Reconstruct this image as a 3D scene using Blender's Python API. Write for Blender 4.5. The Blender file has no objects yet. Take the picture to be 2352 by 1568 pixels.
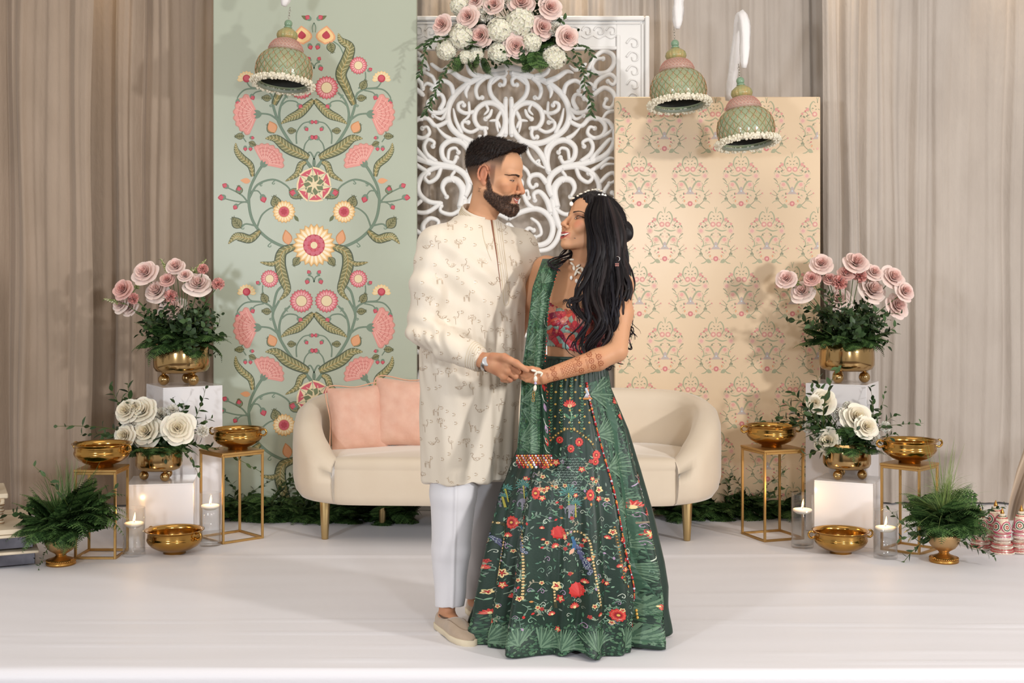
import bpy, math, random
import numpy as np
from mathutils import Vector, Matrix
PI = math.pi
# ------------------------------------------------------------------ camera, world, lights, exposure
SC = bpy.context.scene
COL = SC.collection
CAM_Y, CAM_Z, FPX, HOR = -4.6, 1.26, 3000.0, 640.0
_c = bpy.data.cameras.new('camera'); CAM = bpy.data.objects.new('camera', _c); COL.objects.link(CAM)
CAM.location = (0, CAM_Y, CAM_Z); CAM.rotation_euler = (PI/2, 0, 0)
_c.sensor_width = 36.0; _c.lens = FPX/2352*36; _c.shift_y = -(784-HOR)/2352; _c.clip_end = 60
SC.camera = CAM
W = bpy.data.worlds.new('world'); SC.world = W; W.use_nodes = True
W.node_tree.nodes['Background'].inputs[0].default_value = (1.0, 0.92, 0.84, 1)
W.node_tree.nodes['Background'].inputs[1].default_value = 0.40
def area(name, loc, target, size, power, col, sy=None):
    l = bpy.data.lights.new(name, 'AREA'); l.energy = power; l.color = col; l.size = size
    if sy: l.shape = 'RECTANGLE'; l.size_y = sy
    o = bpy.data.objects.new(name, l); COL.objects.link(o); o.location = loc
    o.rotation_euler = (Vector(target)-Vector(loc)).to_track_quat('-Z', 'Y').to_euler()
    return o
def spot(name, loc, target, power, col, angle, blend=.8, rad=.05):
    l = bpy.data.lights.new(name, 'SPOT'); l.energy = power; l.color = col; l.spot_size = math.radians(angle); l.spot_blend = blend; l.shadow_soft_size = rad
    o = bpy.data.objects.new(name, l); COL.objects.link(o); o.location = loc
    o.rotation_euler = (Vector(target)-Vector(loc)).to_track_quat('-Z', 'Y').to_euler()
    return o
area('flash_softbox', (4.5, -3.2, 1.95), (0, 1.2, .9), .3, 118, (1.0, .97, .95))
area('fill_softbox', (-2.9, -4.7, 1.75), (.2, 1.0, .9), .45, 74, (.88, .93, 1.0))
area('camera_flash', (1.35, -4.75, 1.75), (.3, 1.0, 1.0), .35, 44, (.90, .95, 1.0))
area('ceiling_wash', (0, -1.2, 4.2), (0, .8, 0), 3.6, 34, (1.0, .86, .70), 2.4)
for _x in (-2.35, -1.45, .8, 1.85, 2.75):
    spot('ceiling_downlight', (_x, 2.45, 3.7), (_x+.03, 2.80, 1.2), 30, (1.0, .72, .42), 38, 1.0)
for _x in (-.28, .30):
    spot('screen_backlight', (_x, 2.67, 3.6), (_x, 2.82, 1.4), 38, (1.0, .76, .50), 50, 1.0)
SC.view_settings.view_transform = 'Standard'; SC.view_settings.look = 'None'
SC.view_settings.exposure = 0.45; SC.view_settings.gamma = 1.0; SC.view_settings.use_curve_mapping = False
# ------------------------------------------------------------------ helpers
R = random.Random(7)
def U(a, b): return R.uniform(a, b)
def P(px, py, D):
    """world point that stands D metres in front of the camera plane, given by its place in the 2352x1568 photograph"""
    return Vector(((px-1176)/FPX*D, CAM_Y+D, CAM_Z-(py-HOR)/FPX*D))
def floorD(py): return CAM_Z*FPX/(py-HOR)
def lin(c):
    c = c/255.0
    return c/12.92 if c <= .04045 else ((c+.055)/1.055)**2.4
def H(s):
    s = s.lstrip('#'); return tuple(lin(int(s[i:i+2], 16)) for i in (0, 2, 4))
MATS = {}
def mat(name, col='#888888', rough=.6, metal=0.0, vcol=False, spec=.5, sheen=0, trans=0, ior=1.45, sss=0, coat=0, noise=None, bump=None, emit=None, alpha=1.0, stretch=None, aniso=0):
    """procedural principled material. noise=(scale, amount, dark colour) mottles the colour; bump=(scale, strength) gives fine relief"""
    if name in MATS: return MATS[name]
    m = bpy.data.materials.new(name); m.use_nodes = True; nt = m.node_tree; b = nt.nodes['Principled BSDF']
    c = H(col)+(1,)
    b.inputs['Base Color'].default_value = c
    b.inputs['Roughness'].default_value = rough; b.inputs['Metallic'].default_value = metal
    b.inputs['Specular IOR Level'].default_value = spec; b.inputs['IOR'].default_value = ior
    if sheen: b.inputs['Sheen Weight'].default_value = sheen; b.inputs['Sheen Roughness'].default_value = .4
    if trans: b.inputs['Transmission Weight'].default_value = trans
    if sss:
        b.inputs['Subsurface Weight'].default_value = sss; b.inputs['Subsurface Radius'].default_value = (.012, .005, .003); b.inputs['Subsurface Scale'].default_value = .6
    if coat: b.inputs['Coat Weight'].default_value = coat; b.inputs['Coat Roughness'].default_value = .12
    if emit: b.inputs['Emission Color'].default_value = H(emit[0])+(1,); b.inputs['Emission Strength'].default_value = emit[1]
    if alpha < 1: b.inputs['Alpha'].default_value = alpha
    if aniso: b.inputs['Anisotropic'].default_value = aniso
    src = None
    if vcol:
        a = nt.nodes.new('ShaderNodeVertexColor'); a.layer_name = 'Col'; src = a.outputs['Color']
    tc = None
    def coords():
        nonlocal tc
        if tc is None:
            t = nt.nodes.new('ShaderNodeTexCoord'); tc = t.outputs['Object']
            if stretch:
                mp = nt.nodes.new('ShaderNodeMapping'); mp.inputs['Scale'].default_value = stretch
                nt.links.new(tc, mp.inputs['Vector']); tc = mp.outputs['Vector']
        return tc
    if noise:
        n = nt.nodes.new('ShaderNodeTexNoise'); n.inputs['Scale'].default_value = noise[0]; n.inputs['Detail'].default_value = 4
        nt.links.new(coords(), n.inputs['Vector'])
        r = nt.nodes.new('ShaderNodeMapRange'); r.inputs['From Min'].default_value = .35; r.inputs['From Max'].default_value = .7
        r.inputs['To Min'].default_value = 0; r.inputs['To Max'].default_value = noise[1]
        nt.links.new(n.outputs['Fac'], r.inputs['Value'])
        mx = nt.nodes.new('ShaderNodeMix'); mx.data_type = 'RGBA'; mx.inputs[6].default_value = c; mx.inputs[7].default_value = H(noise[2])+(1,)
        if src: nt.links.new(src, mx.inputs[6])
        nt.links.new(r.outputs['Result'], mx.inputs['Factor']); src = mx.outputs[2]
    if src: nt.links.new(src, b.inputs['Base Color'])
    if bump:
        n = nt.nodes.new('ShaderNodeTexNoise'); n.inputs['Scale'].default_value = bump[0]; n.inputs['Detail'].default_value = 3
        nt.links.new(coords(), n.inputs['Vector'])
        bp = nt.nodes.new('ShaderNodeBump'); bp.inputs['Strength'].default_value = bump[1]; bp.inputs['Distance'].default_value = bump[2] if len(bump) > 2 else .01
        nt.links.new(n.outputs['Fac'], bp.inputs['Height']); nt.links.new(bp.outputs['Normal'], b.inputs['Normal'])
    MATS[name] = m
    return m
def link(o, parent=None):
    COL.objects.link(o)
    if parent is not None: o.parent = parent
    return o
def tag(o, label=None, cat=None, group=None, kind=None):
    if label: o['label'] = label
    if cat: o['category'] = cat
    if group: o['group'] = group
    if kind: o['kind'] = kind
    return o
def empty(name, loc=(0, 0, 0), rz=0.0, label=None, cat=None, group=None, rot=None):
    o = bpy.data.objects.new(name, None); COL.objects.link(o); o.location = loc; o.rotation_euler = rot or (0, 0, rz)
    o.empty_display_size = .05
    return tag(o, label, cat, group)
def mesh(name, V, F, m=None, smooth=True, colors=None, ccols=None):
    me = bpy.data.meshes.new(name)
    V = np.asarray(V, dtype=np.float32).reshape(-1, 3)
    me.from_pydata(V, [], F) if not isinstance(F, np.ndarray) else _fast(me, V, F)
    if m is not None: me.materials.append(m)
    if smooth: me.polygons.foreach_set('use_smooth', np.ones(len(me.polygons), dtype=bool))
    if colors is not None:      # one colour per vertex
        a = me.color_attributes.new('Col', 'FLOAT_COLOR', 'POINT'); c = np.ones((len(V), 4), np.float32); c[:, :3] = np.asarray(colors, np.float32)
        a.data.foreach_set('color', c.ravel())
    if ccols is not None:       # one colour per face
        a = me.color_attributes.new('Col', 'FLOAT_COLOR', 'CORNER'); n = np.zeros(len(me.polygons), np.int32); me.polygons.foreach_get('loop_total', n)
        c = np.ones((len(F), 4), np.float32); c[:, :3] = np.asarray(ccols, np.float32)
        a.data.foreach_set('color', np.repeat(c, n, axis=0).ravel())
    me.update()
    return me
def _fast(me, V, F):
    k = F.shape[1]; me.vertices.add(len(V)); me.vertices.foreach_set('co', V.ravel())
    me.loops.add(F.size); me.loops.foreach_set('vertex_index', F.astype(np.int32).ravel())
    me.polygons.add(len(F)); me.polygons.foreach_set('loop_start', np.arange(0, F.size, k, dtype=np.int32))
    me.update(calc_edges=True)
def ob(name, me, parent=None, loc=None, rot=None, scale=None):
    o = bpy.data.objects.new(name, me); link(o, parent)
    if loc is not None: o.location = loc
    if rot is not None: o.rotation_euler = rot
    if scale is not None: o.scale = (scale,)*3 if isinstance(scale, (int, float)) else scale
    return o
class MB:
    """collects shapes into one mesh"""
    def __init__(s): s.v = []; s.f = []; s.c = []
    def add(s, V, F, col=None):
        k = len(s.v); s.v.extend([tuple(p) for p in V]); s.f.extend([tuple(i+k for i in f) for f in F])
        s.c.extend([col or (1, 1, 1)]*len(F)); return s
    def box(s, c, d, rz=0, bev=0, M=None, col=None):
        x, y, z = d[0]/2, d[1]/2, d[2]/2; b = min(bev, x*.49, y*.49, z*.49)
        V = []; F = []
        if b <= 0:
            V = [(i*x, j*y, k*z) for i in (-1, 1) for j in (-1, 1) for k in (-1, 1)]
            F = [(0, 1, 3, 2), (4, 6, 7, 5), (0, 4, 5, 1), (2, 3, 7, 6), (0, 2, 6, 4), (1, 5, 7, 3)]
        else:
            idx = {}
            for i in (-1, 1):
                for j in (-1, 1):
                    for k in (-1, 1):
                        for a in range(3):
                            p = [i*(x-b), j*(y-b), k*(z-b)]; p[a] = (i*x, j*y, k*z)[a]
                            idx[i, j, k, a] = len(V); V.append(tuple(p))
            for a in range(3):
                o1, o2 = [q for q in range(3) if q != a]
                for sg in (-1, 1):
                    q = []
                    for (u, w) in ((-1, -1), (1, -1), (1, 1), (-1, 1)):
                        t = [0, 0, 0]; t[a] = sg; t[o1] = u; t[o2] = w; q.append(idx[t[0], t[1], t[2], a])
                    F.append(tuple(q if (sg > 0) == (a != 1) else q[::-1]))
            for a in range(3):          # edges along axis a
                o1, o2 = [q for q in range(3) if q != a]
                for u in (-1, 1):
                    for w in (-1, 1):
                        q = []
                        for (e, ax) in ((-1, o1), (1, o1), (1, o2), (-1, o2)):
                            t = [0, 0, 0]; t[a] = e; t[o1] = u; t[o2] = w; q.append(idx[t[0], t[1], t[2], ax])
                        F.append(tuple(q if (u*w > 0) == (a != 1) else q[::-1]))
            for i in (-1, 1):
                for j in (-1, 1):
                    for k in (-1, 1):
                        q = tuple(idx[i, j, k, a] for a in range(3)); F.append(q if i*j*k > 0 else q[::-1])
        T = Matrix.Translation(c) @ Matrix.Rotation(rz, 4, 'Z')
        if M is not None: T = M @ T
        return s.add([T @ Vector(p) for p in V], F, col)
    def tube(s, pts, rad, n=8, cap=True, col=None, flat=1.0):
        V, F = tube(pts, rad, n, cap, flat); return s.add(V, F, col)
    def lathe(s, prof, n=24, c=(0, 0, 0), col=None, M=None):
        V, F = lathe(prof, n)
        T = Matrix.Translation(c)
        if M is not None: T = T @ M
        return s.add([T @ Vector(p) for p in V], F, col)
    def ball(s, c, r, n=12, m=8, col=None, sc=(1, 1, 1)):
        V, F = lathe([(max(1e-5, math.sin(PI*i/m))*r, -math.cos(PI*i/m)*r) for i in range(m+1)], n)
        return s.add([(c[0]+p[0]*sc[0], c[1]+p[1]*sc[1], c[2]+p[2]*sc[2]) for p in V], F, col)
    def me(s, name, m=None, smooth=True, colors=False): return mesh(name, s.v, s.f, m, smooth, ccols=s.c if colors else None)
    def build(s, name, m=None, parent=None, smooth=True, colors=False, **k): return ob(name, s.me(name, m, smooth, colors), parent, **k)
def lathe(prof, n=24):
    V = []; F = []
    for r, z in prof:
        for i in range(n):
            a = 2*PI*i/n; V.append((r*math.cos(a), r*math.sin(a), z))
    for j in range(len(prof)-1):
        for i in range(n):
            k = (i+1) % n; F.append((j*n+i, j*n+k, (j+1)*n+k, (j+1)*n+i))
    return V, F
def tube(pts, rad, n=8, cap=True, flat=1.0, up0=None):
    pts = [Vector(p) for p in pts]; m = len(pts); V = []; F = []
    rr = rad if isinstance(rad, (list, tuple, np.ndarray)) else [rad]*m
    t0 = (pts[1]-pts[0]).normalized(); up = Vector(up0) if up0 else (Vector((0, 0, 1)) if abs(t0.z) < .9 else Vector((0, 1, 0)))
    for i, p in enumerate(pts):
        t = (pts[min(i+1, m-1)]-pts[max(i-1, 0)])
        t = t.normalized() if t.length > 1e-9 else t0
        up = up-t*up.dot(t)
        up = up.normalized() if up.length > 1e-6 else t.orthogonal().normalized()
        sd = t.cross(up)
        for k in range(n):
            a = 2*PI*k/n; V.append(p+up*(math.cos(a)*rr[i]*flat)+sd*(math.sin(a)*rr[i]))
    for i in range(m-1):
        for k in range(n):
            q = (k+1) % n; F.append((i*n+k, (i+1)*n+k, (i+1)*n+q, i*n+q))
    if cap: F.append(tuple(range(n))); F.append(tuple(range((m-1)*n, m*n))[::-1])
    return V, F
def spline(pts, n=8, closed=False):
    """Catmull-Rom through the points, n samples per span"""
    p = [np.array(q, float) for q in pts]; out = []; m = len(p)
    for i in range(m if closed else m-1):
        if closed: a, b, c, d = p[(i-1) % m], p[i], p[(i+1) % m], p[(i+2) % m]
        else: a, b, c, d = p[max(i-1, 0)], p[i], p[i+1], p[min(i+2, m-1)]
        for k in range(n):
            t = k/n; out.append(.5*((2*b)+(c-a)*t+(2*a-5*b+4*c-d)*t*t+(3*b-a-3*c+d)*t**3))
    if not closed: out.append(p[-1])
    return out
def grid_faces(nu, nv, closed_u=False):
    F = []
    for j in range(nv-1):
        for i in range(nu if closed_u else nu-1):
            k = (i+1) % nu; F.append((j*nu+i, j*nu+k, (j+1)*nu+k, (j+1)*nu+i))
    return F
def copy_tree(o, parent=None):
    c = o.copy(); COL.objects.link(c); c.parent = parent
    for ch in o.children: copy_tree(ch, c)
    return c
class Art:
    """flat coloured drawing: petals, leaves, stems; mapped on to a surface as thin paint"""
    def __init__(s): s.v = []; s.f = []; s.c = []; s.k = 0
    def _lift(s, lay): s.k += 1; return lay+.7*((s.k*37) % 64)/64
    def poly(s, pts, col, lay=0):
        k = len(s.v); z = s._lift(lay); s.v += [(p[0], p[1], z) for p in pts]; s.f.append(tuple(range(k, k+len(pts)))); s.c.append(col)
    def fan(s, c, pts, col, lay=0, opened=False):
        k = len(s.v); z = s._lift(lay); n = len(pts); s.v.append((c[0], c[1], z)); s.v += [(p[0], p[1], z) for p in pts]
        for i in range(n-1 if opened else n): s.f.append((k, k+1+i, k+1+(i+1) % n)); s.c.append(col)
    def disc(s, x, y, r, col, n=10, lay=0, sy=1, rot=0):
        c, q = math.cos(rot), math.sin(rot); pts = []
        for i in range(n):
            a = 2*PI*i/n; u, v = r*math.cos(a), r*sy*math.sin(a); pts.append((x+u*c-v*q, y+u*q+v*c))
        s.poly(pts, col, lay)
    def stroke(s, pts, w0, w1, col, lay=0, n=6, wm=None):
        q = spline([(p[0], p[1]) for p in pts], n) if len(pts) > 2 else [np.array(p, float) for p in pts]
        m = len(q); k = len(s.v); z = s._lift(lay)
        for i in range(m):
            t = q[min(i+1, m-1)]-q[max(i-1, 0)]; l = math.hypot(*t) or 1; nx, ny = -t[1]/l, t[0]/l; f = i/(m-1)
            w = w0+(w1-w0)*f if wm is None else (w0*(1-f)**2+2*wm*f*(1-f)+w1*f*f)
            s.v.append((q[i][0]+nx*w/2, q[i][1]+ny*w/2, z)); s.v.append((q[i][0]-nx*w/2, q[i][1]-ny*w/2, z))
        for i in range(m-1): a = k+2*i; s.f.append((a, a+1, a+3, a+2)); s.c.append(col)
    def petal(s, x, y, ang, L, wd, col, lay=0, tip=.5, pw=1.0):
        """petal or leaf from (x,y) outward; widest at tip*L"""
        c, q = math.cos(ang), math.sin(ang); up = []; dn = []
        for i in range(7):
            t = i/6; w = wd/2*math.sin(PI*(t**(math.log(.5)/math.log(tip))))**pw if 0 < t < 1 else 0
            up.append((x+c*L*t-q*w, y+q*L*t+c*w))
            if 0 < t < 1: dn.append((x+c*L*t+q*w, y+q*L*t-c*w))
        s.poly(up+dn[::-1], col, lay)
    def ring(s, x, y, r0, r1, n, wd, col, lay=0, rot=0, sy=1, tip=.6):
        for i in range(n):
            a = 2*PI*i/n+rot; k = len(s.v); s.petal(0, 0, a, r1, wd, col, lay, tip)
            for j in range(k, len(s.v)): v = s.v[j]; s.v[j] = (x+v[0], y+v[1]*sy, v[2])
    def mirror(s, x0=0.0):
        k = len(s.v); nf = len(s.f)
        s.v += [(2*x0-a, b, c) for a, b, c in s.v[:k]]; s.f += [tuple(i+k for i in f[::-1]) for f in s.f[:nf]]; s.c += s.c[:nf]
    def merge(s, o, M):
        """adds another drawing moved by M(x,y)->(x,y)"""
        k = len(s.v)
        s.v += [M(a, b)+(c,) for a, b, c in o.v]; s.f += [tuple(i+k for i in f) for f in o.f]; s.c += o.c
    def me(s, name, fn, m):
        return mesh(name, [fn(a, b, c) for a, b, c in s.v], s.f, m, False, ccols=s.c)
# ------------------------------------------------------------------ the setting
def build_floor():
    ys = list(np.linspace(3.3, -.36, 190)); xs = np.linspace(-3.9, 3.9, 130); V = []
    cre = [(-.285, .0032, .006, -3, .2), (-.11, .003, .007, -4, -.1), (.05, .004, .006, -1.9, .9), (-.02, .003, .005, -4, -1.2), (.21, .003, .01, -1.8, 1.2),
           (.16, .0035, .007, .6, 2.6), (-.2, .0025, .006, .7, 3.2), (.42, .002, .02, .4, 1.9), (.62, .002, .03, .5, 2.0), (1.34, .003, .02, -4, 4), (.09, .0022, .02, .9, 2.9), (-.3, .003, .006, .5, 3.5)]
    def z(x, y):
        h = .0012*math.sin(9*y+1.3*x)*math.sin(2.1*x+4*y)+.0008*math.sin(31*y+2*x+2*math.sin(3*x))
        for c, a, w, x0, x1 in cre:
            e = max(0, min(1, (x-x0)*2.5))*max(0, min(1, (x1-x)*2.5))
            d = (y-c-.012*math.sin(1.7*x+c*9)-.004*math.sin(6*x))/w
            if abs(d) < 4: h += 1.7*a*math.exp(-d*d)*e
        return h
    for y in ys:
        for x in xs: V.append((x, y, z(x, y)))
    for k in range(7):                        # the cloth turns over the stage edge and hangs
        a = (k+1)/7*PI/2
        for x in xs: V.append((x, -.36-.035*math.sin(a)-.004*math.sin(2.3*x), -.035*(1-math.cos(a))))
    for k in range(1, 9):
        for i, x in enumerate(xs): V.append((x, -.395-.004*math.sin(2.3*x)-.006*k/8*math.sin(7*x+math.sin(3*x)), -.035-.415*k/8))
    m = mat('stage_cloth', '#e2e0e4', .5, sheen=.15, bump=(90, .12, .004), noise=(1.3, .35, '#d8d4d6'), stretch=(.5, 3, 1))
    o = ob('floor', mesh('floor', V, grid_faces(len(xs), len(ys)+15), m)); tag(o, kind='structure')
    b = MB(); b.box((0, -3.2, -.47), (12, 13, .04)); tag(b.build('floor_hall', mat('hall_carpet', '#6b5a50', .95, noise=(8, .5, '#4c4038')), smooth=False), kind='structure')
    b = MB(); b.box((0, 3.25, 1.7), (9, .08, 4.4)); tag(b.build('wall_back', mat('wall_paint', '#8a7a6a', .9, noise=(3, .2, '#7a6a5c')), smooth=False), kind='structure')
build_floor()
def curtain(px0, px1, D, seed, fold, amp, label, tilt=0.0, m=None):
    r = random.Random(seed); x0, x1 = P(px0, 0, D).x, P(px1, 0, D).x; Y = CAM_Y+D; n = int((x1-x0)/.0085); V = []
    xs = np.linspace(x0, x1, n); ph = np.zeros(n); f = 0
    k = [r.uniform(.7, 1.5) for _ in range(n)]
    kk = np.convolve(np.array(k), np.ones(7)/7, 'same'); kk[:4] = kk[-4:] = 1
    ph = np.cumsum(kk)*(x1-x0)/n*2*PI/fold
    am = amp*(.55+.45*np.sin(xs*5+seed)+.35*np.sin(xs*13+seed*2)).clip(.25, 1.3)
    zs = np.linspace(3.75, .012, 18)
    for z in zs:
        g = 1-z/3.75
        y = Y-am*(np.sin(ph)+.45*np.sin(2.3*ph+seed+.5*g)+.16*np.sin(5.1*ph))*(.75+.35*g)-.012*np.sin(3*z+xs*2)
        xx = xs+tilt*g*np.sin(xs*2.5+seed)*.06+.006*np.sin(ph*.5+3*z)
        V += [(a, b, z) for a, b in zip(xx, y)]
    o = ob('drape_curtain', mesh('drape_curtain', V, grid_faces(n, len(zs)), m))
    return tag(o, label, 'curtain', 'pleated drapes along the back of the stage')
CV = mat('drape_velvet', '#bfb5ab', .75, sheen=.5, noise=(7, .5, '#a89d93'), bump=(60, .25, .01), stretch=(1, 1, .35))
CW = mat('drape_velvet_warm', '#ab9886', .78, sheen=.4, noise=(7, .5, '#968472'), bump=(60, .25, .01), stretch=(1, 1, .35))
curtain(-420, 214, 6.95, 3, .17, .036, 'taupe velvet drape hanging behind the ivory tiered shelf and leafy urn', .5, CW)
curtain(195, 540, 7.25, 5, .21, .030, 'tan drape hanging between the green panel and the outermost taupe drape', .3, CW)
curtain(500, 1905, 7.45, 11, .115, .026, 'pale pleated drape behind the white carved screen and hanging bells', .2, CV)
curtain(1884, 2760, 7.28, 17, .15, .026, 'silver grey velvet drape behind the jewelled cones and grassy urn', .8, CV)
def side_cloth():
    V = []; n, m = 40, 24
    for j in range(m):
        t = j/(m-1); py = 985+t*210
        l = np.interp(py, (985, 1000, 1080, 1150, 1195), (2372, 2362, 2335, 2318, 2312))
        for i in range(n): u = i/(n-1); V.append(tuple(P(l+u*(95-20*t), min(py, 1232), 6.52-.05*math.sin(u*14+t*2)*(.4+.6*t)-.05*u)))
    V = [(x, y, max(.004, z)) for x, y, z in V]
    o = ob('tied_cloth', mesh('tied_cloth', V, grid_faces(n, m), mat('beige_satin', '#b9a48e', .5, sheen=.4, bump=(30, .1, .01)))); tag(o, 'beige satin cloth gathered at the edge of the stage behind the cones', 'cloth')
side_cloth()
# ------------------------------------------------------------------ green painted panel
G1, G2, G3, GS = H('#6f8266'), H('#5b6242'), H('#a9a26f'), H('#748a76')
PK, RD, CR, YL, PE, DR = H('#e39a90'), H('#cf5a68'), H('#ecd9b0'), H('#f2cd92'), H('#e3a477'), H('#b83a4a')
INK = H('#4d5844')
def feather(A, pts, w, lay=2):
    """long leaf with slanting pale veins along a path"""
    w = w*1.22; q = spline(pts, 7); n = len(q)
    A.stroke(pts, w*.35, 1.0, INK, lay, 7, wm=w*1.28); A.stroke(pts, w*.22, .6, H('#7d7c50'), lay+1, 7, wm=w*1.05)
    A.stroke(pts, 2.0, .8, H('#b59a5c'), lay+3)
    for i in range(2, n-2, 2):
        t = q[i+1]-q[i-1]; l = math.hypot(*t); t = t/l; f = i/(n-1); hw = (w*.35*(1-f)**2+2*w*1.1*f*(1-f)+f*f)/2*.85
        for sg in (-1, 1):
            e = (q[i][0]+t[0]*hw*.9-sg*t[1]*hw, q[i][1]+t[1]*hw*.9+sg*t[0]*hw); A.stroke([q[i], e], 2.6, 1.2, H('#bcb587'), lay+2)
def oval(A, x, y, ang, L, w=None, lay=2):
    w = w or L*.75; A.petal(x, y, ang, L, w, INK, lay, .42); A.petal(x+math.cos(ang), y+math.sin(ang), ang, L*.9, w*.84, H('#8c8a62'), lay+1, .42)
    c, s = math.cos(ang), math.sin(ang)
    for k in (.2, .4, .6, .78):
        for sg in (-1, 1):
            a = ang+sg*.8; A.stroke([(x+c*L*k, y+s*L*k), (x+c*L*k+math.cos(a)*w*.33, y+s*L*k+math.sin(a)*w*.33)], 1.5, .8, H('#56592f'), lay+2)
    A.stroke([(x, y), (x+c*L*.9, y+s*L*.9)], 1.6, .8, H('#56592f'), lay+2)
def bud(A, x, y, r=6, ang=-PI/2, lay=3):
    A.petal(x-math.cos(ang)*r, y-math.sin(ang)*r, ang, 2.4*r, 1.9*r, DR, lay, .5); A.petal(x-math.cos(ang)*r*.6, y-math.sin(ang)*r*.6, ang, 1.7*r, 1.2*r, RD, lay+1, .5)
    for d in (-.6, .6): A.petal(x-math.cos(ang)*r*1.2, y-math.sin(ang)*r*1.2, ang+d, 1.6*r, .7*r, GS, lay+2, .4)
def daisy(A, x, y, r, c1, c2, cc, n=18, rot=0, sy=1, lay=3, edge=None):
    A.ring(x, y, 0, r*1.06, n, r*.42, edge or H('#a85a50'), lay, rot, sy, .75); A.ring(x, y, 0, r, n, r*.34, c1, lay+1, rot, sy, .75)
    A.ring(x, y, 0, r*.86, n, r*.16, c2, lay+2, rot, sy, .75); A.disc(x, y, r*.52, edge or H('#a85a50'), 16, lay+3, sy); A.disc(x, y, r*.47, cc, 16, lay+4, sy)
def carnation(A, x, y, ang, r, lay=3):
    """fan shaped pink carnation opening along ang"""
    pts = []
    for i in range(31):
        a = ang-1.25+2.5*i/30; rr = r*(1+.10*abs(math.sin(i*PI/3.75))-.05); pts.append((x+math.cos(a)*rr, y+math.sin(a)*rr))
    back = (x-math.cos(ang)*r*.12, y-math.sin(ang)*r*.12)
    A.fan(back, [(back[0]+(p[0]-back[0])*1.05, back[1]+(p[1]-back[1])*1.05) for p in pts], H('#c98f80'), lay, True)
    A.fan(back, pts, PK, lay+1, True)
    for i in range(9):
        a = ang-1.1+2.2*i/8; A.stroke([(x+math.cos(a)*r*.25, y+math.sin(a)*r*.25), (x+math.cos(a+.06)*r*.6, y+math.sin(a+.06)*r*.6), (x+math.cos(a)*r*.95, y+math.sin(a)*r*.95)], 1.6, 1.0, H('#f2bdb0'), lay+2)
    for rr in (.42, .62, .8):
        A.stroke([(x+math.cos(ang-1+2*i/10)*r*(rr+.05*(i % 2)), y+math.sin(ang-1+2*i/10)*r*(rr+.05*(i % 2))) for i in range(11)], 1.4, 1.4, H('#c9736c'), lay+2, 2)
    for d in (-.5, 0, .5): A.petal(back[0]-math.cos(ang)*r*.18, back[1]-math.sin(ang)*r*.18, ang+d, r*.42, r*.16, GS, lay+3, .5)
def curl(A, x, y, a, s, sg=1):
    p = [(x, y)]
    for i in range(1, 8): t = i/7; r = s*(1-t*.75); b = a+sg*t*4.2; p.append((x+math.cos(a)*s*.9+math.cos(b-sg*PI/2*1.1)*r*.6, y+math.sin(a)*s*.9+math.sin(b-sg*PI/2*1.1)*r*.6))
    A.stroke(p, 2.4, 1.4, GS, 1, 3)
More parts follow.
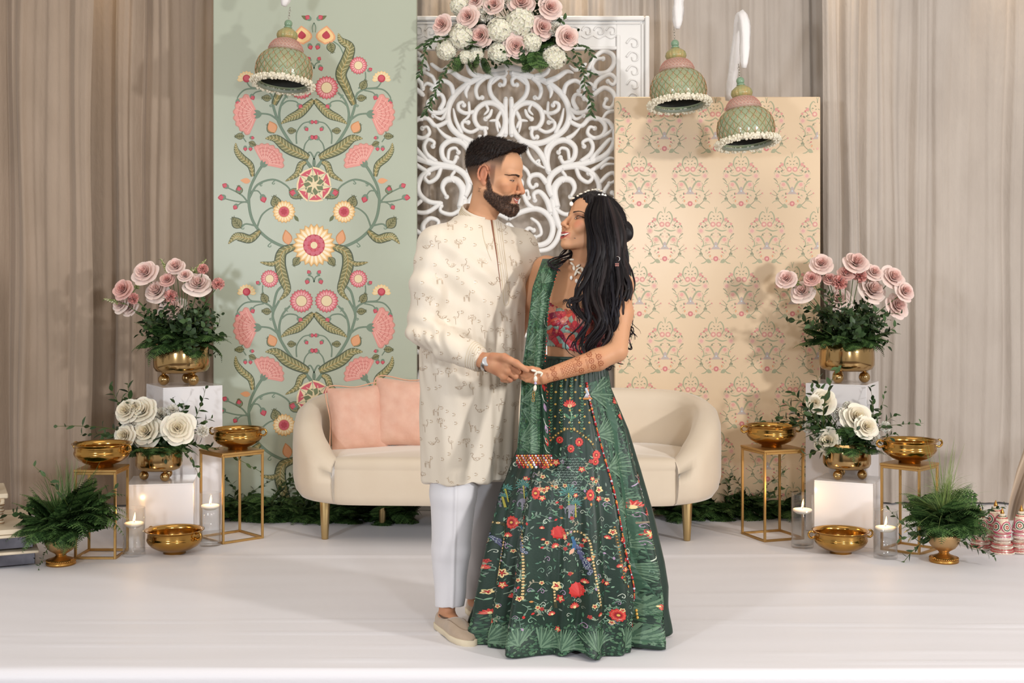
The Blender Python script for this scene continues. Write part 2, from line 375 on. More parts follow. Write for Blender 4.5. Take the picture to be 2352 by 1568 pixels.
def green_unit():
    A = Art(); st = lambda pts, w0=3, w1=2, c=GS: (A.stroke(pts, w0+1, w1+.8, INK, 0), A.stroke(pts, w0, w1, c, 1))
    st([(4, 388), (22, 365), (52, 330), (77, 290), (92, 250), (94, 228), (80, 200)], 7, 4); st([(77, 290), (80, 260), (72, 232), (55, 212)], 5, 3)
    st([(98, 215), (105, 210), (122, 203), (145, 200), (155, 187)], 3, 2); st([(94, 232), (100, 214), (118, 203)], 4, 3); st([(102, 203), (117, 185), (118, 165)], 2.4, 1.6)
    st([(122, 203), (157, 205), (175, 222), (174, 234)], 2.6, 1.6); st([(115, 207), (135, 212), (142, 222)], 2, 1.4)
    st([(78, 245), (62, 232), (42, 233), (34, 242)], 2.6, 1.8); bud(A, 33, 243, 6, PI*.8)
    st([(84, 275), (102, 263), (128, 260)], 3.6, 2.6)
    st([(-1, 158), (4, 146), (14, 142)], 2.2, 1.4); bud(A, 15, 155, 6, 1.2); bud(A, 11, 136, 5, -1)
    daisy(A, 29, 201, 26, H('#d9707c'), H('#efb0ae'), CR, 20); daisy(A, 102, 150, 20, H('#d9707c'), H('#efb0ae'), CR, 18, 0, 1)
    for i in range(9): A.petal(155, 184, -PI*.98+i*PI*.96/8, 22, 9, YL, 3, .72); A.petal(155, 184, -PI*.98+i*PI*.96/8, 20, 4, CR, 4, .75)
    A.disc(155, 180, 9, DR, 12, 6); A.disc(155, 179, 6, RD, 10, 7); bud(A, 128, 160, 5, -.6); bud(A, 142, 222, 6, 2); bud(A, 175, 234, 6, 1.6)
    oval(A, 108, 206, -1.1, 27); oval(A, 98, 226, -.1, 24, 17); curl(A, 94, 240, .6, 6); curl(A, 60, 225, -1, 7, -1)
    carnation(A, 134, 262, .03, 48)
    feather(A, [(1, 229), (18, 246), (36, 262), (58, 272), (76, 284)], 24); oval(A, 92, 306, -1.0, 28, 22)
    A.petal(90, 305, -1.15, 30, 23, H('#c98a55'), 5, .45); A.petal(91, 304, -1.15, 27, 19, PE, 6, .45)
    st([(40, 330), (40, 305), (26, 284), (8, 279)], 2.2, 1.4); bud(A, 6, 280, 5, PI); bud(A, 18, 295, 5, 2.2); oval(A, 62, 300, PI, 22, 16)
    st([(24, 345), (20, 330), (10, 318)], 2.2, 1.4); bud(A, 6, 316, 6, 3.6)
    feather(A, [(12, 362), (34, 352), (62, 338), (88, 318), (112, 318)], 30)
    st([(160, 293), (166, 308), (156, 326)], 2, 1.4); oval(A, 160, 312, .05, 24, 16); bud(A, 143, 316, 4.5, 3); oval(A, 150, 326, 2.7, 20, 14); bud(A, 146, 340, 5, 1.6); bud(A, 158, 340, 5, 1.6)
    # big ring stem
    st([(118, 378), (132, 400), (146, 430), (150, 460), (145, 495), (132, 522), (108, 546), (80, 562), (52, 570), (36, 566)], 5, 6)
    carnation(A, 114, 374, -2.2, 42)
    feather(A, [(141, 405), (146, 380), (166, 362), (178, 345), (180, 328)], 19); A.petal(146, 416, -.1, 24, 13, PE, 3, .4)
    st([(149, 470), (166, 448), (200, 430)], 3, 1.8); st([(153, 464), (180, 462), (208, 455)], 2.4, 1.6); st([(152, 462), (168, 466), (178, 474)], 2, 1.2)
    bud(A, 203, 427, 6.5, -.5); bud(A, 211, 453, 7.5, .1); bud(A, 180, 474, 6, 1); oval(A, 170, 446, -1.4, 22, 17); bud(A, 172, 436, 6, -1.4, 6)
    st([(149, 455), (130, 424), (95, 412), (66, 424), (52, 440)], 4, 2.4); oval(A, 58, 436, 2.6, 38, 26); bud(A, 46, 443, 8, -.2, 6); curl(A, 90, 414, 1.2, 7); curl(A, 118, 420, 1.0, 6)
    feather(A, [(18, 372), (30, 378), (40, 400), (66, 416)], 18); st([(2, 392), (-2, 372), (6, 352), (12, 350), (16, 358)], 3, 2)
    oval(A, 84, 478, -1.3, 32, 26); bud(A, 117, 455, 8, 1.9); st([(148, 440), (130, 438), (120, 450)], 2.4, 1.6)
    st([(131, 522), (120, 494), (100, 478), (84, 478)], 3, 2); daisy(A, 69, 486, 25, YL, H('#fbe6c0'), RD, 18, 0, 1, 3, H('#d3a15f')); A.ring(69, 486, 0, 8, 7, 5, DR, 9)
    st([(50, 492), (42, 497), (36, 508)], 2, 1.2); A.petal(46, 494, 2.2, 18, 8, H('#69704a'), 2)
    st([(136, 518), (156, 514), (168, 520)], 3, 2); oval(A, 168, 524, -.9, 34, 26); curl(A, 160, 516, 1.2, 8)
    feather(A, [(124, 530), (146, 548), (168, 544), (182, 544), (197, 560)], 24)
    A.petal(58, 562, -1.35, 36, 23, H('#c98a55'), 3, .42); A.petal(58, 561, -1.35, 32, 18, PE, 4, .42)
    feather(A, [(44, 566), (72, 578), (78, 606), (70, 640), (62, 668), (80, 690)], 30); feather(A, [(76, 596), (96, 606), (124, 602)], 13); oval(A, 34, 590, 1.0, 26, 20); curl(A, 98, 556, 1.2, 9)
    st([(60, 650), (84, 668), (94, 710), (94, 722)], 4, 5)
    A.mirror()
    for i in range(7):          # pinwheel flower
        a = 2*PI*i/7-.4; x, y = math.cos(a), math.sin(a); u, v = math.cos(a+.5), math.sin(a+.5); w, z = math.cos(a-.35), math.sin(a-.35)
        A.poly([(0, 424), (20*w, 424+20*z), (42*w, 424+42*z), (40*x, 424+40*y), (40*u, 424+40*v), (24*u, 424+24*v)], CR, 5)
        A.poly([(22*x, 424+22*y), (38*w, 424+38*z), (36*x, 424+36*y), (37*u, 424+37*v)], RD, 6); A.poly([(6*x, 424+6*y), (20*w, 424+20*z), (24*x, 424+24*y), (22*u, 424+22*v)], H('#74805a'), 7)
        A.stroke([(0, 424), (14*u, 424+14*v), (30*x, 424+30*y)], 2.4, 1.4, CR, 8)
    A.disc(0, 424, 7, CR, 12, 9)
    A.ring(0, 563, 0, 50, 22, 15, H('#d8a868'), 5, 0, 1, .7); A.ring(0, 563, 0, 47, 22, 12, YL, 6, 0, 1, .7); A.ring(0, 563, 0, 43, 22, 6, H('#fbeccd'), 7, 0, 1, .75)
    A.disc(0, 563, 25, DR, 20, 8)
    for i in range(11): A.disc(18.5*math.cos(2*PI*i/11), 563+18.5*math.sin(2*PI*i/11), 5.6, H('#d06d7c'), 10, 9)
    for i in range(7): A.disc(11*math.cos(2*PI*i/7), 563+11*math.sin(2*PI*i/7), 4.4, RD, 10, 10)
    A.disc(0, 563, 8, CR, 12, 11)
    return A
def green_panel():
    D = 6.95; s = D/FPX; x0, x1 = P(489, 0, D).x, P(957, 0, D).x; cx = P(721, 0, D).x; Y = CAM_Y+D
    t = empty('backdrop_panel', ((x0+x1)/2, Y, 0), label='sage green panel painted with tall floral vine behind the brass stands', cat='panel')
    b = MB(); b.box((0, .03, 1.55), (x1-x0, .05, 3.1), bev=.004)
    b.build('board', mat('sage_board', '#b3bba9', .34, noise=(2.2, .15, '#a9b19e'), bump=(14, .06, .01), stretch=(1, 1, .4)), t, False)
    A = Art(); u = green_unit()
    for k in (0, 1): A.merge(u, lambda a, b_, k=k: (a, b_+490*k))
    T = Art(); T.stroke([(0, 52), (-4, 62), (-3, 74)], 2.4, 1.6, GS, 1); bud(T, 13, 41, 6.5, -.6); T.petal(10, 46, -.5, 22, 9, H('#69704a'), 2)
    T.petal(25, 102, -PI/2+.1, 44, 46, PE, 3, .4); T.petal(25, 98, -PI/2+.1, 36, 38, YL, 4, .4); T.petal(27, 90, -PI/2+.1, 20, 19, DR, 6, .4); bud(T, 9, 106, 6, 1.9)
    T.stroke([(40, 92), (58, 105), (68, 125)], 3, 2.4, GS, 1); oval(T, 36, 96, 1.3, 28, 22)
    feather(T, [(92, 240), (74, 200), (62, 170), (76, 135), (82, 108), (62, 92), (56, 76)], 30)
    T.mirror(); A.merge(T, lambda a, b_: (a, b_))
    top = 3.05
    fn = lambda a, b_, l: (cx-(x0+x1)/2+a*s, .0048-.00022*l, CAM_Z-(b_-HOR)*s)
    keep = [i for i, f in enumerate(A.f) if all(CAM_Z-(A.v[j][1]-HOR)*s > .02 for j in f)]
    A.f = [A.f[i] for i in keep]; A.c = [A.c[i] for i in keep]
    ob('floral_painting', A.me('floral_painting', fn, mat('panel_paint', rough=.45, vcol=True)), t)
green_panel()
# ------------------------------------------------------------------ cream printed panel
def motif_art():
    A = Art(); g, gd, p, pp, r_, v = H('#a9aa8a'), H('#8f9175'), H('#d99a8f'), H('#e2bfa6'), H('#cf7f7c'), H('#bcaca4')
    A.disc(6.6, -26, 6, p, 12, 3); A.disc(6.6, -26, 3, H('#ecc4ae'), 10, 4)
    A.stroke([(12, -26), (17, -36), (16, -47), (10, -55), (5, -52)], 1.5, 1, g, 1, 5, wm=4.5); A.stroke([(3, -66), (1, -60), (0, -52)], 1.2, 1, g, 1); A.stroke([(3, -44), (7, -46)], 2.4, 1, gd, 1); A.stroke([(2, -38), (5, -36)], 2, 1, gd, 1)
    A.disc(23, -37, 4, p, 8, 2); A.disc(28, -33, 2.4, r_, 6, 3); A.disc(35, -27, 3, p, 8, 2); A.stroke([(20, -22), (26, -30), (34, -30)], 1.2, .8, gd, 1); A.disc(24, -22, 3, gd, 7, 2, .6, .6); A.disc(31, -20, 3.4, gd, 7, 2, .6, -.7); A.disc(38, -22, 2.6, gd, 7, 2, .6, .9)
    A.disc(34, -11, 7, pp, 9, 1); A.disc(34, -11, 4, H('#dfa9a0'), 8, 2); A.disc(20, 9, 8, pp, 9, 1); A.disc(20, 9, 4, H('#e2a498'), 8, 2)
    A.stroke([(0, -18), (7, -13), (15, -11), (25, -13)], 1.4, 1.2, g, 2, 5, wm=5); A.stroke([(24, 2), (16, 2), (9, 10), (4, 22)], 2, 1.5, g, 2, 5, wm=6); A.stroke([(4, -6), (10, -4), (12, 2)], 1.2, 1, gd, 2); A.disc(5, 2, 2.6, pp, 7, 2); A.disc(9, -2, 1.8, gd, 6, 3)
    A.stroke([(42, -5), (36, 0), (33, 5)], 2.4, 1, gd, 1); A.stroke([(40, 4), (31, 10), (28, 20), (32, 26), (24, 22), (12, 20)], 1.2, 1, g, 1, 5, wm=3.4)
    A.poly([(0, 14), (4, 17), (5, 24), (9, 29), (12, 31), (0, 31)], v, 2); A.disc(12, 30, 2, p, 6, 3)
    A.stroke([(14, 60), (26, 52), (33, 42), (36, 30), (44, 22)], 1.6, 1, gd, 1); A.stroke([(34, 36), (42, 33), (49, 29)], 1.2, .8, gd, 1); A.stroke([(31, 46), (40, 47), (46, 52)], 2.4, 1, g, 1); A.stroke([(20, 56), (26, 62), (34, 64)], 1.5, 1, g, 1, 5, wm=4)
    A.petal(10, 62, -.5, 15, 9, g, 2); A.disc(35, 41, 4, gd, 8, 2, .7, .8); A.disc(44, 21, 2, pp, 6, 3); A.disc(49, 29, 2, p, 6, 3); A.disc(45, 36, 2, pp, 6, 3); A.disc(15, 38, 2.6, r_, 7, 2, .6, .5); A.disc(13, 47, 3, PE, 6, 2, .6, 1.2)
    A.stroke([(15, 38), (20, 42)], 1, .6, gd, 1)
    rg = random.Random(8)
    for k in range(34):                         # fine sprigs that fill the oval
        y = rg.uniform(-48, 58); hw_ = 40*math.sqrt(max(.05, 1-((y-2)/66)**2)); x = rg.uniform(.35, 1)*hw_; a = rg.uniform(0, 6.3)
        if k % 3 == 0: A.stroke([(x, y), (x+4*math.cos(a), y+4*math.sin(a)), (x+7*math.cos(a+.7), y+7*math.sin(a+.7))], 1.0, .6, g, 0)
        elif k % 3 == 1: A.petal(x, y, a, rg.uniform(4, 6.5), 2.6, gd if k % 2 else g, 0)
        else: A.disc(x, y, rg.uniform(1.2, 2.4), (pp, p)[k % 2], 6, 0)
    A.mirror(); A.disc(0, 53, 6, r_, 12, 3); A.disc(0, 53, 2.6, H('#e8b0a4'), 8, 4); A.stroke([(0, 31), (0, 14)], 2, 2, v, 3); A.disc(0, -10, 2.4, pp, 7, 2); A.disc(0, 24, 2, H('#c9d4da'), 6, 5)
    return A
def cream_panel():
    D = 6.95; s = D/FPX; x0, x1 = P(1412, 0, D).x, P(1885, 0, D).x; z1 = CAM_Z+(HOR-222)*s; Y = CAM_Y+D; xc = (x0+x1)/2
    t = empty('backdrop_panel', (xc, Y, 0), label='cream panel printed with rows of small floral sprigs', cat='panel')
    b = MB(); b.box((0, .03, z1/2), (x1-x0, .05, z1), bev=.004)
    b.build('board', mat('cream_board', '#e2c9a8', .27, noise=(2.2, .12, '#dcc09c'), bump=(10, .04, .01)), t, False)
    u = motif_art(); pm = mat('sprig_print', rough=.35, vcol=True); n = 0; whole = None; ps = s*1.0
    fn = lambda a, b_, l: (a*ps, -.00022*l, -b_*ps)
    for row in range(8):
        cy = 288+126.5*row-.35*row*row*0
        for k in range(5):
            cx = 1409+117.3*k+(0 if row % 2 == 0 else 58.6)+row*.4
            px = P(cx, 0, D).x-xc; pz = CAM_Z-(cy-HOR)*s
            full = px-50*s > x0-xc+.004 and px+50*s < x1-xc-.004 and pz+68*s < z1-.003 and pz-66*s > .01
            if full:
                if whole is None: whole = u.me('sprig_motif', fn, pm)
                ob('sprig_motif', whole, t, (px, .0048, pz))
            else:
                def inside(f):
                    for j in f:
                        a, b_ = px+u.v[j][0]*s, pz-u.v[j][1]*s
                        if not (x0-xc+.002 < a < x1-xc-.002 and .01 < b_ < z1-.002): return False
                    return True
                kp = [i for i, f in enumerate(u.f) if inside(f)]
                if len(kp) < 8: continue
                A = Art(); A.v = u.v; A.f = [u.f[i] for i in kp]; A.c = [u.c[i] for i in kp]
                ob('sprig_motif', A.me('sprig_motif', fn, pm), t, (px, .0048, pz))
cream_panel()
# ------------------------------------------------------------------ white carved screen
WHITE = mat('white_lacquer', '#ecebe9', .38, bump=(40, .05, .004))
def sweep2(pts, w0, w1, d, wm=None, n=5):
    """flat carved scroll: path in x,z, rounded face towards -y"""
    q = spline(pts, n); m = len(q); V = []; F = []
    for i in range(m):
        t = q[min(i+1, m-1)]-q[max(i-1, 0)]; l = math.hypot(*t) or 1; nx, nz = -t[1]/l, t[0]/l; f = i/(m-1)
        w = (w0+(w1-w0)*f) if wm is None else (w0*(1-f)**2+2*wm*f*(1-f)+w1*f*f)
        for o, y in ((-.5, 0), (-.5, -.6), (-.3, -.92), (0, -1), (.3, -.92), (.5, -.6), (.5, 0)): V.append((q[i][0]+nx*w*o, y*d, q[i][1]+nz*w*o))
    for i in range(m-1):
        for k in range(7): j = (k+1) % 7; F.append((i*7+k, i*7+j, (i+1)*7+j, (i+1)*7+k))
    F.append(tuple(range(7))[::-1]); F.append(tuple(range((m-1)*7, m*7)))
    return V, F
def carved_screen():
    D = 7.12; s = D/FPX; cx = P(1168, 0, D).x; Y = CAM_Y+D; q = s/3.136
    t = empty('carved_screen', (cx, Y, 0), label='white carved scrollwork screen behind the couple', cat='screen')
    X = lambda a: (a-715)*q
    Z = lambda b: CAM_Z+(HOR-100)*s-b*q
    SCR = [  # path points (right half), widths, ball at the end
        ([(735, 215), (800, 225), (890, 245), (985, 280), (1075, 345), (1135, 430), (1152, 525), (1122, 612), (1050, 672), (960, 714), (880, 720), (800, 690), (748, 622), (738, 540), (768, 470), (828, 432), (895, 438), (948, 486), (958, 552), (925, 606), (872, 612)], 26, 22, 34, 0),
        ([(738, 660), (737, 560), (738, 470), (735, 398)], 26, 22, None, 0), ([(742, 470), (790, 430), (838, 375), (852, 310), (828, 258), (778, 240), (742, 262), (748, 300), (775, 300)], 22, 16, 26, 1),
        ([(885, 250), (930, 290), (950, 340), (935, 395), (905, 392)], 20, 14, 24, 1), ([(1000, 300), (1022, 350), (1012, 398)], 20, 4, 30, 0),
        ([(962, 492), (1020, 505), (1070, 480), (1075, 440), (1045, 425), (1035, 446)], 18, 12, 24, 1), ([(890, 610), (880, 650), (895, 685), (920, 675)], 18, 12, 20, 1),
        ([(930, 615), (985, 640), (1040, 615), (1045, 570), (1005, 570)], 16, 14, 22, 1), ([(775, 610), (800, 560), (850, 560)], 10, 8, 26, 0), ([(835, 480), (850, 520), (880, 545)], 12, 16, 22, 1), ([(740, 232), (790, 250), (850, 310)], 18, 4, 30, 0),
        ([(1290, 190), (1330, 110), (1395, 58), (1462, 85), (1472, 150), (1425, 208), (1350, 214), (1315, 170), (1345, 118), (1395, 112)], 18, 16, 30, 1),
        ([(1330, 330), (1352, 275), (1435, 225), (1485, 258), (1468, 300), (1430, 275)], 22, 14, 24, 1), ([(1330, 372), (1400, 322), (1462, 350), (1482, 410), (1450, 465), (1402, 452), (1418, 405)], 22, 14, 26, 1),
        ([(1150, 560), (1235, 596), (1298, 542), (1370, 548), (1412, 600), (1392, 662), (1330, 682), (1284, 648), (1300, 604), (1335, 612)], 20, 14, 28, 1),
        ([(1330, 545), (1432, 562), (1478, 650), (1462, 742), (1400, 812), (1300, 852), (1200, 876), (1105, 895), (1030, 945), (1000, 1020), (1030, 1100)], 18, 30, 34, 0),
        ([(1005, 930), (990, 850), (1005, 765), (1055, 712), (1130, 700), (1192, 750), (1182, 830), (1115, 862), (1088, 822)], 26, 18, 34, 1),
        ([(1100, 900), (1220, 890), (1325, 942), (1366, 1020), (1350, 1090), (1285, 1140), (1200, 1150)], 22, 22, 30, 0), ([(1062, 1180), (1042, 1060), (1090, 985), (1160, 985), (1190, 1040), (1160, 1105)], 34, 14, 40, 1),
        ([(1130, 690), (1180, 660), (1235, 600)], 22, 6, 26, 0), ([(1235, 850), (1300, 800), (1322, 742), (1295, 694), (1250, 712), (1258, 742)], 20, 14, 24, 1), ([(1300, 850), (1370, 770), (1445, 690), (1470, 715)], 20, 6, 30, 0),
        ([(1290, 930), (1370, 880), (1440, 826), (1486, 836)], 20, 5, 26, 0), ([(1366, 1010), (1430, 945), (1476, 935), (1484, 985), (1440, 1010)], 18, 12, 22, 1), ([(1380, 900), (1420, 870), (1490, 870)], 14, 5, 20, 0),
        ([(790, 700), (900, 745), (968, 830), (1000, 920)], 22, 26, 30, 0), ([(840, 735), (862, 800), (905, 858), (975, 900)], 14, 10, 22, 0), ([(905, 858), (935, 840), (930, 870)], 10, 10, 14, 1),
        ([(990, 1010), (940, 950), (880, 955), (860, 1000), (885, 1040), (915, 1020)], 24, 14, 26, 1), ([(1020, 1220), (990, 1130), (940, 1070), (898, 1085), (905, 1130)], 26, 16, 28, 1), ([(815, 1060), (850, 1150), (900, 1190)], 16, 22, 26, 0),
        ([(715, 1260), (820, 1210), (920, 1192), (1000, 1240), (1034, 1330), (1005, 1420), (930, 1452), (850, 1425), (830, 1370), (860, 1330), (895, 1345)], 24, 16, 34, 1),
        ([(1030, 1120), (1050, 1230), (1090, 1330), (1150, 1400), (1240, 1420), (1310, 1380), (1330, 1310), (1280, 1260), (1220, 1280), (1230, 1330)], 28, 16, 34, 1), ([(880, 1260), (930, 1300), (950, 1370), (905, 1395)], 14, 12, 22, 1),
        ([(1210, 480), (1180, 420), (1200, 370), (1250, 380)], 22, 14, 24, 1), ([(1150, 470), (1205, 500), (1270, 490), (1300, 430), (1260, 400)], 22, 14, 24, 1), ([(1110, 370), (1130, 300), (1190, 270), (1240, 300), (1220, 345)], 22, 14, 24, 1),
        ([(985, 278), (1060, 250), (1130, 205), (1180, 215)], 24, 8, 34, 0), ([(720, 170), (790, 190), (870, 190), (930, 140)], 34, 8, 40, 0), ([(900, 245), (985, 215), (1020, 150)], 26, 6, 34, 0), ([(1240, 320), (1300, 290), (1340, 330)], 18, 8, 22, 0),
        ([(1330, 205), (1265, 240), (1240, 300), (1265, 330)], 16, 10, 24, 1), ([(1270, 150), (1200, 195), (1150, 160)], 16, 6, 26, 0), ([(1485, 485), (1425, 500), (1390, 545)], 14, 10, 24, 0), ([(1155, 480), (1195, 545), (1255, 520)], 16, 8, 22, 1), ([(1045, 695), (985, 760), (985, 840)], 14, 10, 24, 0),
        ([(1200, 895), (1228, 965), (1285, 1000), (1318, 965), (1290, 935)], 18, 12, 26, 1), ([(1100, 920), (1128, 965), (1105, 1005)], 14, 6, 22, 0), ([(885, 432), (862, 480), (890, 515)], 12, 8, 20, 0), ([(770, 490), (800, 560), (790, 640)], 16, 8, 24, 0), ([(1000, 425), (1000, 520), (1045, 560)], 12, 8, 20, 0), ([(1050, 650), (1092, 560), (1112, 470)], 16, 8, 24, 0),
        ([(1440, 1010), (1400, 1080), (1440, 1140), (1484, 1105), (1460, 1075)], 18, 12, 24, 1), ([(1200, 1150), (1300, 1215), (1395, 1205), (1440, 1140)], 20, 8, 28, 0), ([(730, 900), (765, 965), (812, 1000), (800, 1070)], 20, 12, 28, 1), ([(1390, 670), (1440, 640), (1478, 600)], 16, 6, 22, 0), ([(1150, 840), (1140, 770), (1095, 755), (1075, 785)], 14, 10, 22, 1), ([(1340, 1130), (1420, 1190), (1484, 1180)], 18, 6, 24, 0), ([(1040, 1180), (1120, 1230), (1200, 1210), (1200, 1170)], 18, 12, 26, 1), ([(720, 705), (778, 780), (792, 870), (748, 930), (735, 880)], 20, 12, 28, 1), ([(735, 1010), (782, 1080), (775, 1165), (722, 1215)], 16, 10, 28, 0), ([(790, 870), (850, 920), (870, 985)], 16, 12, 24, 0), ([(812, 1080), (850, 1060), (860, 1110)], 12, 10, 18, 1),
        ([(1090, 1330), (1060, 1420), (1000, 1480), (900, 1500), (820, 1540)], 22, 14, 30, 0), ([(720, 1300), (760, 1360), (745, 1430), (722, 1480)], 18, 12, 26, 0), ([(1330, 1380), (1420, 1330), (1480, 1370), (1450, 1430), (1400, 1400)], 20, 12, 28, 1), ([(1240, 1420), (1300, 1480), (1400, 1490), (1470, 1460)], 18, 8, 26, 0)]
    body = t
    for pts, w0, w1, wm, ball in SCR:
        for sg in (1, -1):
            V, F = sweep2([(sg*X(a), Z(b)) for a, b in pts], w0*q*1.6, w1*q*1.5, .030, wm*q*1.5 if wm else None)
            if sg < 0: F = [f[::-1] for f in F]
            b = MB(); b.add(V, F)
            for e_, w_ in ((pts[0], w0), (pts[-1], w1)): b.ball((sg*X(e_[0]), -.010, Z(e_[1])), w_*q*.68, 10, 6, sc=(1, .85, 1))
            if ball: e = pts[-1]; b.ball((sg*X(e[0]), -.012, Z(e[1])), 19*q, 10, 6, sc=(1, .9, 1))
            b.build('scroll', WHITE, body)
    # lower field repeats the same scrolls down to the base
    for pts, w0, w1, wm, ball in SCR[:8]+SCR[14:20]:
        for sg in (1, -1):
            V, F = sweep2([(sg*X(a), Z(b+1390)) for a, b in pts], w0*q*1.4, w1*q*1.35, .030, wm*q*1.25 if wm else None)
            b = MB(); b.add(V, F if sg > 0 else [f[::-1] for f in F]); b.build('scroll', WHITE, body)
    # frame: rails with a raised outer lip, a carved flat and an inner lip
    hi, ho = 247*s, 322*s; zt, zi = CAM_Z+(HOR-40)*s, CAM_Z+(HOR-116)*s
    for x, w, h, z, nm in (((hi+ho)/2, ho-hi, zt, zt/2, 'frame_stile'), (-(hi+ho)/2, ho-hi, zt, zt/2, 'frame_stile'), (0, 2*hi, zt-zi, (zt+zi)/2, 'frame_rail'), (0, 2*hi, .12, .06, 'frame_rail')):
        b = MB(); b.box((x, 0, z), (w, .04, h), bev=.004)
        f = b.build(nm, WHITE, t, False)
        l = MB()
        if nm == 'frame_stile':
            e = 1 if x > 0 else -1
            l.box((e*(ho-.012), -.03, z), (.024, .03, h), bev=.005); l.box((e*(ho-.036), -.024, z-.02), (.012, .016, h-.04), bev=.004); l.box((e*(hi+.010), -.024, z-.05), (.02, .016, h-.1), bev=.004)
        elif z > 1: l.box((x, -.03, zt-.012), (w+.3, .03, .024), bev=.005); l.box((x, -.024, zt-.036), (w+.26, .016, .012), bev=.004); l.box((x, -.024, zi+.010), (w, .016, .02), bev=.004)
        if l.v: l.build('moulding', WHITE, f, False)
    rel = MB(); zc = zt-.085; xc = (hi+ho)/2-.004
    for k in range(9):
        for sg in (1, -1):
            x = sg*(.03+k*.066)
            V, F = sweep2([(x-.028, zc+.01), (x-.01, zc+.03), (x+.018, zc+.022), (x+.02, zc-.006), (x, zc-.012), (x-.004, zc+.004)], .009, .005, .012); rel.add([(a, b-.018, c) for a, b, c in V], F)
            V, F = sweep2([(x-.03, zc-.02), (x, zc-.034), (x+.03, zc-.02)], .006, .004, .010); rel.add([(a, b-.018, c) for a, b, c in V], F)
    for k in range(16):
        for sg in (1, -1):
            z = zc-.06-k*.075
            V, F = sweep2([(sg*(xc-.03), z), (sg*(xc-.005), z+.028), (sg*(xc+.028), z+.016), (sg*(xc+.03), z-.014), (sg*(xc+.006), z-.02), (sg*xc, z)], .010, .006, .012); rel.add([(a, b-.018, c) for a, b, c in V], F)
    rel.build('frame_relief', WHITE, t)
carved_screen()
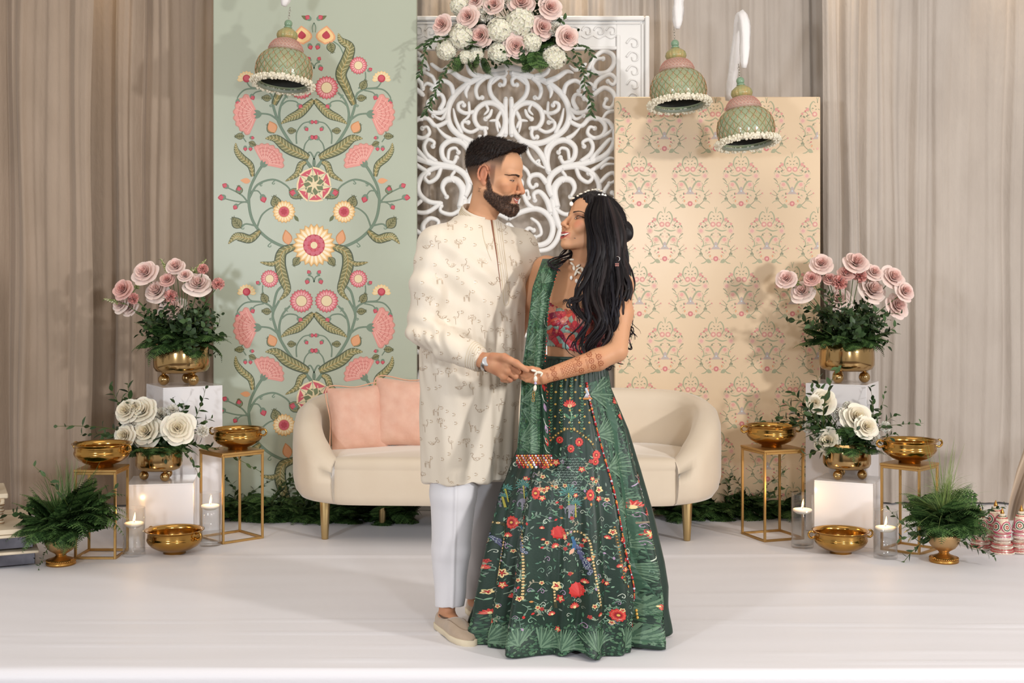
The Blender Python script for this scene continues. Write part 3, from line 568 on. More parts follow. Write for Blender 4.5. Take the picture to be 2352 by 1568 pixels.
# ------------------------------------------------------------------ hanging bells
GOLD = mat('antique_gold', '#b98a4a', .34, 1.0, bump=(60, .08, .003))
BRASS = mat('polished_brass', '#bd9350', .17, 1.0, noise=(9, .4, '#8f6630'), bump=(120, .05, .002))
POTM = mat('satin_brass', '#b99a6a', .14, 1.0, noise=(4, .2, '#8f744a'))
STANDM = mat('gold_paint', '#c09a60', .36, .85, noise=(20, .25, '#a37d46'))
BUD = mat('jasmine_buds', '#efe9d6', .7, noise=(60, .4, '#ddd2b4'))
CHROME = mat('steel_wire', '#b8b4ac', .3, 1.0)
def bell_meshes():
    k = 1/454.0
    prof = [(.02, 49), (26, 47), (42, 42), (53, 34), (60, 23), (64, 10), (65, -3), (63.5, -15), (60, -25), (61, -30), (59, -31), (56, -24)]      # dome, from the top down (px)
    dome = [(r*k, z*k) for r, z in prof]
    b = MB(); b.lathe(dome[::-1], 40); d = b.me('dome', mat('bell_sage', '#93a487', .3, coat=.35, noise=(20, .5, '#a79a6c')))
    band = MB(); band.lathe([(r*k, z*k) for r, z in ((34, 42), (40, 47), (39, 54), (35, 61), (29, 68), (22, 73))], 36); bm = band.me('band', mat('bell_rose', '#bb9d8e', .4, coat=.2))
    fin = MB()
    for z0, r0, h in ((72, 20, 25),):
        V, F = lathe([(r*k, z*k) for r, z in ((16, 72), (21, 76), (23.5, 83), (21, 91), (14, 97), (8, 101), (6.5, 104))], 48)
        V = [(x*(1+.06*math.cos(16*math.atan2(y, x))), y*(1+.06*math.cos(16*math.atan2(y, x))), z) for x, y, z in V]; fin.add(V, F)
    fm = fin.me('finial', mat('bell_finial', '#9da06c', .3, coat=.4, noise=(40, .7, '#c39c63')))
    kn = MB(); kn.ball((0, 0, 112*k), 9.5*k, 14, 10); kn.lathe([(9*k, 101*k), (10*k, 103*k), (8*k, 105*k)], 16); km = kn.me('knob', mat('bell_knob', '#7f9c80', .3, coat=.4))
    # lattice and dashes laid on the dome
    zs = [p[1] for p in dome][::-1]; rs = [p[0] for p in dome][::-1]
    zz = np.array(zs[2:]); rr = np.array(rs[2:])
    o = np.argsort(zz); zz, rr = zz[o], rr[o]
    rad = lambda z: float(np.interp(z, zz, rr))
    lat = MB(); n = 22
    for i in range(n):
        for sg in (1, -1):
            pts = []
            for j in range(13):
                t = j/12; z = (-24+t*66)*k; a = 2*PI*(i+sg*t*3.2)/n; r = rad(z)+.0008; pts.append((r*math.cos(a), r*math.sin(a), z))
            lat.tube(pts, .0011, 4, False)
    lm = lat.me('lattice', mat('bell_gilt', '#a8925c', .35, .6))
    das = MB()
    for row, (z0, z1) in enumerate(((-22, -12), (-8, 3), (7, 17), (20, 28))):
        for i in range(n):
            a = 2*PI*(i+.5*(row % 2))/n; pts = [((rad(z*k)+.001)*math.cos(a), (rad(z*k)+.001)*math.sin(a), z*k) for z in np.linspace(z0, z1, 4)]; das.tube(pts, .0016, 5)
    dm = das.me('inlay', mat('bell_blush', '#d9a183', .4))
    bl = MB()
    for i in range(30):
        for sg in (1, -1):
            pts = [((r+.5)*k*math.cos(2*PI*(i+sg*t*3)/30), (r+.5)*k*math.sin(2*PI*(i+sg*t*3)/30), z*k) for t, r, z in ((0, 38, 45), (.3, 40, 50), (.6, 37, 58), (.85, 32.5, 64.5), (1, 27, 70))]; bl.tube(pts, .0012, 4, False)
    bm2 = bl.me('band_lattice', mat('bell_rose_lattice', '#d0988a', .4))
    inn = MB(); inn.lathe([(60*k, -30*k), (58*k, -10*k), (50*k, 15*k), (20*k, 38*k), (.1*k, 40*k)], 32); im = inn.me('lining', mat('bell_dark', '#3a3a34', .8))
    lip = MB(); lip.lathe([(62*k, -32*k), (63*k, -36*k), (58*k, -37*k), (54*k, -35.5*k), (54*k, -31*k)], 40); lpm = lip.me('lip', mat('bell_lip', '#8d9484', .5))
    g = MB(); r_ = random.Random(3)
    for i in range(430):
        a = r_.uniform(0, 2*PI); b_ = r_.uniform(0, 2*PI); rr_ = 66+7.5*math.cos(b_); z = -32+5.5*math.sin(b_)
        g.ball((rr_*k*math.cos(a), rr_*k*math.sin(a), z*k), r_.uniform(2.6, 3.8)*k, 6, 4)
    g.lathe([((66+6.2*math.cos(a))*k, (-32+4.6*math.sin(a))*k) for a in np.linspace(0, 2*PI, 9)], 36)
    gm = g.me('jasmine_garland', BUD)
    ch = MB()
    for i in range(5):
        z = (122+i*6.5)*k; pts = []
        for j in range(11):
            a = 2*PI*j/10; u, w = 2.4*k*math.cos(a), 4.6*k*math.sin(a); pts.append((u, 0, z+w) if i % 2 else (0, u, z+w))
        ch.tube(pts, .0011, 5, False)
    cm = ch.me('chain', CHROME)
    return [('dome', d), ('band', bm), ('finial', fm), ('knob', km), ('lattice', lm), ('inlay', dm), ('band_lattice', bm2), ('lining', im), ('lip', lpm), ('jasmine_garland', gm), ('chain', cm)]
BELL = bell_meshes()
def bell(px, py, D, rot, label):
    p = P(px, py, D); t = empty('hanging_bell', p, label=label, cat='bell', group='painted bells hung before the backdrop', rot=rot)
    kids = {}
    for nm, me in BELL:
        par = t
        if nm in ('lattice', 'inlay'): par = kids['dome']
        if nm == 'band_lattice': par = kids['band']
        kids[nm] = ob(nm, me, par)
        if nm == 'jasmine_garland': kids[nm]['kind'] = 'stuff'; kids[nm]['label'] = 'thick white jasmine bud garland round the rim'
    return t
bell(652, 162, 6.62, (math.radians(-8), math.radians(4), 0), 'sage green painted bell hanging before the green floral panel')
bell(1558, 208, 6.62, (math.radians(-8), math.radians(-3), 0), 'sage green painted bell nearer the white carved screen, higher of its pair')
bell(1713, 296, 6.50, (math.radians(-8), math.radians(-5), 0), 'sage green painted bell, lower of the pair before the cream panel')
CLOTH = mat('white_cotton', '#efeceb', .8, sheen=.3, bump=(50, .3, .006))
def hanger(p0, p1, w, label, loop=None):
    """crumpled strip of white cloth from the bell's chain to the rig above"""
    a, b = Vector(p0), Vector(p1); n = 22; r_ = random.Random(int(a.x*100)); V = []; m = 14
    path = [a.lerp(b, i/(n-1)) for i in range(n)] if loop is None else [Vector(q) for q in spline([tuple(q) for q in loop], max(3, n//(len(loop)-1)))]
    rad = [w*(.45+.55*min(1, i/3)) * (1+.08*math.sin(i*1.3)) for i in range(len(path))]
    Vt, F = tube(path, rad, m)
    ctr = [path[i//m] for i in range(len(Vt))]
    Vt = [c+(v-c)*(1+.18*math.sin(5*(i % m)*2*PI/m+.35*(i//m))+.06*r_.random()) for i, (v, c) in enumerate(zip(Vt, ctr))]
    o = ob('cloth_hanger', mesh('cloth_hanger', Vt, F, CLOTH)); return tag(o, label, 'hanger', 'white cloth wraps that hold the bells')
hanger(P(652, 14, 6.62), P(676, -80, 6.62), .024, 'white cloth wrap above the bell on the green panel')
hanger(P(1556, 66, 6.62), P(1562, -80, 6.62), .025, 'white cloth wrap holding the bell by the carved screen')
_h = hanger(P(1709, 155, 6.5), P(1700, 20, 6.5), .024, 'white cloth loop folded over itself above the lower bell',
       [P(1709, 156, 6.5), P(1711, 110, 6.5), P(1711, 60, 6.51), P(1704, 34, 6.54), P(1697, 60, 6.6), P(1692, 110, 6.66), P(1683, 165, 6.74), P(1676, 226, 6.86)])
_b = MB(); _b.tube([P(1704, 34, 6.54), P(1704, 0, 6.54), Vector((P(1704, 0, 6.54).x, P(1704, 0, 6.54).y, 3.74))], .0005, 5); _b.build('nylon_line', CHROME, _h)
# ------------------------------------------------------------------ sofa
def sofa():
    Y = CAM_Y+6.22+.36
    t = empty('loveseat_sofa', (P(1164, 0, 6.5).x, Y, 0), math.radians(-1.2), 'curved cream velvet loveseat on tapered gold legs', 'sofa')
    vel = mat('cream_velvet', '#dccdb8', .7, sheen=.55, noise=(5, .35, '#d0bea6'), bump=(140, .06, .003))
    # shell: plan path from the arm front round the back, with height of its rim
    half = [(-.80, -.385, .40), (-.885, -.33, .47), (-.965, -.20, .565), (-1.0, .0, .625), (-.965, .13, .66), (-.86, .22, .682), (-.62, .262, .69), (-.3, .272, .692), (0, .275, .692)]
    pts = half+[(-x, y, z) for x, y, z in half[-2::-1]]
    q = spline(pts, 7); n = len(q); V = []; T = .07
    for i in range(n):
        tg = q[min(i+1, n-1)]-q[max(i-1, 0)]; l = math.hypot(tg[0], tg[1]); nx, ny = tg[1]/l, -tg[0]/l    # outward = left of travel? (front-left to back): flip below
        nx, ny = -nx, -ny
        h = q[i][2]; e = min(i, n-1-i)/(n-1); th = T*(.55+.45*min(1, e/.06)); zb = .185
        sec = [(-.75, zb+.09), (-1.0, h-.10), (-.98, h-.05), (-.72, h-.012), (-.2, h), (.35, h-.006), (.82, h-.034), (1.0, h-.08), (1.04, (h+zb)/2+.05), (1.02, zb+.10), (.85, zb+.045), (.5, zb+.012), (-.2, zb)]
        for o, z in sec: V.append((q[i][0]+nx*th*o, q[i][1]+ny*th*o, z))
    F = grid_faces(13, n, True)+[tuple(range(13)), tuple(range((n-1)*13, n*13))[::-1]]
    ob('backrest', mesh('backrest', V, F, vel), t)
    # seat: plan outline of the inside, front slightly bowed
    inner = [(x*.945, y-.045 if y > 0 else y, 0) for x, y, z in half[1:]]
    out = [(-.79, -.405, 0), (-.4, -.425, 0), (0, -.43, 0), (.4, -.425, 0), (.79, -.405, 0)]+[(-x, y, 0) for x, y, z in inner]+[p for p in inner[::-1][1:]]
    qq = spline(out, 6, True); m = len(qq)
    def ring(off, z): return [(p[0]*(1-off), p[1]*(1-off), z) for p in qq]
    V = []; rings = [(.03, .186), (.006, .20), (0, .23), (0, .345), (.004, .352), (.004, .356), (0, .362), (.0, .378), (.010, .395), (.03, .407), (.10, .415), (.5, .424), (.9, .426), (.999, .426)]
    for off, z in rings: V += ring(off, z)
    F = grid_faces(m, len(rings), True)
    ob('seat', mesh('seat', V, F, vel), t)
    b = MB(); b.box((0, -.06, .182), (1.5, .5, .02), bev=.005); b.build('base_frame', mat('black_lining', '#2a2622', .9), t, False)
    lg = mat('brushed_gold', '#c7ad7c', .3, 1.0)
    for x, y in ((-.875, -.27), (.875, -.27), (-.64, .10), (.64, .10)):
        b = MB(); b.lathe([(.0005, 0), (.0155, .0), (.017, .004), (.027, .185), (.026, .19), (.0005, .19)], 14); lo = b.build('leg', lg, t, loc=(x, y, 0))
    return t
sofa()
def cushion_mesh(w, h, th, seed):
    n = 22; V = []; r_ = random.Random(seed)
    for sd in (-1, 1):
        for j in range(n):
            for i in range(n):
                u, v = -1+2*i/(n-1), -1+2*j/(n-1)
                pz = th*max(0, (1-abs(u)**2.6))**.5*max(0, (1-abs(v)**2.6))**.5
                pin = 1-.06*(1-abs(u))*abs(v)**3; pin2 = 1-.06*(1-abs(v))*abs(u)**3
                wr = .006*math.sin(9*u+4*v+seed)*math.sin(7*v)*(1-u*u)
                V.append((u*w/2*pin2, sd*(pz+wr*(1 if pz > .01 else 0)), v*h/2*pin))
    F = grid_faces(n, n); k = n*n
    F = F+[tuple(k+i for i in f[::-1]) for f in grid_faces(n, n)]
    return V, F
def cushion(px, py, D, w, h, rot, label, seed, group):
    V, F = cushion_mesh(w, h, .065, seed)
    m = mat('blush_crushed_velvet', '#e3b8a3', .55, sheen=.6, noise=(16, .6, '#d69e88'), bump=(50, .25, .006))
    t = empty('throw_cushion', P(px, py, D), rot=rot, label=label, cat='cushion', group=group)
    c = ob('cover', mesh('cover', V, F, m), t)
    pts = [(-w/2, 0, -h/2), (0, 0, -h/2*.97), (w/2, 0, -h/2), (w/2*.97, 0, 0), (w/2, 0, h/2), (0, 0, h/2*.97), (-w/2, 0, h/2), (-w/2*.97, 0, 0)]
    b = MB(); b.tube(spline(pts, 6, True)+[pts[0]], .0035, 6, False); b.build('piping', mat('blush_piping', '#d9a88a', .5, sheen=.4), t)
cushion(822, 962, 6.56, .285, .335, (math.radians(-14), math.radians(-3), math.radians(16)), 'blush pink velvet cushion leaning on the sofa arm', 1, 'blush cushions on the loveseat')
cushion(935, 948, 6.60, .335, .345, (math.radians(-15), math.radians(4), math.radians(4)), 'blush pink velvet cushion nearest the man, partly hidden behind his back', 2, 'blush cushions on the loveseat')
# ------------------------------------------------------------------ pedestals
def pedestal(px, D, w, d, h, rz, label):
    p = P(px, 0, D); t = empty('display_pedestal', (p.x, p.y, 0), rz, label, 'pedestal', 'white plinths holding the flower bowls')
    m = mat('white_acrylic', '#eceaec', .16, coat=.3, noise=(2.5, .35, '#dcd8dc'))
    for x, y, a, b_ in ((0, -d/2+.004, w, .008), (0, d/2-.004, w, .008), (-w/2+.004, 0, .008, d-.017), (w/2-.004, 0, .008, d-.017)):
        b = MB(); b.box((x, y, (h-.008)/2), (a, b_, h-.008), bev=.0012); b.build('side_panel', m, t, False)
    b = MB(); b.box((0, 0, h-.004), (w, d, .008), bev=.0015); b.build('top_panel', m, t, False)
    return h
PT_L = (418, 6.62); PL_L = (375, 6.27); PT_R = (1938, 6.62); PL_R = (1948, 6.27)
HT = CAM_Z-(889-HOR)/FPX*6.45; HL = CAM_Z-(1112-HOR)/FPX*6.13
pedestal(423, 6.62, .30, .30, HT, math.radians(31), 'tall white pedestal beside the green panel, under the brass bowl of pink roses')
pedestal(374, 6.28, .305, .28, HL, math.radians(10), 'low white pedestal with cream roses, in front of the tall one by the green panel')
pedestal(1935, 6.62, .30, .30, HT+.012, math.radians(-27), 'tall white pedestal by the silver drape, under the brass bowl of pink roses')
pedestal(1950, 6.28, .275, .26, HL+.006, math.radians(-26), 'low white pedestal with white roses, in front of the tall one by the cream panel')
# ------------------------------------------------------------------ round brass pots on ball feet
def pot_meshes():
    b = MB(); b.lathe([(.001, .062), (.06, .060), (.105, .062), (.128, .072), (.139, .092), (.140, .12), (.138, .16), (.132, .212), (.1285, .214), (.126, .21), (.13, .16), (.131, .12), (.125, .085), (.10, .072), (.001, .070)], 48)
    f = MB(); f.ball((0, 0, .0285), .0285, 20, 14); f.lathe([(.008, .054), (.013, .062), (.013, .066)], 12)
    s = MB(); s.lathe([(.001, .185), (.125, .185)], 32)
    return b.me('bowl', POTM), f.me('ball_foot', POTM), s.me('moss', mat('floral_foam', '#2c3a22', .95, noise=(60, .6, '#1d2817')))
POT = pot_meshes()
def pot(px, D, z, sc, rz, label):
    p = P(px, 0, D); t = empty('brass_pot', (p.x, p.y, z), rz, label, 'pot', 'round brass bowls on ball feet'); t.scale = (sc,)*3
    ob('bowl', POT[0], t); ob('moss', POT[2], t)
    for k in range(3): a = 2*PI*k/3; ob('ball_foot', POT[1], t, (.088*math.cos(a), .088*math.sin(a), 0))
    return p.x, p.y, z, sc
POT_TL = pot(417, 6.60, HT, 1.0, -.62, 'round brass pot with ball feet on the tall pedestal by the green panel')
POT_LL = pot(365, 6.27, HL, .79, -.9, 'small round brass pot with ball feet on the low pedestal by the green panel')
POT_TR = pot(1945, 6.60, HT+.012, .98, -.25, 'round brass pot with ball feet on the tall pedestal by the silver drape')
POT_LR = pot(1945, 6.27, HL+.006, .81, -.35, 'small round brass pot with ball feet on the low pedestal by the cream panel')
# ------------------------------------------------------------------ gold stands
def stand(px, py, w, h, rz, label):
    D = floorD(py); p = P(px, py, D); t = empty('plinth_stand', (p.x, p.y, 0), rz, label, 'stand', 'slim gold frame stands'); k = .011
    b = MB(); b.box((0, 0, h-.006), (w+.004, w+.004, .012), bev=.002); b.build('top_plate', STANDM, t, False)
    for i in (-1, 1):
        for j in (-1, 1):
            b = MB(); b.box((i*(w-k)/2, j*(w-k)/2, (h-.012)/2), (k, k, h-.012), bev=.0015); b.build('leg', STANDM, t, False)
    for z in (k/2, h-.012-k/2):
        for i in (-1, 1):
            b = MB(); b.box((i*(w-k)/2, 0, z), (k, w-2*k, k), bev=.0012); b.build('rail', STANDM, t, False)
            b = MB(); b.box((0, i*(w-k)/2, z), (w-2*k, k, k), bev=.0012); b.build('rail', STANDM, t, False)
    return p.x, p.y, h
S1 = stand(234, 1274, .19, .402, math.radians(-1), 'slim gold frame stand behind the leafy urn, nearest the tiered shelf')
S2 = stand(532, 1235, .225, .432, math.radians(42), 'slim gold frame stand set cornerwise before the green panel')
S3 = stand(1774, 1232, .222, .440, math.radians(20), 'slim gold frame stand beside the sofa and cream panel')
S4 = stand(2089, 1262, .195, .405, math.radians(47), 'slim gold frame stand behind the grassy urn and glass candle')
# ------------------------------------------------------------------ brass bowls (urli)
def bowl_meshes():
    prof = [(.001, .006), (.035, .004), (.046, 0), (.05, .002), (.048, .010), (.075, .019), (.102, .034), (.116, .050), (.121, .062), (.119, .072), (.1165, .074), (.118, .078), (.1165, .082), (.1175, .086), (.116, .092), (.120, .099), (.129, .103), (.130, .106), (.122, .105), (.114, .098), (.113, .085), (.115, .062), (.108, .046), (.08, .026), (.04, .014), (.001, .012)]
    b = MB(); b.lathe(prof, 52)
    h = MB(); h.tube(spline([(.117, 0, .080), (.137, 0, .072), (.150, 0, .082), (.150, 0, .096), (.138, 0, .103), (.121, 0, .096)], 5), [.0042]*2+[.0052]*22+[.0042]*2, 8)
    return b.me('bowl', BRASS), h.me('handle', BRASS)
BOWL = bowl_meshes()
def urli(x, y, z, sc, rz, label):
    t = empty('brass_bowl', (x, y, z), rz, label, 'bowl', 'brass bowls with loop handles'); t.scale = (sc,)*3
    ob('bowl', BOWL[0], t); ob('handle', BOWL[1], t); ob('handle', BOWL[1], t, rot=(0, 0, PI))
urli(S1[0], S1[1], S1[2], 1.03, -.35, 'brass bowl with loop handles on the stand behind the leafy urn')
urli(S2[0]+.03, S2[1], S2[2], .97, -.2, 'brass bowl with loop handles on the cornerwise stand by the green panel')
urli(S3[0]-.005, S3[1], S3[2], 1.0, .12, 'brass bowl with loop handles on the stand beside the sofa')
urli(S4[0], S4[1], S4[2], 1.02, .06, 'brass bowl with loop handles on the stand above the grassy urn')
_p = P(401, 1271, floorD(1271)); urli(_p.x, _p.y, .002, 1.04, -.5, 'brass bowl with loop handles on the floor before the cream roses')
_p = P(1931, 1271, floorD(1271)); urli(_p.x, _p.y, .002, 1.0, .1, 'brass bowl with loop handles on the floor between two glass candles by the silver drape')
# ------------------------------------------------------------------ floating candles in glass cylinders
def glass_material(name, tint):
    m = bpy.data.materials.new(name); m.use_nodes = True; nt = m.node_tree; nt.nodes.clear()
    o = nt.nodes.new('ShaderNodeOutputMaterial'); g = nt.nodes.new('ShaderNodeBsdfGlossy'); t = nt.nodes.new('ShaderNodeBsdfTransparent'); f = nt.nodes.new('ShaderNodeLayerWeight'); x = nt.nodes.new('ShaderNodeMixShader'); p = nt.nodes.new('ShaderNodeMath')
    p.operation = 'POWER'; p.inputs[1].default_value = 3.0; nt.links.new(f.outputs['Facing'], p.inputs[0]); q = nt.nodes.new('ShaderNodeMath'); q.operation = 'MULTIPLY_ADD'; q.inputs[1].default_value = .55; q.inputs[2].default_value = .035; nt.links.new(p.outputs[0], q.inputs[0])
    t.inputs['Color'].default_value = tint; g.inputs['Roughness'].default_value = .03
    nt.links.new(q.outputs[0], x.inputs[0]); nt.links.new(t.outputs[0], x.inputs[1]); nt.links.new(g.outputs[0], x.inputs[2]); nt.links.new(x.outputs[0], o.inputs[0])
    return m
SC.cycles.transparent_max_bounces = 16; SC.cycles.max_bounces = 8; SC.cycles.diffuse_bounces = 3; SC.cycles.glossy_bounces = 4
GLASS = glass_material('clear_glass', (.985, .988, .988, 1)); WATER = glass_material('still_water', (.94, .95, .955, 1))
WAX = mat('white_wax', '#f6efe2', .4, sss=.3); FLAME = mat('candle_flame', '#ffd27a', .5, emit=('#ffb45a', 16)); WICK = mat('wick_char', '#2a1c12', .9)
def candle(px, py, r, h, fill, label, wl):
    D = floorD(py); p = P(px, py, D)
    t = empty('glass_cylinder', (p.x, p.y, .002), label=label, cat='vase', group='tall glass cylinders with floating candles')
    b = MB(); b.lathe([(.0005, 0), (r*.96, 0), (r, .004), (r, h-.001), (r-.0015, h), (r-.003, h-.001), (r-.003, .016), (r*.8, .012), (.0005, .011)], 40); b.build('cylinder', GLASS, t)
    b = MB(); b.lathe([(.0005, .0125), (r*.78, .0135), (r-.0036, .018), (r-.0036, fill), (.0005, fill)], 40); b.build('water', WATER, t)
    c = empty('floating_candle', (p.x, p.y, .002+fill-.014), label=wl, cat='candle', group='floating disc candles'); rc = r*.86
    b = MB(); b.lathe([(.0005, 0), (rc*.6, .0), (rc*.95, .010), (rc, .016), (rc*.97, .021), (rc*.75, .0225), (.0005, .0225)], 28); b.build('wax_disc', WAX, c)
    b = MB(); b.tube([(0, 0, .022), (.001, 0, .030), (.003, 0, .034)], .001, 6); b.build('wick', WICK, c)
    b = MB(); b.lathe([(.0003, .030), (.0034, .034), (.0048, .041), (.0036, .051), (.0016, .060), (.0003, .067)], 12)
    b.v = [(x+.12*(z-.03), y, z) for x, y, z in b.v]; b.build('flame', FLAME, c)
    l = bpy.data.lights.new('candle_glow', 'POINT'); l.energy = .35; l.color = (1, .62, .28); l.shadow_soft_size = .008
    o = bpy.data.objects.new('candle_glow', l); COL.objects.link(o); o.parent = c; o.location = (0, 0, .075)
candle(308, 1276, .0505, .218, .142, 'glass cylinder of water on the floor before the low pedestal of cream roses', 'lit floating candle before the low pedestal of cream roses')
candle(483, 1252, .0500, .248, .182, 'taller glass cylinder between the floor bowl and cornerwise gold stand', 'lit floating candle beside the cornerwise gold stand')
candle(1843, 1257, .0520, .252, .172, 'tall glass cylinder of water between the sofa side stand and floor bowl', 'lit floating candle beside the stand near the sofa')
candle(2034, 1281, .0535, .216, .132, 'shorter glass cylinder of water beside the grassy urn', 'lit floating candle beside the grassy urn')
# ------------------------------------------------------------------ footed gold urns
def urn(px, py, label):
    D = floorD(py); p = P(px, py, D); t = empty('footed_urn', (p.x, p.y, .001), label=label, cat='urn', group='footed gold urns'); k = 1/524
    b = MB(); b.lathe([(r*k, z*k) for r, z in ((.2, 22), (10, 21), (14, 26), (26, 33), (34, 44), (38, 58), (39, 66), (37, 67), (35, 60), (28, 44), (.2, 34))], 36); b.build('cup', mat('champagne_gold', '#c9a678', .4, .9, noise=(30, .3, '#b08a58')), t)
    b = MB(); b.lathe([(r*k, z*k) for r, z in ((.2, 0), (33, 0), (34, 3), (33, 6), (31, 8), (31, 11), (25, 14), (14, 18), (10, 23), (9, 27))], 36)
    for i in range(40): a = 2*PI*i/40; b.ball((31.5*k*math.cos(a), 31.5*k*math.sin(a), 9.5*k), 2.4*k, 6, 4)
    b.build('foot', GOLD, t)
    return p.x, p.y, 60*k
U1 = urn(140, 1296, 'footed gold urn of ferns beside the ivory tiered shelf'); U2 = urn(2168, 1290, 'footed gold urn of trailing grass beside the jewelled cones')
# ------------------------------------------------------------------ ivory tiered shelf at the edge
def tiered_shelf():
    ivory = mat('ivory_paint', '#d9cbb3', .42, noise=(12, .4, '#c6b191'), bump=(60, .1, .003)); ring = mat('gilt_rings', '#8a5a30', .4, .5); mir = mat('mirror_band', '#6a6a72', .08, 1.0, noise=(14, .5, '#2f2f36'))
    t = empty('tiered_shelf', P(-62, 1284, floorD(1284)), math.radians(24), 'ivory tiered shelf with turned ringed posts and mirrored steps', 'shelf')
    # three mirrored steps, then two raised platforms on turned posts
    for k, (w, z) in enumerate(((.56, .0), (.545, .072))):
        b = MB(); b.box((-.02, 0, z+.036), (w-.03, w-.03, .05), bev=.002); b.build('mirror_step', mir, t, False)
        b = MB(); b.box((-.02, 0, z+.0665), (w, w, .012), bev=.003); b.build('step_edge', ivory, t, False)
    b = MB(); b.box((-.02, 0, .157), (.53, .53, .022), bev=.003); b.build('platform', ivory, t, False)
    def post(x, y, z0, h):
        o = MB(); prof = []; n = 9
        for i in range(n):
            a, c = i/n, (i+1)/n; rr = .023 if i % 2 == 0 else .018; prof += [(rr, h*a), (rr+.004, h*(a+.03)), (rr+.004, h*(c-.03)), (rr, h*c)]
        o.lathe([(.001, 0)]+prof+[(.001, h)], 20); q = o.build('post', ivory, t, loc=(x, y, z0))
        r2 = MB()
        for i in range(n): r2.lathe([((.0265 if i % 2 == 0 else .0215), h*(i/n+.055)-.0022), ((.0285 if i % 2 == 0 else .0235), h*(i/n+.055)), ((.0265 if i % 2 == 0 else .0215), h*(i/n+.055)+.0022)], 20)
        r2.build('post_rings', ring, q)
    for x, y in ((.10, -.10), (-.14, -.10), (.10, .14)): post(x, y, .168, .118)
    b = MB(); b.box((-.06, .02, .297), (.40, .34, .022), bev=.004); b.build('platform', ivory, t, False)
    b = MB(); b.box((-.06, -.152, .275), (.37, .01, .026), bev=.002); b.build('apron', mat('carved_apron', '#9a7a52', .5, noise=(60, .8, '#e0d3bb')), t, False)
    for x, y in ((.055, -.10), (-.16, -.10)): post(x, y, .308, .125)
    b = MB(); b.box((-.085, -.01, .444), (.34, .27, .018), bev=.004); b.build('platform', ivory, t, False)
tiered_shelf()
# ------------------------------------------------------------------ jewelled cones
def cone(px, py, sc, label, rz):
    D = floorD(py); p = P(px, py, D); t = empty('jewelled_cone', (p.x, p.y, .001), rz, label, 'ornament', 'jewelled cone ornaments'); t.scale = (sc,)*3; k = 1/520
    b = MB(); b.lathe([(r*k, z*k) for r, z in ((.2, 0), (27, 0), (28, 3), (26, 7), (23, 14), (24, 18), (23, 24), (17, 28), (16, 30))], 28); b.build('base', mat('cone_silver', '#cbb9ab', .3, .4, noise=(50, .6, '#a4573f')), t)
    b = MB(); b.lathe([(r*k, z*k) for r, z in ((16, 30), (19, 33), (20, 40), (18, 44), (17, 47))], 28); b.build('collar', mat('cone_pale', '#ded4c8', .3, .3, noise=(80, .6, '#b43a46')), t)
    b = MB(); b.lathe([(r*k, z*k) for r, z in ((17, 47), (20, 50), (19, 62), (15, 76), (10, 88), (5, 95), (4, 97))], 28); cn = b.build('cone', mat('cone_cream', '#e3cdb4', .35, .2), t)
    b = MB(); b.lathe([(r*k, z*k) for r, z in ((4.5, 96), (5, 99), (3, 104), (.3, 111))], 12); b.build('tip', GOLD, t)
    be = MB(); rc, gc, wc, mc = H('#b8303c'), H('#2f5a48'), H('#f0ead8'), H('#c23a6a')
    def row(r, z, n, s, c): [be.ball((r*k*math.cos(2*PI*i/n), r*k*math.sin(2*PI*i/n), z*k), s*k, 5, 4, col=c) for i in range(n)]
    for r, z, c in ((27.5, 2, wc), (26.3, 6, rc), (24.5, 11, rc), (24, 16, wc), (23, 23, rc), (18, 28, wc), (19.5, 36, wc), (19, 42, mc), (20, 50, mc), (19.8, 55, wc), (11, 86, rc), (8.5, 90, gc), (6, 94, wc), (13, 81, wc)): row(r, z, int(r*1.9), 1.5, c)
    rad = lambda z: np.interp(z, (47, 50, 62, 76, 88, 95), (17, 20, 19, 15, 10, 5))
    for q in range(4):
        for rr, c in ((3.0, rc), (5.4, wc), (7.6, gc), (9.8, wc), (12, mc)):
            for i in range(int(rr*3)):
                a = 2*PI*i/int(rr*3); z = 65+rr*math.sin(a)*1.05; th = q*PI/2+rr*math.cos(a)/19*1.15; be.ball(((rad(z)+.4)*k*math.cos(th), (rad(z)+.4)*k*math.sin(th), z*k), 1.3*k, 5, 4, col=c)
    be.build('beadwork', mat('cone_beads', rough=.2, vcol=True, coat=.5), t, colors=True)['kind'] = 'stuff'
cone(2302, 1270, .98, 'red and white beaded cone in front, beside the leaves of the grassy urn', .3)
cone(2346, 1268, 1.02, 'beaded cone at the very edge of the stage beside another cone', 1.0)
cone(2287, 1252, 1.0, 'beaded cone standing behind the front one, partly hidden', 1.9)
cone(2252, 1259, .9, 'beaded cone almost hidden by the urn greenery', .1)
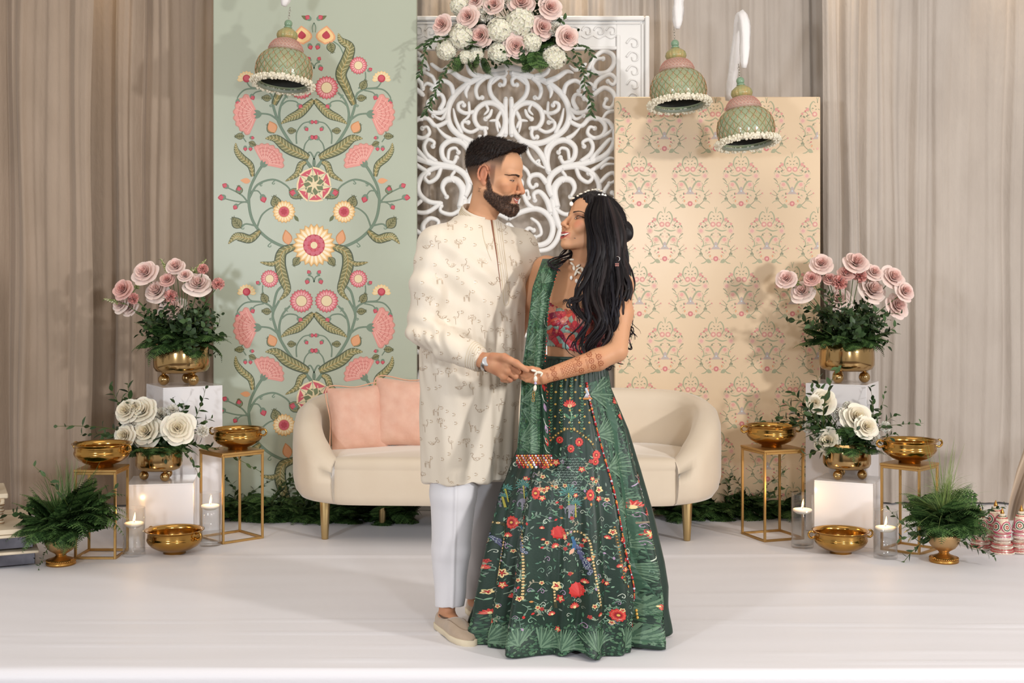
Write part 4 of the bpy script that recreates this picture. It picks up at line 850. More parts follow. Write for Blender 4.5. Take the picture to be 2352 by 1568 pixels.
# ------------------------------------------------------------------ flowers and foliage
def rose_mesh(name, seed, inner, outer, m, openness=1.0):
    r_ = random.Random(seed); V = []; F = []; C = []
    layers = [(3, .02, .13, .20, .72, 1.3, 0), (4, .05, .27, .14, .76, 1.1, .02), (4, .09, .43, .08, .76, 1.0, .07), (5, .12, .60*openness, .0, .74, .9, .16), (5, .14, .80*openness, -.06, .64, .84, .30), (6, .16, .98*openness, -.12, .46, .76, .40)]
    ci, co = np.array(H(inner)), np.array(H(outer))
    for li, (n, rb, rt, zb, h, half, cu) in enumerate(layers):
        off = r_.uniform(0, 6)
        for k in range(n):
            ph = off+2*PI*k/n+r_.uniform(-.15, .15); b = len(V); jj = r_.uniform(.9, 1.1); sd = r_.uniform(0, 6)
            for j in range(6):
                v = j/5
                for i in range(7):
                    u = -1+i/3; wv = half*(.62+.38*math.sin(PI*min(v, .75)/1.5))*(1 if v < .8 else 1-.25*((v-.8)/.2))
                    a = ph+u*wv; rr = rb+(rt*jj-rb)*v**1.35+cu*max(0, v-.6)**1.5*1.6+.035*v*math.sin(3*u+sd)
                    rr *= 1-.10*u*u*v*(1 if li > 2 else -.3)
                    z = zb+h*jj*(v-.0)-.9*cu*max(0, v-.55)**1.6-.16*h*abs(u)**2.5*v
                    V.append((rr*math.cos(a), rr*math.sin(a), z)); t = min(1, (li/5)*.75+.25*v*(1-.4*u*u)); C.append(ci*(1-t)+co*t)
            F += [tuple(b+q for q in f) for f in grid_faces(7, 6)]
    # green calyx
    b = len(V); cv, cf = lathe([(.02, -.35), (.10, -.30), (.2, -.16), (.14, .0)], 8); V += cv; F += [tuple(b+q for q in f) for f in cf]; C += [np.array(H('#5d7340'))]*len(cv)
    return mesh(name, V, F, m, True, colors=C)
PETAL = mat('soft_petal', rough=.55, vcol=True, sheen=.25, sss=.15, bump=(40, .08, .01))
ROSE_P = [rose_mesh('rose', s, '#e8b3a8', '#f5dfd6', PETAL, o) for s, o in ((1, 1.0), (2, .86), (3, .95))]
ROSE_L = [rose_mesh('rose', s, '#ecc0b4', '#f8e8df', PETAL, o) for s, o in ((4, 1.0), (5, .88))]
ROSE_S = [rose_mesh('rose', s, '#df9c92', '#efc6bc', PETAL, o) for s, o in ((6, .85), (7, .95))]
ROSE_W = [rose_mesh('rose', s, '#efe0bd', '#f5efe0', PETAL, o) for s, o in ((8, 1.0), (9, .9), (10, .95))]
def carnation_mesh(name, seed, c1, c2):
    r_ = random.Random(seed); V = []; F = []; C = []; a1, a2 = np.array(H(c1)), np.array(H(c2)); N = 46
    for k in range(N):
        z = 1-1.25*(k+.5)/N; rad = math.sqrt(max(0, 1-z*z)); a = k*2.39996; d = Vector((rad*math.cos(a), rad*math.sin(a), z)); x = d.orthogonal().normalized(); x.rotate(Matrix.Rotation(r_.uniform(0, 6), 3, d)); y = d.cross(x); b = len(V); sd = r_.uniform(0, 6)
        for j in range(4):
            v = j/3
            for i in range(7):
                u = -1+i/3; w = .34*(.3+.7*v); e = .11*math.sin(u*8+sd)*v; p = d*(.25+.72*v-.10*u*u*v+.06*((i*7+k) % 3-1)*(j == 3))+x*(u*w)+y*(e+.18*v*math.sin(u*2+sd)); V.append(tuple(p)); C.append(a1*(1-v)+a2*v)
        F += [tuple(b+q for q in f) for f in grid_faces(7, 4)]
    b = len(V); cv, cf = lathe([(.05, -1.0), (.2, -.9), (.26, -.4), (.3, -.1)], 8); V += cv; F += [tuple(b+q for q in f) for f in cf]; C += [np.array(H('#6d8a58'))]*len(cv)
    return mesh(name, V, F, PETAL, True, colors=C)
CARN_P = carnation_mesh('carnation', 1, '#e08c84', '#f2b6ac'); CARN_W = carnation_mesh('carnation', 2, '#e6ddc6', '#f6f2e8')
def hydrangea_mesh():
    r_ = random.Random(5); V = []; F = []; C = []; N = 95
    for k in range(N):
        z = 1-1.6*(k+.5)/N; rad = math.sqrt(max(0, 1-z*z)); a = k*2.39996; d = Vector((rad*math.cos(a), rad*math.sin(a), z)); x = d.orthogonal().normalized(); x.rotate(Matrix.Rotation(r_.uniform(0, 6), 3, d)); y = d.cross(x); o = d*r_.uniform(.86, 1.0)
        for q in range(4):
            ca, sa = math.cos(q*PI/2), math.sin(q*PI/2); e = x*ca+y*sa; f = y*ca-x*sa; b = len(V)
            V += [tuple(o-d*.03), tuple(o+e*.14+f*.14+d*.02), tuple(o+e*.30+d*.03), tuple(o+e*.14-f*.14+d*.02)]; F += [(b, b+1, b+2, b+3)]; t = r_.uniform(.86, 1.0); c = np.array(H('#f4efdf'))*t; C += [c*np.array((.95, .98, .85)), c, c, c]
    b = len(V); cv, cf = lathe([(.02, -.7), (.5, -.6), (.78, 0), (.5, .6), (.02, .78)], 12); V += cv; F += [tuple(b+q for q in f) for f in cf]; C += [np.array(H('#d5d3b4'))]*len(cv)
    return mesh('hydrangea', V, F, PETAL, False, colors=C)
HYD = hydrangea_mesh()
LEAFM = mat('glossy_leaf', rough=.42, vcol=True, spec=.4)
FERNM = mat('fern_leaf', rough=.6, vcol=True, spec=.3)
LG = [H(c) for c in ('#2f4526', '#26391f', '#3a5230', '#46603a')]; FG = [H(c) for c in ('#304a25', '#3f5c2e', '#28401f', '#52703c')]; YG = [H(c) for c in ('#8da05a', '#b7c083', '#d8d9b0')]
def add_leaf(b, p, d, nrm, L, w, col, fold=.25):
    d = d.normalized(); s = d.cross(nrm); s = s.normalized() if s.length > 1e-6 else d.orthogonal().normalized(); n = s.cross(d)
    V = [p]; 
    for t, ww in ((.25, .8), (.5, 1.0), (.78, .6)):
        V += [p+d*L*t-s*w*ww/2+n*w*fold*ww*.5-n*L*.10*t*t, p+d*L*t-n*L*.10*t*t, p+d*L*t+s*w*ww/2+n*w*fold*ww*.5-n*L*.10*t*t]
    V.append(p+d*L-n*L*.12)
    b.add(V, [(0, 2, 1), (0, 3, 2), (1, 2, 5, 4), (2, 3, 6, 5), (4, 5, 8, 7), (5, 6, 9, 8), (7, 8, 10), (8, 9, 10)], col)
def spray_mesh(seed, n=17, L=.22, leaf=.050, w=.021, droop=.1, cols=LG, name='leaf_spray'):
    """stem rising along +z and bending to +x with alternate pointed leaves"""
    r_ = random.Random(seed); b = MB(); pts = [Vector((droop*L*(t*t)*2.2, .02*math.sin(3*t+seed)*L, L*t*(1-.25*droop*t))) for t in np.linspace(0, 1, 9)]
    b.tube(pts, [.0022*(1-.7*i/8) for i in range(9)], 5, True, H('#55642f'))
    for i in range(n):
        t = .12+.86*i/(n-1); k = t*8; a = pts[int(min(k, 7))].lerp(pts[int(min(k, 7))+1], k-int(min(k, 7))); tg = (pts[min(8, int(k)+1)]-pts[max(0, int(k)-1)]).normalized()
        sd = Vector((math.cos(i*2.4+seed), math.sin(i*2.4+seed), 0)); sc = (1-.45*t)*r_.uniform(.8, 1.15)
        add_leaf(b, a, tg*.75+sd*.85, tg, leaf*sc, w*sc, cols[r_.randrange(len(cols))])
    return b.me(name, LEAFM, True, True)
SPRAY = [spray_mesh(s, droop=d) for s, d in ((1, .1), (2, .35), (3, .6))]
BIGL = [spray_mesh(s, 7, .13, .058, .036, .3, name='broad_leaves') for s in (5, 6, 7)]
def frond_mesh(seed, L=.20, wd=.075, n=19, droop=.5):
    """fern frond: starts along +z, arches over to +x"""
    r_ = random.Random(seed); b = MB(); m = 14; pts = []
    for i in range(m):
        t = i/(m-1); a = droop*t*1.9; pts.append(Vector((0, 0, 0)) if i == 0 else pts[-1]+Vector((math.sin(a), .03*math.sin(4*t+seed), math.cos(a)))*(L/(m-1)))
    b.tube(pts, [.0016*(1-.8*i/(m-1)) for i in range(m)], 4, True, H('#4d6a34'))
    for i in range(n):
        t = .08+.9*i/(n-1); k = t*(m-1); i0 = min(int(k), m-2); p = pts[i0].lerp(pts[i0+1], k-i0); tg = (pts[i0+1]-pts[i0]).normalized(); sd = Vector((0, 1, 0)); nn = tg.cross(sd)
        ln = wd*(.35+.65*math.sin(PI*min(1, t*1.15+.12))**.8)*(1-t**4)*r_.uniform(.9, 1.08)+.006
        for sg in (1, -1):
            d = (sd*sg+tg*.45-nn*.12*sg*sg).normalized(); c = FG[r_.randrange(4)]; q = 4
            for z in range(q):           # toothed pinna: small lobes along the midrib
                a0 = p+d*ln*z/q-nn*ln*.12*(z/q)**2; wl = ln*.26*(1-.75*z/q); e = p+d*ln*(z+1.25)/q-nn*ln*.12*((z+1)/q)**2
                b.add([a0-tg*wl*.35, e-tg*wl*.1, a0+tg*wl+d*ln*.1], [(0, 1, 2)], c); b.add([a0+tg*wl*.35, a0-tg*wl+d*ln*.1, e], [(0, 1, 2)], c)
    return b.me('fern_frond', FERNM, False, True)
FROND = [frond_mesh(s, droop=d) for s, d in ((1, .35), (2, .6), (3, .85), (4, 1.05))]
def blades(name, parent, base, n, L, spread, seed, cols, w=.0016, droop=1.0, aim=None):
    r_ = random.Random(seed); b = MB(); base = Vector(base)
    for i in range(n):
        a = r_.uniform(0, 2*PI); el = r_.uniform(.1, spread); d = Vector((math.cos(a)*el, math.sin(a)*el, 1)).normalized()
        if aim: d = (d+Vector(aim)*r_.uniform(.3, 1)).normalized()
        l = L*r_.uniform(.6, 1.1); dr = droop*r_.uniform(.4, 1.3); p = base+Vector((r_.uniform(-.012, .012), r_.uniform(-.012, .012), 0)); pts = [p]; N = 11
        for k in range(N): dd = (d+Vector((d.x*.5, d.y*.5, -.55))*dr*(k/N)**1.3*2).normalized(); pts.append(pts[-1]+dd*l/N)
        b.tube(pts, [w*(1-.85*k/N) for k in range(N+1)], 3, False, cols[r_.randrange(len(cols))], .5)
    o = b.build(name, FERNM, parent, True, True); o['kind'] = 'stuff'; return o
def stock_mesh(seed):
    """spire of pale green buds"""
    r_ = random.Random(seed); b = MB(); pts = [Vector((.03*t*t, .01*t, .12*t)) for t in np.linspace(0, 1, 7)]; b.tube(pts, [.003*(1-.6*i/6) for i in range(7)], 5, True, H('#6f8046'))
    for i in range(26):
        t = .3+.7*i/25; k = t*6; p = pts[min(5, int(k))].lerp(pts[min(5, int(k))+1], k-min(5, int(k))); a = i*2.4; r = .012*(1.15-t); b.ball(p+Vector((r*math.cos(a), r*math.sin(a), .002)), .0055*(1.25-.75*t), 6, 5, YG[r_.randrange(3)])
        if i % 4 == 0: add_leaf(b, p, Vector((math.cos(a+1), math.sin(a+1), .6)), Vector((0, 0, 1)), .022, .008, H('#7f9150'))
    return b.me('bud_spire', PETAL, True, True)
STOCK = [stock_mesh(s) for s in (1, 2)]
def aim(d, spin=0.0):
    return (Vector(d).normalized().to_track_quat('Z', 'Y').to_matrix() @ Matrix.Rotation(spin, 3, 'Z')).to_euler()
def bend(d, roll=0.0):
    """rotation that carries local +z up and local +x towards horizontal heading d"""
    return (0, 0, math.atan2(d[1], d[0]))
class Bouquet:
    def __init__(s, name, loc, D, label, cat, group, seed):
        s.D = D; s.o = Vector(loc); s.r = random.Random(seed); s.t = empty(name, loc, label=label, cat=cat, group=group)
    def at(s, px, py, dy): return P(px, py, s.D+dy)-s.o
    def head(s, name, me, px, py, rpx, dy=None, face=None, label=None, core=None, stem=True):
        c = core or Vector((0, 0, .0)); dy = s.r.uniform(-.05, .03) if dy is None else dy
        p = s.at(px, py, dy); f = Vector(face) if face else (p-c).normalized()*.6+Vector((0, -1.0, .12)); sz = rpx/FPX*s.D
        off = .35 if name == 'rose' else 0
        o = ob(name, me, s.t, p-f.normalized()*sz*off, aim(f, s.r.uniform(0, 6)), sz)
        if label: o['label'] = label
        if stem:
            b = MB(); e = p-f.normalized()*sz*.45; mid = (e*.5+c*.5)+Vector((0, .01, .01)); b.tube(spline([tuple(c), tuple(mid), tuple(e)], 4), .0022, 5, False); b.build('stem', mat('green_stem', '#4d6335', .5), s.t)
        return o
    def put(s, name, me, p, rot, sc=1.0): return ob(name, me, s.t, p, rot, sc)
    def ferns(s, n, z, r, sc, lo=.5, hi=1.15, arc=(0, 2*PI), tilt=(.5, 1.3)):
        for k in range(n):
            a = arc[0]+(arc[1]-arc[0])*(k+s.r.uniform(-.3, .3))/n; h = Vector((math.cos(a), math.sin(a), 0)); tl = s.r.uniform(*tilt)
            M = Matrix.Rotation(a, 3, 'Z') @ Matrix.Rotation(tl, 3, 'Y') @ Matrix.Rotation(s.r.uniform(-.25, .25), 3, 'Z')
            s.put('fern_frond', FROND[s.r.randrange(4)], h*r*s.r.uniform(.5, 1)+Vector((0, 0, z+s.r.uniform(-.01, .02))), M.to_euler(), sc*s.r.uniform(lo, hi))
    def sprays(s, L, z0=0.0, kind=None):
        """leafy sprays from the middle to photograph points"""
        for px, py, dy, big in L:
            e = s.at(px, py, dy); c = Vector((e.x*.15, e.y*.2-.01, z0)); d = e-c; ms = BIGL if big else SPRAY; base = .13 if big else .22
            s.put('broad_leaves' if big else 'leaf_spray', ms[s.r.randrange(3)], c if not big else e-d.normalized()*base*.9, aim(d, s.r.uniform(0, 6)), d.length/base if not big else s.r.uniform(.9, 1.2))
ARR = 'flower arrangements of the stage'
# tall pink arrangement beside the green panel
def tall(pt, D, label, roses, carns, spires, leaves, seed, drop):
    x, y, z, sc = pt; B = Bouquet('flower_arrangement', (x, y, z+.185*sc), D, label, 'flowers', ARR, seed); core = Vector((0, 0, .02))
    for px, py, r, k in roses: B.head('rose', {'p': ROSE_P, 'l': ROSE_L, 's': ROSE_S}[k][B.r.randrange(2)], px, py, r*1.15, core=core, label={'l': 'large pale blush rose', 'p': None, 's': 'deeper pink small rose'}[k])
    for px, py, r in carns: B.head('carnation', CARN_P, px, py, r, core=core, label='coral pink frilled carnation')
    for px, py, dx in spires:
        e = B.at(px, py, B.r.uniform(0, .06)); d = (e-core); M = aim(d+Vector((dx, 0, 0)), 0 if dx > 0 else PI); B.put('bud_spire', STOCK[B.r.randrange(2)], e-d.normalized()*.115, M)
        b = MB(); b.tube([core, e-d.normalized()*.10], .0024, 5, False); b.build('stem', mat('green_stem', '#4d6335', .5), B.t)
    B.sprays(leaves, .0); B.ferns(30, .015, .09, 1.0, .6, 1.05, tilt=(.6, 1.2)); B.ferns(14, .02, .05, .9, .6, 1.0, tilt=(.3, .8))
    for k in range(60):
        a = B.r.uniform(0, 2*PI); q = Vector((math.cos(a)*.16, math.sin(a)*.13, B.r.uniform(.02, .20)))*B.r.uniform(.5, 1); B.put('broad_leaves', BIGL[k % 3], q*.55, aim(q+Vector((0, -.03, .03)), B.r.uniform(0, 6)), B.r.uniform(.7, 1.1))
    for k in range(46):
        a = B.r.uniform(0, 2*PI); q = Vector((math.cos(a)*.17, math.sin(a)*.12, B.r.uniform(.12, .25)))*B.r.uniform(.6, 1); B.put('broad_leaves', BIGL[k % 3], q*.6, aim(q+Vector((0, -.05, .02)), B.r.uniform(0, 6)), B.r.uniform(.7, 1.05))
    return B
tall(POT_TL, 6.6, 'tall mound of blush roses and coral carnations beside the green panel',
     [(333, 625, 25, 'p'), (455, 652, 29, 'l'), (359, 668, 28, 'l'), (396, 707, 26, 'l'), (282, 664, 22, 's'), (276, 698, 18, 'l'), (297, 705, 21, 'l'), (403, 611, 20, 'p'), (384, 642, 16, 's'), (425, 632, 15, 'p')],
     [(466, 618, 13), (501, 652, 15), (392, 680, 16), (307, 686, 14)], [(389, 588, -.2), (440, 586, .4), (418, 614, .2), (247, 668, -.5), (266, 640, .6)],
     [(306, 728, -.02, 1), (330, 735, -.05, 1), (400, 775, -.15, 1), (470, 705, -.03, 1), (440, 725, -.06, 1), (495, 820, -.02, 0), (350, 720, -.08, 1), (480, 740, -.05, 1)], 21, 0)
tall(POT_TR, 6.6, 'tall mound of blush roses before the silver drape and cream panel',
     [(1887, 605, 21, 'p'), (1967, 602, 26, 'p'), (1806, 640, 22, 'p'), (1843, 669, 26, 'l'), (1926, 687, 25, 'l'), (2005, 666, 31, 'l'), (2052, 636, 24, 'p'), (2079, 669, 20, 'p'), (2061, 702, 24, 'p'), (1864, 639, 17, 's'), (1943, 627, 18, 's'), (2008, 625, 18, 'p'), (1905, 640, 15, 's')],
     [(1928, 649, 19), (1975, 634, 17)], [(1921, 593, .4), (2016, 593, -.3), (1819, 618, -.3)],
     [(1822, 715, -.03, 1), (1850, 735, -.06, 1), (1895, 640, .0, 1), (2035, 735, -.05, 1), (2060, 755, -.03, 1), (1880, 740, -.1, 1), (1945, 730, -.12, 1), (1990, 715, -.1, 1), (2030, 700, -.05, 1)], 22, 0)
def low(pt, D, label, roses, carns, leaves, seed):
    x, y, z, sc = pt; B = Bouquet('flower_arrangement', (x, y, z+.185*sc), D, label, 'flowers', ARR, seed); core = Vector((0, 0, .01))
    for px, py, r in roses: B.head('rose', ROSE_W[B.r.randrange(3)], px, py, r*1.2, dy=B.r.uniform(-.09, -.03), core=core)
    for px, py, r in carns: B.head('carnation', CARN_W, px, py, r, core=core, label='white frilled carnation')
    B.sprays(leaves); B.ferns(26, .005, .07, .8, .55, .95, tilt=(.8, 1.4)); B.ferns(10, .02, .04, .7, .6, 1.0, tilt=(.2, .8))
    for k in range(18):
        a = B.r.uniform(0, 2*PI); q = Vector((math.cos(a)*.1, math.sin(a)*.1, B.r.uniform(.01, .10))); B.put('broad_leaves', BIGL[k % 3], q*.3, aim(q, B.r.uniform(0, 6)), B.r.uniform(.6, .9))
    blades('grass_loops', B.t, (.02, .0, .02), 24, .21, .9, seed, [H('#56663c'), H('#3f5230')], .0011, 1.5)
low(POT_LL, 6.27, 'low bowl of cream roses and white carnations on the low pedestal by the green panel',
    [(290, 943, 24), (326, 943, 28), (336, 991, 30), (408, 983, 31), (286, 1000, 22), (310, 935, 16)], [(371, 955, 21), (303, 971, 18), (396, 943, 15), (466, 990, 15)],
    [(232, 906, .03, 0), (258, 893, .05, 0), (340, 895, .06, 0), (318, 905, .05, 0), (510, 956, .0, 0), (470, 940, .05, 0), (452, 925, .05, 0), (278, 1020, -.04, 1), (370, 1010, -.1, 1), (430, 1010, -.04, 1), (262, 965, 0, 1), (425, 930, .05, 1), (242, 915, .03, 0), (250, 940, .02, 0), (275, 905, .05, 0), (495, 975, 0, 0), (480, 1000, -.02, 0), (500, 940, .02, 0), (360, 905, .06, 0)], 31)
low(POT_LR, 6.27, 'low bowl of white roses with long leafy sprays by the cream panel',
    [(1890, 922, 26), (1967, 959, 31), (1990, 980, 23), (1901, 1012, 27), (1873, 925, 16)], [(1929, 952, 18), (2004, 1006, 18), (1949, 935, 15), (1856, 981, 14), (2033, 981, 14)],
    [(1797, 909, .04, 0), (1852, 869, .05, 0), (1815, 925, .03, 0), (1828, 945, 0, 0), (1840, 900, .05, 0), (1870, 905, .02, 0), (2073, 953, .0, 0), (2066, 1010, -.02, 0), (1997, 922, .04, 0), (2045, 940, .02, 0), (1850, 1000, -.03, 0), (1880, 1050, -.05, 1), (1950, 1000, -.1, 1), (1930, 985, -.08, 1), (1805, 935, .02, 0), (1822, 900, .04, 0), (1836, 885, .05, 0), (1850, 930, .0, 0), (1845, 965, -.02, 0), (2050, 985, 0, 0), (2058, 930, .02, 0), (1865, 890, .04, 0), (2030, 1010, -.04, 1), (1860, 1030, -.05, 1)], 32)
# crest of flowers on the carved screen
def crest():
    D = 6.88; o = P(1180, 70, D); B = Bouquet('flower_crest', o, D, 'crest of pink roses and white hydrangeas over the carved screen', 'flowers', ARR, 41); core = Vector((0, .08, 0))
    for px, py, r in ((1015, 56, 21), (1074, 38, 20), (1104, 81, 24), (1134, 10, 19), (1092, 2, 16), (1197, 6, 25), (1264, 17, 21), (1247, 63, 24), (1304, 85, 21), (1185, 105, 22), (1130, -30, 20), (1220, -40, 22)): B.head('rose', ROSE_P[B.r.randrange(3)], px, py, r*1.22, dy=U(-.07, -.02), core=core)
    for px, py, r in ((1060, 83, 27), (1026, 114, 23), (1147, 69, 27), (1196, 51, 32), (1145, 121, 23), (1093, 126, 18), (1070, 131, 15), (1273, 131, 26), (1059, 14, 23), (1221, 98, 21), (1240, -20, 26), (1165, -25, 24)): B.head('hydrangea', HYD, px, py, r*1.1, dy=U(-.04, .02), core=core, label='white ruffled hydrangea head')
    for px, py, r in ((1115, 35, 19), (1275, 67, 18), (1164, 5, 16)): B.head('carnation', CARN_W, px, py, r, dy=-.03, core=core, label='white frilled carnation')
    for k in range(46):
        a = 2*PI*k/46+U(-.1, .1); e = B.at(1175+math.cos(a)*U(60, 150), 70-math.sin(a)*U(25, 75), U(-.01, .05)); B.put('broad_leaves', BIGL[k % 3], e*.72, aim(e+Vector((0, -.06, 0)), U(0, 6)), U(.7, 1.0))
    for k in range(16): e = B.at(U(1050, 1300), U(95, 165), U(-.02, .03)); B.put('fern_frond', FROND[k % 4], Vector((e.x, e.y, e.z+.07)), aim((U(-.3, .3), -.35, -1), U(0, 6)), U(.45, .7))
    B.put('fern_frond', FROND[0], B.at(1232, 110, -.03), aim((.03, -.1, -1), PI/2), .85); B.put('fern_frond', FROND[0], B.at(1225, 112, -.02), aim((-.1, -.1, -1), PI/2), .7)
    def trail(pts, n, sz):
        pp = [B.at(a, b, c) for a, b, c in pts]; q = [Vector(v) for v in spline([tuple(v) for v in pp], 8)]; b = MB(); b.tube(q, .0018, 5, True, H('#55642f'))
        for i in range(n):
            k = i/(n-1)*(len(q)-1.01); j = int(k); p = q[j].lerp(q[j+1], k-j); tg = (q[j+1]-q[j]).normalized(); sd = Vector((math.cos(i*2.4), -abs(math.sin(i*2.4))*.6, .15*math.sin(i)))
            add_leaf(b, p, tg*.8+sd, Vector((0, -1, .2)), sz*U(.8, 1.2), sz*.36, LG[i % 4])
        b.build('trailing_vine', LEAFM, B.t, True, True)
    trail([(1050, 90, -.02), (1005, 85, -.05), (980, 110, -.06), (970, 150, -.06), (963, 175, -.06)], 30, .034); trail([(1050, 130, -.02), (1025, 160, -.05), (1005, 200, -.06), (990, 235, -.06), (974, 264, -.06)], 42, .032)
    trail([(1280, 95, -.02), (1320, 120, -.05), (1338, 160, -.06), (1345, 200, -.06), (1358, 235, -.06), (1357, 262, -.06)], 40, .036); trail([(1270, 90, -.02), (1310, 105, -.05), (1345, 108, -.06), (1362, 130, -.06)], 18, .036)
    trail([(1040, 80, -.02), (1010, 95, -.05), (985, 95, -.06), (965, 108, -.06)], 16, .034); trail([(1290, 120, -.02), (1322, 150, -.05), (1362, 170, -.06)], 14, .034)
    b = MB(); b.box((0, .06, -.01), (.5, .10, .12), bev=.03); b.build('foam_base', mat('floral_foam', '#2c3a22', .95), B.t)
crest()
# greenery in the urns
def urn_green(u, D, label, seed, tall_):
    B = Bouquet('urn_greenery', (u[0], u[1], u[2]), D, label, 'plant', 'greenery in the footed urns', seed)
    B.ferns(30, .04, .05, 1.0, .7, 1.1, tilt=(.55, 1.12)); B.ferns(24, .05, .05, 1.0, .7, 1.15, tilt=(.1, .7)); B.ferns(6, .03, .06, .7, .7, 1.0, tilt=(1.1, 1.5))
    return B
B = urn_green(U1, 5.75, 'bushy ferns and upright grass in the urn by the tiered shelf', 51, 0)
blades('grass_blades', B.t, (0, 0, .03), 90, .26, .45, 5, [H('#4a6a34'), H('#6a8a4a'), H('#3d5a2c')], .0022, .5); blades('grass_blades', B.t, (.03, .02, .03), 40, .30, .35, 6, [H('#5a7a44'), H('#86a06a')], .003, .25, (.15, 0, .2)); blades('grass_wisps', B.t, (-.02, 0, .03), 50, .24, 1.2, 7, [H('#3f5a2c')], .001, .9)
B.ferns(14, .05, .04, 1.45, .8, 1.1, (-.7, .8), (.15, .75))
for px, py, big in ((55, 1160, 1), (45, 1215, 1), (62, 1170, 1), (70, 1250, 0), (75, 1270, 0), (250, 1120, 0), (235, 1100, 0)): B.sprays([(px, py, U(-.03, .05), big)])
B = urn_green(U2, 5.78, 'dark ferns with pale arching grass in the urn by the jewelled cones', 52, 1)
blades('grass_blades', B.t, (0, 0, .04), 110, .27, .9, 8, [H('#7d9350'), H('#94a562'), H('#58743c')], .0017, 1.35); blades('grass_plume', B.t, (.0, 0, .06), 36, .36, .22, 9, [H('#8da05a'), H('#6f8a48')], .002, .35); blades('grass_wisps', B.t, (.01, .01, .16), 110, .17, .9, 10, [H('#98a873'), H('#7d8f58')], .0009, 1.4)
B.sprays([(2060, 1215, -.03, 0), (2050, 1250, -.05, 0), (2270, 1225, -.02, 0), (2290, 1270, -.06, 0), (2282, 1195, 0, 0), (2250, 1150, .03, 0), (2225, 1115, .03, 0), (2040, 1238, -.05, 0)])
# fern beds at the foot of the panels
def fern_bed(px, py, n, label, seed, sc=1.0):
    D = floorD(py); p = P(px, py, D); B = Bouquet('fern_bush', (p.x, p.y, .0), D, label, 'plant', 'ferns along the foot of the backdrop', seed)
    B.ferns(n, .01, .05, 1.25*sc, .7, 1.1, tilt=(.2, 1.15)); B.ferns(n//2, .06, .04, 1.1*sc, .7, 1.1, tilt=(.6, 1.5)); B.ferns(n//2, .02, .06, .9*sc, .7, 1.1, tilt=(1.1, 1.7))
    B.sprays([(px+U(-50, 50), py-U(70, 110), U(-.03, .03), 0) for _ in range(5)])
for i, (px, py, n, l) in enumerate(((548, 1186, 26, 'fern clump behind the cornerwise gold stand at the green panel'), (632, 1190, 26, 'fern clump between the gold stand and sofa arm'), (715, 1192, 22, 'fern clump under the sofa arm by the green panel'), (800, 1194, 20, 'fern clump behind the sofa under its cushions'), (890, 1196, 20, 'fern clump ending the row under the sofa, by its back leg'),
        (1570, 1188, 20, 'fern clump under the sofa arm by the cream panel'), (1650, 1184, 24, 'fern clump between the sofa and the gold stand beside it'), (1735, 1182, 26, 'fern clump seen through the gold stand beside the sofa'), (1812, 1182, 24, 'fern clump behind the tall glass candle by the white pedestals'))): fern_bed(px, py, n, l, 60+i, .8)
